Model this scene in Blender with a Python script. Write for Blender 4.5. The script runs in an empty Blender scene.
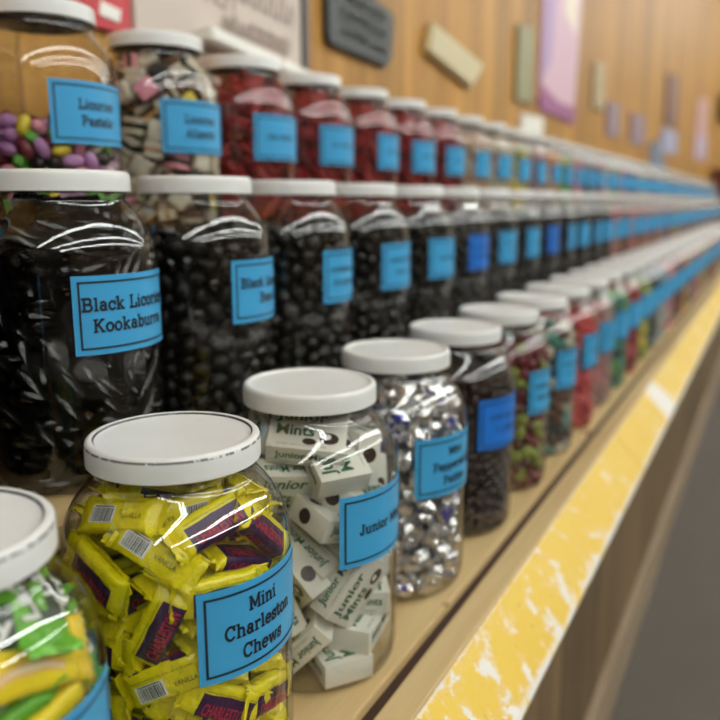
import bpy, bmesh, math, random
from mathutils import Vector, Matrix, Quaternion

random.seed(11)
SC = bpy.context.scene
COL = SC.collection
PI = math.pi

# settled positions of the sweets in a jar: x,y,z in 0.1 mm and a quaternion in 1/200
PACK = {
    'chew': '''-87,537,95,0,199,16,0 586,-74,309,132,-41,119,-82 -334,-428,94,65,0,0,189 495,225,94,168,0,0,-109 73,-493,286,25,-53,-126,-144 -335,64,144,105,105,95,95 480,-297,331,78,84,16,-163 363,230,154,96,-51,-78,149 23,-650,358,94,-93,-104,-108 -512,141,149,156,0,-21,124 392,168,329,33,128,-150,-10 -365,-467,273,46,46,134,134 -444,39,314,104,17,-13,-170 228,-261,149,27,30,-145,-131 -20,441,283,195,-4,-22,-38 -121,-316,359,28,-19,155,121 -145,520,420,30,42,-179,74 344,418,465,2,188,-68,-13 -526,325,537,137,-81,-121,-2 215,499,631,2,40,196,0 199,295,523,69,-182,40,-26 484,23,733,97,54,127,-107 416,-202,545,175,32,-79,44 -518,-140,565,9,-158,121,-20 -402,-211,464,11,-146,134,-19 -1,417,695,178,72,-16,-53 -334,-298,726,185,-36,66,12 -333,-262,823,60,173,-66,-46 3,-543,678,9,7,170,-105 253,-364,551,72,-125,-137,-18 -342,344,741,125,-86,-128,24 379,386,776,18,-76,-184,0 281,-311,792,188,64,-6,20 -421,116,782,120,2,-80,138 -397,-440,1110,132,132,-50,-52 -160,235,737,11,98,-92,-148 -612,58,914,48,-124,37,-144 376,391,908,75,18,-1,184 -408,68,992,53,-75,-168,58 280,109,890,87,-43,-102,142 -341,75,1108,162,12,65,98 183,-412,932,1,-18,-163,-115 -200,533,1116,155,118,45,-6 -268,-409,958,91,-18,-99,147 58,-249,1070,23,4,-135,145 81,-501,1048,44,20,-113,158 -120,582,988,107,-151,36,67 355,-468,1184,144,119,70,17 104,391,1103,194,-20,1,42 -513,-296,1342,71,-70,-123,122 409,-3,1060,177,-12,23,-90 -64,-294,1300,68,9,9,188 -286,269,1315,3,29,107,-166 415,-152,1185,185,4,16,73 -591,211,1452,3,-134,63,134 394,167,1186,84,-67,-10,-168 -251,59,1435,198,-13,-26,11 369,452,1285,119,-146,37,-55 219,-347,1450,94,103,127,66 -168,564,1566,65,29,128,-136 367,395,1351,65,24,149,114 28,-382,1462,1,149,132,17 244,-332,1633,122,-44,2,-152 40,404,1316,77,-47,-99,149 497,-179,1320,113,-18,10,-163 -426,-330,1428,99,-19,-156,75 182,251,1487,177,-35,22,-84 -156,-365,1498,102,-85,101,-110 -580,22,1767,0,142,-11,-141 493,-204,1455,165,10,19,111 324,114,1620,116,13,42,157 6,-393,1586,149,-2,-17,132 -205,-327,1679,55,36,-10,-189 271,519,1529,151,120,-51,-13 558,-200,1652,79,-83,115,-116 -393,162,1533,129,-34,-4,149 455,53,1724,157,1,46,116 -321,322,1709,25,-56,5,-190 219,325,1763,140,-23,-15,141 516,164,1838,117,-7,15,161 304,76,2026,25,190,4,58 -370,-206,1760,105,-44,-14,164 -183,-501,1865,114,78,-119,83 244,-308,1773,157,-42,14,-116 3,238,1671,143,-13,22,-137 193,-480,1956,5,196,38,-4 -437,-144,1836,135,-41,-22,140 -223,315,1793,39,145,-126,-41 -11,-46,1875,148,-22,-8,133 349,-150,1969,48,16,6,-193 -70,420,2040,87,-72,-114,-119 249,296,1996,161,118,-4,-12 -301,-181,1986,152,0,19,128 365,-207,2094,122,-121,-82,61 161,436,1908,196,-32,-18,-7 -417,-57,1977,128,-18,-1,-152 232,-272,2095,67,77,-124,-119 -424,86,2068,150,-1,18,131 -128,-398,2081,12,-35,-196,2 -12,-54,2069,155,56,41,106 -226,281,2056,154,-2,18,127 61,-167,2150,138,101,91,47 -212,127,2140,26,11,14,198 114,-64,2133,58,-148,-116,38 -232,-8,2170,11,-26,-198,15 -247,-231,2192,79,-4,4,184 246,333,2068,70,-16,69,173 0,9,2168,116,-59,22,-150 -165,124,2250,157,-3,18,123 113,221,2204,44,168,-89,-45''',
    'mint': '''-326,59,137,181,0,0,-85 313,-157,137,63,0,0,190 413,66,351,130,0,0,152 -500,-290,352,37,136,37,-136 70,407,137,199,0,0,-19 -31,339,351,127,0,0,-154 -184,370,565,194,0,0,50 107,-398,344,28,-180,-37,-73 -413,-29,471,56,-56,-130,130 317,178,565,54,0,0,-193 171,381,779,196,0,0,-42 485,-170,826,154,-55,-111,32 -121,-502,691,55,-81,-98,-144 -299,136,797,106,2,7,170 60,-359,877,111,140,-88,18 -393,229,1149,78,-58,93,-148 91,-243,1022,101,165,8,-49 168,-26,1082,10,37,105,166 191,364,1017,195,-4,-7,-44 333,-178,1414,116,-38,3,-158 -357,-354,1196,85,31,125,128 133,385,1226,4,198,-29,7 -218,197,1435,64,-105,155,-29 161,507,1557,143,137,-25,-15 -508,-190,1731,139,26,-139,26 393,27,1571,142,-37,10,-136 -426,16,1661,70,-89,-110,123 321,151,1900,125,-144,39,-44 -52,-370,1699,95,147,89,35 -98,296,1937,146,75,18,113 -40,106,2031,82,75,-17,166 -229,-150,2077,175,-42,43,-76 298,-166,1947,60,50,-20,183 147,-283,2131,187,51,23,42''',
    'taffy': '''374,-125,89,0,-178,-92,0 93,363,89,62,0,0,190 -346,-115,89,0,-185,76,0 227,615,412,81,-116,-81,-116 -413,-382,182,129,129,-57,-57 -365,37,304,93,-26,-60,-165 376,-161,208,179,0,0,90 204,482,331,6,-54,-131,-141 383,-265,327,0,177,93,0 -148,-336,209,84,0,0,181 -32,447,301,139,140,-23,-23 412,121,495,176,-2,-95,-5 -377,-203,596,64,-67,-177,-14 360,120,537,57,145,100,75 -460,167,338,56,150,115,-34 -132,-159,544,80,-16,-133,125 497,72,907,127,82,-71,-110 -137,-636,714,94,-111,-87,-107 -142,306,388,107,164,-11,-40 -10,-397,601,11,-81,-161,-85 315,-131,699,149,36,-16,-127 -24,-427,724,82,-181,10,-22 313,-25,834,13,136,141,37 -185,-362,905,24,-15,7,198 -2,469,789,194,25,-40,4 -255,223,651,112,-165,-17,-10 199,-412,1088,193,-19,15,45 -125,-287,1051,193,-11,-19,48 -218,275,889,185,-51,-35,-44 265,-374,1195,189,-18,16,60 -459,-134,1027,113,-50,8,157 223,394,1045,47,-30,-8,192 240,-194,1262,85,-15,-33,-177 -390,260,992,163,-59,12,99 -275,-169,1232,189,-45,3,47 -288,147,1233,35,-3,51,190 161,377,1149,3,-197,18,-31 -42,424,1205,6,-30,0,198 140,127,1335,15,-25,-192,48 -253,305,1449,190,-40,11,44 -295,-134,1357,10,33,194,-36 -495,-224,1593,114,-122,64,-91 211,245,1472,182,-6,16,80 33,655,1464,103,97,-103,97 540,-24,1431,98,102,80,117 -358,28,1429,109,-19,30,164 85,403,1565,5,-6,27,198 274,-219,1497,140,-16,55,-131 369,269,1738,175,33,8,-91 -238,-512,1569,29,154,13,-123 -430,64,1715,135,-41,-4,-142 450,-138,1716,117,31,22,-158 -60,-308,1623,112,17,6,165 9,-312,1731,176,-4,18,-94 -77,300,1707,179,-11,-12,-88 153,-439,1845,10,32,-197,7 -233,211,1843,91,-9,18,177 -143,419,1946,32,-9,13,-197 274,-165,1918,119,-5,17,160 -101,-334,1974,186,-13,4,-72 -414,-24,1951,70,-123,-94,105 360,98,1971,98,-3,17,173 204,-167,2023,98,-3,17,173 -70,262,2025,169,16,4,106 -290,-69,2092,112,81,97,107 44,259,2097,43,16,-9,194 280,105,2155,91,18,-5,177 -248,-26,2147,1,-147,135,15''',
    'patty': '''113,527,94,42,0,0,-196 -369,-388,94,0,176,-94,0 -514,252,149,37,-41,-61,-182 581,20,94,175,0,0,-97 -207,-543,94,0,188,69,0 533,-233,340,0,174,-98,0 -394,420,150,54,-1,-185,53 -602,-263,153,80,-139,25,-116 330,479,95,148,0,0,134 -115,517,155,67,91,-104,-128 555,-199,153,63,106,-93,127 -517,-149,94,0,200,-10,0 344,-559,153,140,112,87,-17 -470,344,309,23,-142,-117,-75 -117,646,153,135,-126,-65,-43 -612,66,94,0,-11,-200,0 347,504,223,0,-175,-98,0 360,-368,281,53,168,92,25 29,-603,94,0,-122,-159,0 -666,-18,281,81,112,83,119 533,-384,156,4,-112,88,-140 141,651,243,101,123,73,-97 -53,-413,153,106,118,78,-94 470,351,153,51,83,-114,-132 -153,-572,224,0,200,-3,0 -363,201,371,126,-25,123,-91 188,-503,153,94,63,126,106 -260,519,243,81,-79,164,-9 111,510,223,48,0,0,-194 397,195,157,122,141,-7,-71 573,-158,469,5,0,0,-200 -529,21,224,3,170,-105,-2 87,-660,282,139,-141,10,27 -338,-406,223,0,167,-110,0 566,306,384,106,9,155,67 -462,-481,153,39,121,73,-136 -297,296,153,101,141,-1,99 377,-380,139,63,33,-48,-180 510,-41,215,65,13,1,-189 665,-6,285,96,107,93,104 -481,-235,282,21,53,-131,-140 -82,588,352,10,194,-10,-46 48,-533,340,112,0,0,166 275,-507,376,169,42,-42,89 443,-23,344,13,12,4,-199 -538,207,352,36,-35,186,55 -230,-563,357,16,160,119,11 -533,-22,353,184,0,3,77 361,472,411,26,-127,61,139 -276,-317,414,93,141,9,-106 268,-262,461,134,-101,-107,-18 158,511,352,0,-143,140,0 374,239,340,195,-21,-23,34 -112,414,397,113,53,-95,125 -63,-405,524,97,157,-74,25 11,-594,469,0,26,198,0 -567,56,474,184,-46,-4,63 136,414,481,0,130,152,0 -372,485,406,82,46,66,164 345,246,493,26,194,-15,38 -8,-593,657,116,53,36,150 -413,-115,481,100,-8,8,-173 0,648,515,119,-139,-57,-59 -229,-533,486,18,18,-8,-198 260,-614,556,79,115,-76,121 -412,-9,614,7,158,-122,-9 475,-384,469,181,0,0,85 242,592,566,77,-131,-50,-120 -414,-435,481,58,48,-163,-88 244,-391,693,84,52,-173,17 125,-395,620,29,179,25,-81 -464,369,535,174,81,-41,-35 -567,-350,384,20,-129,-55,-141 377,-188,601,182,-47,66,15 421,-488,704,78,-19,153,-101 80,585,729,3,-145,135,-25 119,525,621,111,9,-24,-165 -545,-215,593,132,8,-31,147 -481,214,611,126,-114,87,60 -283,-522,606,19,28,197,-4 592,-302,654,14,135,-53,137 585,135,483,68,-124,-133,-49 544,240,632,83,-53,46,168 666,19,627,102,-93,-105,99 -219,307,554,18,-62,125,142 -444,-389,732,11,143,-35,-135 -621,244,603,7,-135,43,141 -157,562,642,90,148,-29,96 -313,-253,644,70,-91,164,-5 244,-591,859,104,106,114,-69 422,12,544,143,123,-40,-54 -573,-246,778,148,-40,124,-33 549,-114,710,118,-22,26,-158 -291,502,512,52,57,56,176 410,339,785,6,-103,113,129 469,472,650,14,105,89,-144 62,-570,763,56,85,-169,-32 -106,-386,713,24,-54,189,-27 -311,347,729,185,23,-22,-70 -571,-58,770,53,-61,119,139 245,324,646,77,18,-166,-79 389,99,732,14,32,-75,-182 513,423,890,53,-136,-42,-130 -269,-509,772,141,49,-20,-132 -153,549,836,197,26,-8,-17 436,-113,873,172,-16,3,101 -582,66,783,117,-114,70,92 -209,589,661,111,151,10,69 648,-147,853,146,33,133,3 -274,-287,816,105,32,5,-167 -366,-391,935,113,21,0,-164 -536,258,790,1,-132,150,0 309,505,790,120,-92,-71,110 415,434,1068,65,-83,166,-36 349,-372,790,81,133,-122,-29 143,527,864,83,44,-42,172 -430,502,748,68,27,-146,-116 -418,-121,934,104,76,-11,-153 -115,-646,940,37,-59,-127,-138 567,61,869,109,-145,-62,-56 -364,-558,949,43,36,134,138 104,-651,1070,70,47,124,-132 8,666,908,110,114,-89,83 534,209,868,111,-143,-43,-73 -369,121,904,145,-67,48,110 106,-375,863,28,137,125,70 477,-354,878,177,-45,9,-81 242,620,1005,101,-64,130,95 -362,398,879,19,46,18,-193 -589,54,979,24,-196,30,-6 245,-249,1024,108,28,-122,-112 -545,-382,1004,29,93,103,141 -512,297,941,154,7,-25,125 345,164,927,52,5,-100,165 369,-27,999,150,-55,22,119 -77,362,954,42,25,11,-194 -644,-160,1096,88,126,-53,-116 -113,-360,906,35,-103,50,-160 573,137,1104,71,91,-79,143 -540,281,1067,51,-9,-24,192 181,370,942,85,6,60,-171 -13,-538,984,26,152,-93,-87 -409,-425,1125,35,102,-12,168 -120,-656,1186,138,143,3,-27 193,311,1058,40,33,-51,186 -352,69,1093,0,-196,38,-2 587,-26,1072,32,50,-158,-107 352,43,1106,155,-56,19,112 305,-499,994,37,51,-177,69 -411,429,1061,79,32,118,137 -511,-182,1063,83,77,-1,-165 114,558,1121,44,-46,-64,178 -1,365,1150,73,-13,186,-4 521,280,1114,97,-104,-135,-41 -254,-506,1115,100,-66,-160,9 346,-456,1151,124,-44,-6,-151 -119,579,1043,45,-163,100,-37 -658,86,1174,146,9,136,-9 -223,290,1044,30,-65,186,13 -508,-183,1246,12,-143,-137,-21 494,-313,999,182,-25,39,68 509,-292,1197,9,-14,-106,169 -508,262,1209,198,14,-18,9 334,499,1209,109,30,164,13 -246,518,1101,48,49,185,34 -564,-356,1286,114,131,-54,-84 114,-415,1161,21,34,-165,-106 542,-182,1140,85,36,-100,146 -53,570,1238,81,52,-4,-175 -656,-113,1338,93,-90,-105,110 354,240,1201,29,124,25,-152 342,-122,1214,180,82,-2,-29 -504,-208,1373,13,-5,-24,198 -143,-281,1416,166,-12,-1,-111 -361,470,1245,44,173,32,-85 151,-554,1243,93,-42,5,-172 -216,-254,1278,198,11,27,-4 -94,339,1250,1,189,14,65 386,-347,1293,93,110,-12,-139 298,71,1371,31,138,-102,-98 -536,34,1274,125,-105,-65,-96 -487,309,1397,145,-71,-7,-118 568,197,1301,192,2,1,55 106,427,1312,112,60,53,145 483,-457,1314,139,120,66,45 -122,-520,1265,39,-146,101,83 127,-309,1316,160,-35,34,110 471,355,1376,104,48,153,-60 -568,165,1381,84,-81,-69,-148 -560,-190,1508,20,-142,-139,-10 -342,-571,1293,2,-70,-124,140 565,20,1298,140,122,-63,36 -271,253,1221,128,-104,57,-99 546,-182,1352,108,-13,42,163 -291,142,1377,184,45,-24,59 188,598,1335,70,-83,-81,-147 335,-171,1436,5,7,-193,50 358,-560,1507,130,137,14,65 -387,-457,1412,171,-95,10,41 -195,549,1300,56,-124,146,-18 656,120,1487,30,-141,6,-138 -52,-578,1369,35,88,-174,-29 -129,338,1403,168,-10,-30,104 1,593,1434,28,56,-8,-190 -665,-10,1710,70,119,68,128 75,-576,1498,12,-55,192,-6 388,513,1453,62,114,57,-141 564,-137,1470,27,-18,-40,-193 -266,539,1408,50,-155,112,-31 579,70,1710,72,-145,-112,-37 -319,16,1460,161,41,15,-110 -419,-383,1520,126,-76,58,123 220,380,1381,1,-80,-5,-183 228,-534,1347,39,136,-140,-16 272,-457,1474,140,-1,20,141 186,590,1591,151,104,20,-77 521,100,1492,185,-16,-59,45 -376,457,1484,152,80,-24,-99 264,124,1559,6,107,-167,24 497,-342,1537,127,62,103,-97 -545,-224,1631,2,-79,182,22 -249,-535,1523,141,76,25,117 508,322,1557,195,27,11,36 312,409,1509,183,-4,80,4 -298,-139,1564,106,-162,-47,-6 206,-632,1694,138,128,65,-22 -578,55,1534,190,42,-18,43 -119,-334,1550,169,-6,10,106 312,-72,1596,38,-114,127,97 73,399,1560,107,56,-77,-140 568,-120,1605,90,-31,-32,-173 -303,-232,1699,109,65,-45,148 -89,585,1597,85,113,-134,-47 -532,287,1631,36,36,176,80 301,-252,1635,159,59,-35,100 -370,77,1617,194,14,-17,42 -245,517,1636,42,90,47,167 342,465,1681,191,39,43,-8 -70,-577,1601,70,-28,183,-28 153,-502,1621,14,2,-14,-199 646,-101,1794,105,108,93,93 -429,377,1569,4,133,124,84 -525,-250,1756,94,4,22,-175 -84,382,1689,24,77,48,-177 518,251,1673,37,19,-21,194 -440,-14,1724,198,18,-12,-12 -374,-435,1709,60,-183,-20,50 439,-487,1729,103,11,139,-100 -416,397,1772,1,-30,-27,-196 319,159,1696,77,0,33,182 -382,437,1882,187,-35,21,-57 -37,-372,1711,196,-20,-33,18 -14,585,1753,78,-6,-178,47 -551,205,1735,85,-167,67,-22 -270,237,1717,69,17,61,177 58,-589,1826,69,10,187,4 324,149,1835,183,-23,24,74 -432,-350,1898,32,136,-91,111 273,-458,1749,117,-10,10,162 178,342,1779,109,149,47,-62 -393,-17,1862,154,5,-21,126 -221,-524,1702,109,83,-6,146 168,570,1816,40,107,-161,-35 530,-66,1791,73,95,9,-160 -235,-295,1811,29,11,-187,-63 411,450,1793,170,56,19,87 -537,61,1937,11,17,108,-167 -159,-541,1844,34,56,-187,-26 -209,307,1809,162,-63,6,-99 508,-300,1776,129,117,-28,94 -520,-174,1892,176,-10,5,95 474,348,1885,23,82,-162,-80 -74,-408,1906,145,-49,120,46 -157,-485,2014,116,-21,51,154 -520,238,1913,37,8,41,192 363,-114,1838,88,-137,110,-34 200,409,1970,27,-27,-194,28 -328,150,1972,128,-15,46,146 -236,-83,1970,186,54,49,2 313,179,1964,192,-26,20,45 459,-374,1917,87,145,0,107 -201,563,1827,85,-79,-141,81 151,-371,1871,101,-13,8,172 -419,-80,2050,20,165,-8,111 518,129,2028,61,-109,-92,126 287,-543,1891,133,140,48,21 -385,291,2025,93,105,31,-139 -41,388,1889,65,-39,17,-184 545,214,1908,77,-169,-67,31 120,-354,1997,75,2,-15,-185 -124,142,1991,87,98,118,95 69,149,1989,190,-6,20,-60 -321,-451,1899,93,-36,135,-109 401,-336,1969,177,-54,-74,-15 257,522,1934,22,-82,-115,-140 -275,-269,2028,184,70,32,8 35,534,1960,122,-1,-1,159 58,-558,1976,196,-9,-26,25 -508,-32,2023,15,9,-99,173 266,-146,2038,191,22,54,4 97,139,2115,15,135,-146,-14 -293,-380,2069,37,48,189,-28 -266,387,1999,175,-38,39,-79 540,4,1944,177,-54,22,73 -41,-155,2070,154,-26,9,-124 4,367,2077,102,7,167,-39 -430,-225,2052,100,-13,93,145 419,238,2052,8,-17,25,198 250,435,2076,93,-38,-7,-173 -117,490,2036,33,148,82,102 326,33,2178,44,55,183,-40 129,-346,2127,5,-8,13,199 63,471,2066,170,1,-2,-105 -150,-19,2188,108,-101,-14,134 506,-176,1981,160,93,-74,13 5,414,2158,159,-1,-1,122 -421,203,2071,106,-153,68,-30 98,-412,2120,70,113,105,106 51,-103,2174,190,-21,18,-58 338,273,2115,66,-23,23,186 470,-50,2114,16,137,-30,-141 -440,64,2139,125,-35,39,147 -126,343,2148,166,-55,-95,19 243,-406,2054,65,17,41,184 26,293,2242,177,11,47,80 -110,-400,2108,168,-23,-27,-103 -350,105,2198,127,-135,72,-23 257,263,2229,185,11,22,-72 -296,219,2153,152,111,-65,-21 221,337,2167,163,-62,-97,9 -241,-242,2213,14,42,-67,183 468,-11,2070,53,-71,11,179 8,-1,2222,24,-35,52,188 20,-184,2231,148,20,133,-1 -298,457,1998,133,-94,-109,-40 -308,237,2180,186,-26,33,61 54,117,2266,127,-22,4,-153 -110,-225,2227,173,79,11,62 -431,-135,2167,61,-149,117,-16 389,-197,2086,63,-5,-100,162 -172,416,2171,141,118,75,-25 -336,124,2231,11,34,169,101 143,357,2193,16,-105,47,163 332,-272,2123,92,-173,32,-21 -6,-431,2139,77,94,141,73 0,0,2248,166,36,-32,100 365,102,2185,161,0,-76,91 -330,-264,2189,36,-36,84,-174 261,-366,2192,128,-74,-123,-54 318,-160,2224,102,99,53,-130 -38,-5,2219,44,-30,184,56 140,-137,2205,5,-73,-148,-113 330,5,2232,69,-150,109,-32 -103,-405,2186,175,13,-93,23 -228,405,2135,130,-92,-107,-56 150,-280,2245,141,-138,22,-26 -396,-115,2226,14,-48,-42,189 -61,75,2244,44,-157,-116,-6 83,-327,2274,176,6,19,94''',
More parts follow.
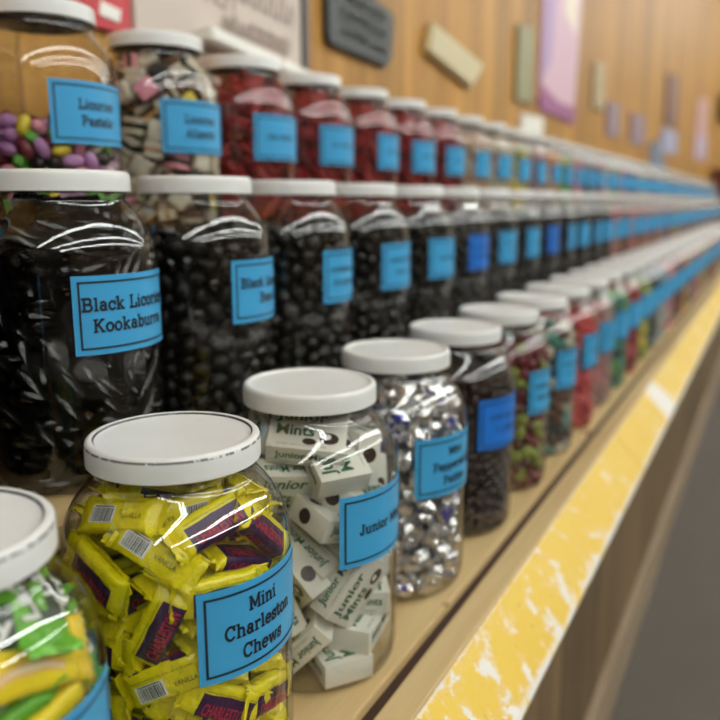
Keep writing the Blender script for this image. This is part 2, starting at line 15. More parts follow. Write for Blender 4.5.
    'ball': '''-86,-618,102,49,-190,39,-12 641,175,102,135,-66,15,131 99,-645,102,41,-24,-62,184 -604,-249,102,43,-23,-106,162 574,-191,263,122,126,-12,96 608,-162,103,162,21,104,50 310,-589,102,73,92,71,145 193,626,102,36,144,-6,-133 501,436,102,111,-115,119,-11 -248,572,102,160,86,-82,-19 52,653,102,52,178,54,-50 -590,-181,176,110,-124,22,110 -361,556,102,199,5,8,-14 528,-402,103,20,69,102,-156 -500,-445,102,115,27,-120,108 508,-185,406,145,-29,-131,-32 -193,-626,102,164,12,101,51 662,-51,103,64,24,-179,-59 246,566,161,86,-31,-106,-143 -414,-508,200,4,-185,9,-75 -540,-384,426,125,-146,-2,56 602,-277,102,20,-28,-74,-183 -51,623,107,174,78,-48,38 589,310,103,110,-96,-137,-12 -532,-332,103,117,0,-162,-10 -524,409,102,137,11,-127,-70 -328,-578,102,164,-36,108,-13 -425,462,103,13,-28,-188,60 622,66,102,31,6,62,187 334,574,102,10,-3,131,151 92,608,179,101,-79,-150,35 429,-457,102,164,-92,-65,22 -280,602,213,102,-161,-55,23 -486,-437,303,27,137,-32,-139 538,-337,488,83,166,-48,-55 -392,-485,102,109,-119,-49,-107 -628,215,103,17,-186,62,-38 199,-594,102,41,182,70,-11 -620,-235,259,33,-188,-29,51 68,-609,188,138,17,-142,-23 298,583,243,137,-114,48,78 398,482,103,140,-142,-19,-1 -443,480,204,81,128,-54,-119 318,-530,186,12,135,-144,-33 527,-54,347,11,73,178,54 -552,300,103,56,-23,-184,51 550,-43,205,145,37,28,-130 663,-41,296,8,-75,41,-180 -477,-252,276,56,69,-174,-43 -163,520,234,149,21,-7,-131 -672,-73,103,5,-26,176,92 634,201,244,75,-19,-164,84 645,-153,205,122,-21,-137,-77 662,66,200,45,-186,-2,-59 -299,459,213,95,-132,77,-87 426,-518,195,78,-40,127,-128 165,643,244,56,-115,78,-132 -29,603,275,170,-42,-96,17 574,226,164,41,-14,195,4 -204,-632,381,61,-16,-162,98 -661,74,102,87,174,40,-21 -61,668,205,117,123,95,-47 433,526,200,66,172,74,27 -293,-585,243,47,-172,-20,-89 531,-319,171,85,180,-15,17 -557,-358,205,108,66,-121,96 -430,335,214,163,65,-88,38 428,-516,487,78,20,-18,-182 -161,644,102,44,139,-63,121 596,104,258,175,-44,-70,51 -44,674,349,68,-91,109,124 589,-283,247,101,-62,-125,-101 -588,-136,315,103,-143,-64,-68 201,-624,201,134,-1,-52,-140 238,619,370,10,-21,-188,-66 -372,548,310,71,-121,-84,-115 -215,-576,181,26,177,62,64 529,-64,632,30,-42,162,-106 -461,-408,213,170,-99,-13,31 522,-330,321,0,-156,96,80 514,-423,559,74,166,82,-14 656,96,342,15,98,-166,53 -181,639,313,100,91,52,137 -657,-95,245,38,-182,-70,18 -572,319,204,65,-12,100,-160 -188,-499,325,54,27,-116,152 98,656,380,61,187,-13,-34 -164,-653,243,19,-19,-196,-27 -468,-233,419,153,-100,80,-1 -610,300,345,145,-56,-125,0 83,-659,274,30,4,67,-186 -626,193,245,1,-98,97,145 -282,601,410,39,-30,174,-86 -184,-639,524,130,141,-29,50 495,364,176,72,133,91,93 111,525,319,77,12,-175,59 629,256,379,0,-133,-64,-134 -651,-121,387,147,-19,109,-78 -30,-653,183,5,-55,-188,-40 -65,-536,258,108,-14,57,-158 -302,-450,251,158,116,-28,26 655,-104,549,10,-142,134,-44 -603,139,168,14,121,-138,78 -10,653,490,56,26,-32,188 583,338,245,188,-41,-33,44 631,-171,349,156,92,54,-64 -202,619,697,56,-68,55,-171 323,-588,272,81,148,-31,103 404,449,269,4,182,3,83 492,224,305,38,-136,-140,-20 -617,-21,181,158,-41,69,-93 -530,418,305,49,-168,-66,-70 82,-649,418,50,70,173,-52 -401,-345,356,46,56,-79,169 526,80,402,63,-12,-189,-1 425,-436,255,41,-100,-150,77 181,486,440,129,-129,11,-81 -299,-438,395,100,-64,82,139 -318,-585,457,117,-51,60,-141 -49,-663,334,142,-56,-96,86 -414,452,326,124,-118,96,-38 -628,215,622,112,58,-9,-155 624,192,620,140,-108,-35,88 512,-41,490,86,65,119,-120 -244,473,346,85,76,-139,87 247,477,311,18,-166,-98,51 -451,286,349,79,-111,-85,-120 -615,-261,401,58,-188,-1,34 -87,-601,411,87,144,-83,-69 195,-571,273,20,150,70,-111 57,-600,344,119,66,-139,47 -511,161,311,172,75,-54,-43 339,558,473,86,68,93,-139 -238,608,561,107,-48,-38,-157 617,-241,523,76,-181,11,38 393,534,341,82,91,-69,142 169,-494,417,153,20,98,-81 -594,-298,540,86,148,-95,-41 -496,-65,595,77,177,37,37 646,148,477,43,-80,94,-151 429,-515,339,145,-86,-98,-48 -382,-530,339,55,-126,145,10 366,480,422,66,147,-101,63 526,-414,247,179,42,-46,65 496,441,302,105,-62,-108,116 -441,482,418,98,-173,1,-24 -663,21,411,64,118,147,22 509,413,760,94,118,97,-88 -294,-585,600,22,-182,-69,-42 -147,636,454,129,-110,103,-28 550,238,449,59,108,-137,76 -430,303,492,42,28,187,49 583,-298,394,136,-56,20,135 663,-11,438,47,188,-35,37 -668,54,246,15,-36,-147,-130 409,512,591,59,-143,89,-91 637,-139,798,90,-62,167,-17 -49,-674,479,57,81,125,-120 132,654,521,141,-13,140,20 -414,-340,500,133,-90,110,45 600,283,519,71,-152,106,-21 -648,163,385,126,104,-87,76 668,41,573,161,9,117,14 451,472,458,53,-15,122,149 205,-632,345,10,-91,-162,-74 -456,-504,464,148,-98,91,11 514,-423,414,1,67,120,145 23,533,434,110,131,64,82 -414,-508,605,41,194,-24,-10 -224,-561,480,104,-112,128,-14 377,-366,410,145,-131,27,-30 -610,23,325,56,103,162,-5 52,-537,490,64,128,-101,97 561,382,419,33,-185,-65,16 477,-170,547,69,117,138,-51 -487,175,453,11,171,-23,101 -335,573,663,85,117,99,-97 -643,-163,525,69,113,148,22 258,-551,776,97,-48,145,-86 321,-583,417,26,113,106,124 324,-515,344,35,134,136,47 257,616,560,115,-150,-63,14 -527,-106,459,15,147,131,-32 -177,-630,669,78,112,-24,144 -360,545,519,100,58,156,50 434,-438,704,7,-14,-89,179 450,222,587,0,-11,-23,-198 -127,582,389,131,-13,116,95 -74,-500,550,39,-76,135,121 417,325,378,115,145,-15,73 402,342,521,100,-24,169,29 -107,654,597,114,-79,96,107 -48,-665,618,54,28,190,-14 365,553,880,62,65,-173,44 48,-652,996,172,89,48,12 -81,502,529,58,7,-191,-11 420,-503,777,57,188,20,-29 -462,-202,560,186,-53,46,25 93,497,554,151,71,105,-31 -326,400,464,9,34,194,34 -77,597,670,71,80,16,-168 426,-512,632,95,-147,-88,-39 -654,-108,838,31,-53,-49,-184 -531,38,468,37,-50,-175,-74 486,63,685,73,1,96,160 499,93,544,16,-60,168,-89 -609,261,486,22,26,130,-148 -316,-439,539,81,-126,-103,83 324,-515,489,41,-148,-66,110 188,455,661,34,6,-193,-38 -437,-326,643,189,31,-25,52 206,-632,490,92,-60,161,44 -589,311,722,41,-112,37,156 561,-340,875,113,103,-114,60 217,627,797,122,-45,-49,-143 575,314,663,158,52,63,91 316,-573,562,124,-2,-45,-150 191,-627,780,104,137,-26,-99 206,-632,635,107,-79,-23,148 -366,494,603,46,-160,31,-107 -643,112,521,84,29,-31,-176 -196,-458,617,70,114,136,-59 595,-45,775,30,93,-51,167 668,-51,686,155,60,-34,107 532,405,559,33,61,109,152 -533,376,445,102,133,-69,85 -526,-425,565,106,-11,139,97 285,417,561,88,49,170,-34 306,380,699,50,-55,-73,171 -493,-444,705,169,-74,-73,27 -219,495,486,154,-63,95,57 -486,215,592,60,-121,82,-123 -29,-605,823,91,-87,140,68 175,-510,563,150,100,75,-44 445,-274,642,153,-101,62,49 493,388,660,47,-153,-90,-80 488,202,726,89,7,59,169 171,631,659,62,-90,23,-166 -268,470,739,132,-108,101,-25 -565,356,586,6,-47,-64,184 637,-191,663,15,-143,-50,129 86,-675,563,175,-6,95,15 -307,-384,673,173,-15,-96,-26 264,-422,635,69,-46,115,-141 -586,-334,681,128,-67,137,15 -184,461,622,85,-36,-165,-65 34,668,628,79,63,-142,98 364,-355,554,136,88,5,118 -139,508,794,133,-49,-126,63 658,92,709,171,77,-70,-7 543,-361,995,4,-172,6,102 -553,-373,817,114,8,-122,109 71,-661,708,30,154,-100,-74 657,-91,934,84,-86,-43,-154 -391,-278,772,121,75,-111,-86 573,-317,637,63,82,-115,126 -64,674,736,199,-4,9,-12 -578,195,839,177,78,49,-13 -67,-663,756,46,86,174,16 303,580,676,8,20,-99,173 82,659,1168,47,40,-190,-8 -162,648,840,87,70,51,158 461,-154,723,64,-33,181,-43 83,603,692,10,40,-192,38 -274,-581,738,174,81,52,-20 -555,-231,701,181,-54,67,2 -386,312,629,158,27,-26,117 317,-573,707,2,106,-150,-79 -525,76,608,50,137,30,133 408,512,747,125,8,77,136 -662,-25,561,66,-171,-61,-51 -219,600,932,177,49,29,72 88,-473,766,37,73,-179,-39 -383,-529,745,38,-190,13,-48 527,-404,744,94,45,167,-38 573,326,834,114,60,135,72 -465,458,559,108,125,72,-87 2,532,817,52,55,156,-100 -660,79,662,98,-115,59,-117 -83,-507,694,188,54,-29,-32 617,218,765,146,-9,66,119 -626,-194,666,150,64,113,26 123,642,891,120,15,-61,147 -43,-663,1130,43,1,150,125 311,-588,851,101,125,109,47 78,660,770,34,-147,83,-102 -498,425,696,84,63,125,-116 307,555,781,72,-179,-41,-35 -607,-239,802,73,-26,-183,-19 514,414,1034,4,13,110,-167 415,460,852,12,-6,181,84 507,-156,860,74,36,181,20 -290,587,805,142,-116,-21,-76 -435,217,728,35,110,-93,134 -597,-164,1218,136,-87,-86,-81 -522,-67,737,187,9,-31,-63 620,110,811,109,36,8,164 425,513,1005,162,-52,-68,-80 -85,-659,900,17,17,181,-82 -417,518,769,40,39,-100,-164 396,-270,782,28,165,15,-108 251,625,938,142,4,136,-38 -445,-437,1011,35,-37,-166,99 -340,577,941,59,-48,-177,54 -528,378,806,123,-138,-62,-46 -478,71,745,135,76,-122,31 50,-652,851,93,159,-7,-77 513,439,904,79,-44,-140,111 593,-273,774,8,-168,92,56 -203,-650,812,32,-81,2,180 -22,663,875,61,-76,-150,89 389,-518,913,27,179,1,-85 -663,-59,702,24,75,-182,25 604,169,1150,152,-103,-78,6 -560,-296,903,73,-135,-88,-93 108,-597,897,35,-178,-54,64 591,326,960,64,-138,11,-129 613,-227,909,7,167,-107,-28 -292,586,1234,151,46,17,122 653,1,821,153,-109,-68,-10 -640,182,762,67,53,101,-150 -533,-394,959,28,-158,-60,103 -636,147,903,171,47,-63,-68 490,-447,891,105,167,-26,25 297,-606,1135,23,0,9,-198 -458,-463,823,38,149,114,-59 -651,44,793,110,25,80,144 180,640,1064,43,-151,-6,-123 -418,480,875,63,17,153,111 -198,-624,1438,138,-5,-136,49 -73,-643,1016,33,183,-54,52 -193,-610,924,95,94,-119,89 639,-183,1045,72,30,119,141 -195,-636,1035,62,0,15,-190 626,194,908,150,92,-87,40 -512,426,918,153,78,7,-102 539,316,1143,27,-84,154,92 -596,292,869,141,124,48,51 168,-642,1076,188,38,-15,55 -322,-582,865,49,50,-165,89 -546,328,972,129,-84,-61,-112 193,-627,925,84,177,-33,22 630,-175,1367,11,-99,-38,-169 -337,421,1223,69,35,58,-175 -427,-510,933,165,47,-100,-20 -437,500,1017,96,111,118,-68 569,-256,1000,95,156,34,-75 335,400,992,71,-27,168,78 5,527,1012,41,176,-79,-33 663,52,957,42,-88,72,-159 319,-571,995,57,-115,128,-84 52,653,999,44,-172,52,77 -39,-674,1274,105,-101,-119,68 -608,-138,931,17,43,187,55 -89,-607,1201,89,-67,163,32 411,522,1151,182,-1,79,-25 635,226,1056,6,153,38,-123 -566,262,1103,159,-66,102,0 -663,7,925,36,-56,60,-179 679,-58,1113,2,4,-200,8 217,-579,1007,146,-26,-23,-132 530,109,953,19,92,10,-177 228,562,1023,171,28,-78,63 -639,-244,981,41,-109,-159,-31 436,-436,1216,26,-79,89,-159 384,540,1404,14,-14,-159,119 507,416,1165,159,-45,-36,107 -557,-319,1046,30,190,-38,37 464,-397,1043,147,-131,36,-4 -120,641,980,82,102,0,151 -322,-566,995,99,-170,30,20 587,-158,1123,91,-39,-151,87 -246,615,1045,71,-177,12,60 659,87,1097,89,-158,-79,-28 -632,247,1011,89,174,-44,-1 -427,-531,1076,74,11,-16,-185 478,233,1007,169,11,14,106 -538,387,1070,88,165,-30,-65 191,-593,1178,90,-141,-104,38 441,-496,1019,110,-26,137,-91 593,-300,1116,130,124,-57,-69 668,124,1238,9,27,-149,-130 -296,-583,1122,142,52,61,-117 85,-659,1198,161,37,-92,-65 315,587,1063,46,-1,192,-31 -592,324,1190,55,160,70,-81 -527,-145,1073,23,14,2,-198 -614,-249,1125,73,-113,22,146 647,-169,1204,56,161,100,-28 -157,-466,1043,63,110,117,101 343,-518,1080,68,70,-142,-100 558,339,1325,89,66,7,-167 507,-417,1124,7,-34,86,-177 -536,67,963,153,118,-30,-45 619,-12,1029,63,38,-160,96 58,-624,1099,10,-32,-45,192 -139,607,1075,33,-94,-165,-53 218,627,1203,75,-131,-131,9 -61,-663,1417,67,18,-148,115 527,-305,1189,89,-51,-171,-10 231,627,1348,38,184,21,65 -518,-417,1101,25,-165,52,-97 129,598,1247,93,173,0,-36 -645,-100,1021,54,-102,156,-49 -317,-597,1322,98,-24,142,98 -332,537,1045,33,95,173,0 -172,631,1169,8,51,72,-179 584,-181,1285,52,-60,13,-183 414,-520,1159,49,183,-33,-55 -283,-419,1094,23,196,30,0 362,386,1154,109,39,139,86 -94,-601,1346,23,58,43,-185 -646,96,1038,134,-123,-82,-14 484,380,1272,162,64,93,-29 605,-60,1379,57,156,-94,-61 -439,-484,1491,65,-98,-30,159 -438,-437,1185,179,-58,57,-38 663,-47,1280,1,188,-64,-26 -47,653,1104,36,-184,50,50 301,555,1167,125,-80,132,21 -637,193,1146,49,14,193,-5 321,-595,1355,112,82,122,-77 652,67,1398,177,70,9,-61 -407,525,1296,9,-170,-29,100 -179,-640,1295,91,132,-71,96 -442,432,1095,13,-68,3,-187 599,-285,1279,17,84,173,-52 332,-557,1242,53,-191,-6,22 -634,-7,1085,43,67,-40,-179 3,537,1156,49,173,-35,81 204,-638,1431,3,-103,-157,69 -575,331,1334,26,117,160,-6 447,475,1283,102,56,30,-160 -397,532,1152,140,-142,-5,-4 -397,-532,1219,19,-69,13,186 516,-402,1268,139,47,129,42 -494,343,1220,27,-22,-97,-171 -352,-493,1297,15,14,152,128 -515,-404,1245,115,-62,-150,21 599,259,1211,145,-25,75,-112 -500,-423,1796,14,-166,-26,-108 520,-328,1333,2,-101,-164,-54 -239,481,1312,143,-139,-7,5 83,-649,1352,6,96,-149,93 628,214,1346,193,-18,-40,-27 632,16,1192,44,-28,43,-188 -653,52,1176,34,75,113,143 -543,-314,1190,97,-14,-42,-169 -248,547,1168,79,-44,36,-175 340,570,1270,91,-147,77,65 327,579,1677,48,101,-156,56 -491,432,1200,35,-49,168,91 199,624,1490,56,-104,-139,-81 -444,-479,1346,117,-159,4,33 604,87,1320,150,23,33,126 -624,-10,1254,35,194,-7,34 653,-64,1456,40,-64,180,42 -185,639,1317,66,34,109,-150 582,-300,1422,75,134,-123,-34 48,-606,1276,138,108,-95,13 -657,-91,1166,12,46,118,-154 -637,207,1290,111,156,-48,-32 421,-502,1303,144,62,-124,-5 -372,-548,1601,25,67,-70,-173 -38,653,1248,105,-97,133,46 -248,-585,1222,93,83,80,135 640,180,1486,25,109,-164,23 486,437,1417,133,118,57,-72 -607,-267,1269,146,-39,120,-51 -585,127,1187,84,14,-180,20 578,309,1465,18,-57,-35,188 90,647,1321,154,109,-65,-19 -123,600,1246,38,135,32,139 201,-623,1275,154,73,82,66 2,608,1337,74,-22,106,-151 -489,-217,1336,117,-55,145,-48 -494,443,1377,82,-2,-55,-174 -667,68,1320,6,-21,105,169 491,207,1274,135,-146,-16,16 535,-392,1685,64,11,172,78 62,653,1463,172,-64,62,-49 -243,-558,1387,96,67,152,56 235,477,1306,92,76,-18,-159 -395,458,1367,3,-190,42,47 -568,-362,1375,99,-66,-121,105 -188,638,1609,45,-54,179,57 -499,337,1391,17,-120,148,59 -334,-580,1465,1,-144,6,139 -468,-383,1321,56,36,36,185 -62,653,1391,122,-89,128,-27 500,343,1413,15,-176,-19,-93 -643,162,1428,173,-55,-84,11 348,-400,1355,173,-16,-98,-9 -488,195,1301,47,32,22,-191 329,577,1533,108,-124,96,-61 -663,-39,1419,46,-108,-22,161 144,599,1407,4,-3,-134,-149 -302,581,1379,123,-31,114,104 534,-77,1522,11,-22,-57,190 662,49,1544,3,-166,-36,-105 174,-497,1319,39,72,157,-94 -639,-131,1304,163,-63,52,82 568,-208,1427,103,25,130,110 424,468,1503,35,8,17,-196 -585,294,1474,137,-6,-132,62 287,539,1450,8,-77,-176,56 -106,-644,1554,84,117,132,-43 517,173,1566,43,-137,88,108 -187,638,1462,112,151,54,-42 -573,316,1617,175,37,87,20 45,-603,1421,164,-59,95,-27 -12,539,1481,32,73,150,-106 -613,-227,1408,54,39,-139,128 338,395,1367,68,81,-97,139 511,-426,1410,97,-19,52,166 651,121,1798,108,-163,-13,-42 -129,523,1395,191,-9,3,-57 -304,-584,1849,144,-11,-134,-35 62,-674,1495,125,46,72,131 -65,663,1536,59,9,18,190 -337,-412,1437,173,14,-97,-18 -401,440,1511,116,-62,14,150 506,-348,1476,119,147,58,-33 -433,-305,1460,72,-23,-24,-184 449,-496,1740,104,-39,3,-166 -495,427,1522,54,-142,115,-61 -532,-85,1375,102,137,-84,62 -160,580,1539,11,52,-187,-46 430,289,1556,137,-89,115,-9 -274,-533,1527,106,-77,82,127 425,498,1607,71,-181,21,-44 -503,185,1456,41,31,167,97 -285,537,1457,88,101,-119,-88 -129,-587,1487,4,90,-131,-121 570,198,1421,191,-21,27,-47 127,600,1553,116,-27,-22,159 -242,-606,1575,146,92,-87,-51 -624,192,1567,160,64,-49,-88 -611,-271,1575,16,172,-95,-31 586,291,1608,110,67,59,141 413,-527,1446,152,54,-70,-95 -424,526,1744,11,57,191,19 632,-220,1654,139,-8,5,-144 -298,583,1535,103,-150,-79,29 -520,70,1370,130,-82,1,128 639,-202,1510,43,-44,-160,103 258,-480,1436,76,48,15,-178 -643,165,1827,142,68,15,-122 614,-304,1773,13,-38,-170,98 581,-323,1565,70,-17,127,-137 -406,-513,1738,20,-22,181,-80 -566,-202,1480,97,55,20,-165 643,161,1635,94,30,128,-118 -402,516,1460,67,73,-163,-61 178,-630,1575,176,-55,-23,-74 254,469,1594,32,-130,148,-2 343,-396,1518,88,103,-108,100 200,634,1634,54,-25,-123,146 14,-653,1632,152,15,116,-58 -532,-378,1516,9,-114,-5,164 580,123,2034,121,-132,-10,89 -674,59,1527,166,-110,21,-6 500,-445,1554,87,18,-9,179 393,-521,1612,70,-151,-32,106 598,35,1618,68,-162,94,-11 -258,450,1599,172,88,-49,7 20,-534,1565,176,-5,95,14 -614,-32,1508,99,-154,-4,80 60,653,1608,22,94,-65,163 316,157,1856,156,-79,86,-45 -359,-384,1577,129,-125,-40,79 360,382,1642,174,93,-17,-30 -481,-456,1627,90,-100,107,102 224,268,1874,181,-69,-8,50 -410,521,1602,56,-118,-85,-125 302,-581,1523,159,-42,7,114 -307,-513,1668,90,18,71,163 532,416,1554,155,28,87,-88 424,-328,1617,170,37,90,40 -508,436,1667,7,90,163,72 -25,518,1624,79,86,128,-100 239,-475,1579,149,-54,40,-116 -523,35,1635,97,-97,112,-92 -291,-597,1711,140,-40,97,96 -652,-142,1520,9,-116,158,39 648,-86,1599,171,-80,-61,-22 -476,169,1608,168,29,39,-97 -497,-215,1722,102,-31,-12,169 281,-590,1666,113,-47,67,143 -193,637,1754,81,-44,-5,177 552,-233,1570,86,178,25,14 -599,-145,1612,190,36,50,-1 157,-649,1717,109,164,1,36 118,-483,1658,52,-52,112,148 -122,309,2018,53,91,71,-155 378,-216,1814,167,-71,72,-44 527,306,1694,51,-114,-111,-110 -519,-321,1600,79,-95,18,-156 -173,-641,1834,169,-23,60,-85 -63,342,1889,165,-11,13,-112 350,-74,1809,13,-137,-31,-142 -444,-424,1717,45,-105,141,-83 185,366,1774,115,-154,34,41 -517,331,1539,5,99,173,-9 -154,-634,1690,42,-50,-65,-178 -472,-244,1948,179,-34,-16,82 -147,-514,1628,34,-116,42,154 -171,317,1796,53,-13,-192,-16 292,-405,1694,195,28,27,24 334,-562,1798,49,137,79,111 663,27,1688,191,-33,-32,-36 -375,343,1645,186,-29,-62,-28 74,-651,1863,114,-133,-22,-94 -303,580,1680,6,-148,53,124 -160,515,1683,80,-99,112,106 -318,-174,1785,117,-109,-58,105 -191,625,1892,82,154,-97,18 516,403,1699,117,-150,26,54 -663,-46,1627,54,-178,-63,-37 613,250,1745,48,51,-174,70 479,-233,1712,60,131,-56,-127 -226,259,1930,144,-75,-111,-38 586,157,1713,142,-55,48,-121 -41,-663,1776,193,-41,29,13 -409,387,2076,132,39,-92,-112 324,424,1886,107,100,-102,-90 -560,337,1760,187,14,-70,-3 -562,-351,1686,61,164,-40,88 -65,663,1681,63,-85,-53,161 -668,94,1667,65,111,-149,38 327,579,1822,62,77,-47,-167 542,-339,1944,116,-112,-46,-109 -437,241,1728,62,139,-122,45 44,653,1776,174,44,-53,-70 -653,-58,1772,84,-41,175,-24 458,-392,1760,42,-139,-127,-54 -29,663,1901,138,-96,-57,-92 130,-319,1915,85,-10,173,-52 -411,-495,1876,128,107,106,-29 531,-106,1666,16,84,-56,-172 -361,-31,1769,115,112,47,-110 -292,445,1739,4,-141,33,-138 644,-105,1742,57,23,131,-138 108,618,1696,12,-73,-183,-31 425,498,1752,27,-65,129,136 -593,-313,1823,27,170,-100,-18 -207,-574,1768,79,110,147,3 195,-363,1793,99,55,164,-16 414,-353,1906,160,73,95,-13 -624,224,1706,125,-3,100,-120 -70,486,1910,156,23,-123,-1 -637,-193,1695,152,-48,-101,-66 41,357,1789,152,-85,-49,87 425,-495,1880,149,-51,-122,16 -411,-279,1821,30,144,-132,-32 -83,430,1772,127,-7,154,-7 -578,278,1885,11,-194,0,-48 551,351,1820,41,-150,107,-66 -84,-355,1758,134,-110,86,-52 -309,578,1825,100,-79,122,-94 516,-402,1828,125,103,-26,-115 -497,-68,1737,35,77,122,134 60,-619,1767,113,125,-108,-10 410,112,1956,163,65,-73,62 605,241,1884,55,171,82,31 -272,-312,1796,190,17,28,53 -503,147,1862,172,-12,-8,-102 -429,-455,1997,123,-137,76,-21 330,510,1748,131,-127,-77,24 -75,640,1794,95,-15,0,175 -294,207,1811,28,166,-103,32 374,339,1780,146,89,26,-100 249,-248,1873,13,-148,-94,96 124,397,1901,166,-56,48,-84 -636,58,1775,1,-167,86,-68 609,9,1770,157,61,-96,-48 466,348,2058,178,-89,19,-6 -386,-378,1923,147,101,86,30 -667,33,1878,61,-128,77,-118 488,-121,1803,11,-185,56,-51 -122,-529,2114,108,167,-16,-12 237,-567,1766,112,-21,118,-114 188,628,1779,163,-36,105,37 470,193,1837,38,16,-76,180 -283,-522,2036,66,-17,-174,72 -304,347,1846,134,142,12,-42 -343,80,1861,141,-118,-29,-72 54,498,1823,153,111,60,-25 -177,-455,1900,64,-164,95,11 417,59,1821,80,-74,160,51 315,-135,1936,142,46,55,-121 -348,-435,2101,49,186,-14,52 363,281,1912,99,-24,71,157 353,-483,1834,26,-2,171,101 -477,421,1776,134,11,-87,120 -641,-184,1827,143,50,-30,127 220,567,1842,93,43,155,74 -505,397,1874,89,-177,-6,28 -517,-376,1921,4,-32,98,-171 481,456,1879,174,-92,-14,31 -422,266,1870,44,-77,-174,41 -341,-56,1910,84,-161,-12,82 92,-445,1855,129,68,-35,133 628,-184,1861,71,6,163,-91 -633,-99,1929,148,34,-102,82 213,-619,1849,35,144,-41,-128 -56,-641,1914,135,20,-122,-82 376,-496,1987,75,124,-137,13 -623,163,1954,101,-172,12,3 -443,-140,1850,74,-14,-4,-185 313,423,2085,32,171,-99,-2 622,-97,1926,104,-124,99,63 89,524,1963,105,-102,134,28 -216,567,1825,11,131,-76,-131 545,351,1938,178,73,20,52 -153,-314,1879,50,-123,-126,-80 227,476,1980,12,179,-88,14 -303,148,1982,185,-61,17,-41 264,288,2100,104,131,-26,106 97,-614,1955,75,27,111,146 674,-13,1852,176,91,-26,-10 -418,510,1883,45,-82,121,-129 451,-303,2037,0,-109,80,148 566,-274,1876,55,-53,17,-184 -309,-238,1915,193,-36,25,29 -344,-504,1811,78,-149,96,-51 112,630,1896,98,-68,160,10 -466,2,1864,80,39,48,173 -235,238,2073,187,15,-62,33 -327,-529,1950,65,113,121,-91 14,404,1996,172,74,-61,32 214,-488,1921,38,84,10,-177 242,594,1934,47,-164,100,-32 274,195,1989,102,-121,-9,122 -543,264,2006,159,64,31,-97 567,220,2005,129,38,-148,-3 -56,-480,1826,12,139,-126,68 -407,47,1988,4,-102,89,-147 449,-428,1990,62,-56,107,-147 -597,-234,1940,29,-66,-37,183 -599,-41,2030,51,103,-90,-137 -13,-350,1884,130,-108,-36,100 365,511,1937,60,-70,-168,56 -34,-468,2096,150,44,104,69 -13,322,2112,97,-151,50,72 55,-414,1995,71,-52,173,49 578,-211,1970,139,-70,-40,-119 485,235,1975,133,22,34,-144 -192,400,1922,71,145,114,-35 -271,124,2155,19,100,-6,-172 159,296,2000,9,123,97,125 -500,188,2001,167,45,-37,93 -55,-524,1964,154,108,59,-30 -211,-591,1951,59,79,-162,64 135,418,2075,73,-162,-86,36 -398,385,1949,23,-87,-170,54 533,55,1906,62,-77,101,-141 627,118,1946,61,-45,-151,-107 306,-551,1929,82,-78,-162,31 -551,55,1973,134,38,-50,135 -252,-357,1975,9,-135,-106,102 -514,-89,1966,29,-141,-72,118 40,614,1997,51,-3,193,8 -126,250,2168,16,48,-155,-116 161,571,2029,60,158,-60,89 -294,556,1951,36,-81,156,89 124,-555,2084,56,28,-78,173 -403,141,2099,144,-28,36,-131 -5,-326,2093,50,-31,191,1 124,285,2140,31,-74,-175,55 513,-278,2059,124,-134,61,55 450,420,1979,108,-104,-118,-59 81,552,2082,99,6,99,-143 565,74,2057,125,132,-80,-24 -466,-359,2033,32,92,171,-37 508,207,2100,29,164,-78,79 -296,472,2106,39,147,-72,-108 -106,606,1994,82,-175,-42,-31 179,-278,2045,88,14,-42,174 -383,471,2010,39,115,-152,48 627,-16,1979,153,103,25,-73 -98,-382,1997,113,-81,-130,62 -247,-172,2152,127,143,13,-57 -280,370,2033,96,24,-148,90 -574,80,2053,124,-22,-135,-76 -48,527,2047,18,-185,72,-23 275,512,2025,90,-11,162,74 264,152,2151,110,89,-125,65 -301,-140,2022,89,-161,47,63 332,17,2032,93,-24,-120,-128 -179,-504,2037,146,0,-59,-123 313,-299,1993,32,52,190,-19 408,283,2088,167,16,-5,-109 104,-511,2094,44,-124,-96,116 -378,264,2026,137,-65,-7,131 34,-605,2006,185,-64,11,40 -100,-597,2031,149,80,2,-107 -516,179,2104,153,41,-119,-28 282,-179,2070,141,5,-59,129 399,138,2098,78,-143,81,83 -425,-342,2088,134,-77,-96,83 -203,588,1992,102,112,21,-129 -325,-15,2091,139,29,140,-13 570,-112,2055,67,62,-177,21 210,497,2103,158,93,45,-66 -474,376,1995,47,-149,123,22 188,-603,1980,83,-118,122,64 207,-420,2049,122,-87,58,120 -161,426,2094,105,-108,111,71 -157,-405,2140,65,168,46,73 -201,-480,2135,166,-108,-27,1 30,5,2175,43,-95,-80,150 390,452,2039,170,-72,-46,61 -524,-285,2036,7,-75,-3,-185 -210,550,2047,43,-40,187,39 421,-36,1930,88,2,-27,178 -316,-274,2076,131,110,-56,-87 -570,-164,2042,152,38,-50,-113 -37,566,2090,101,-120,105,-67 -172,-280,2068,194,31,-26,-28 504,-31,2049,42,-66,173,61 -438,-164,2064,162,-19,-60,-100 447,-168,1984,108,-25,-107,127 -490,266,2094,44,149,70,104 -13,-547,2105,103,112,-112,65 -125,522,2115,131,-107,5,-106 -325,-418,2085,2,-89,-139,-113''',
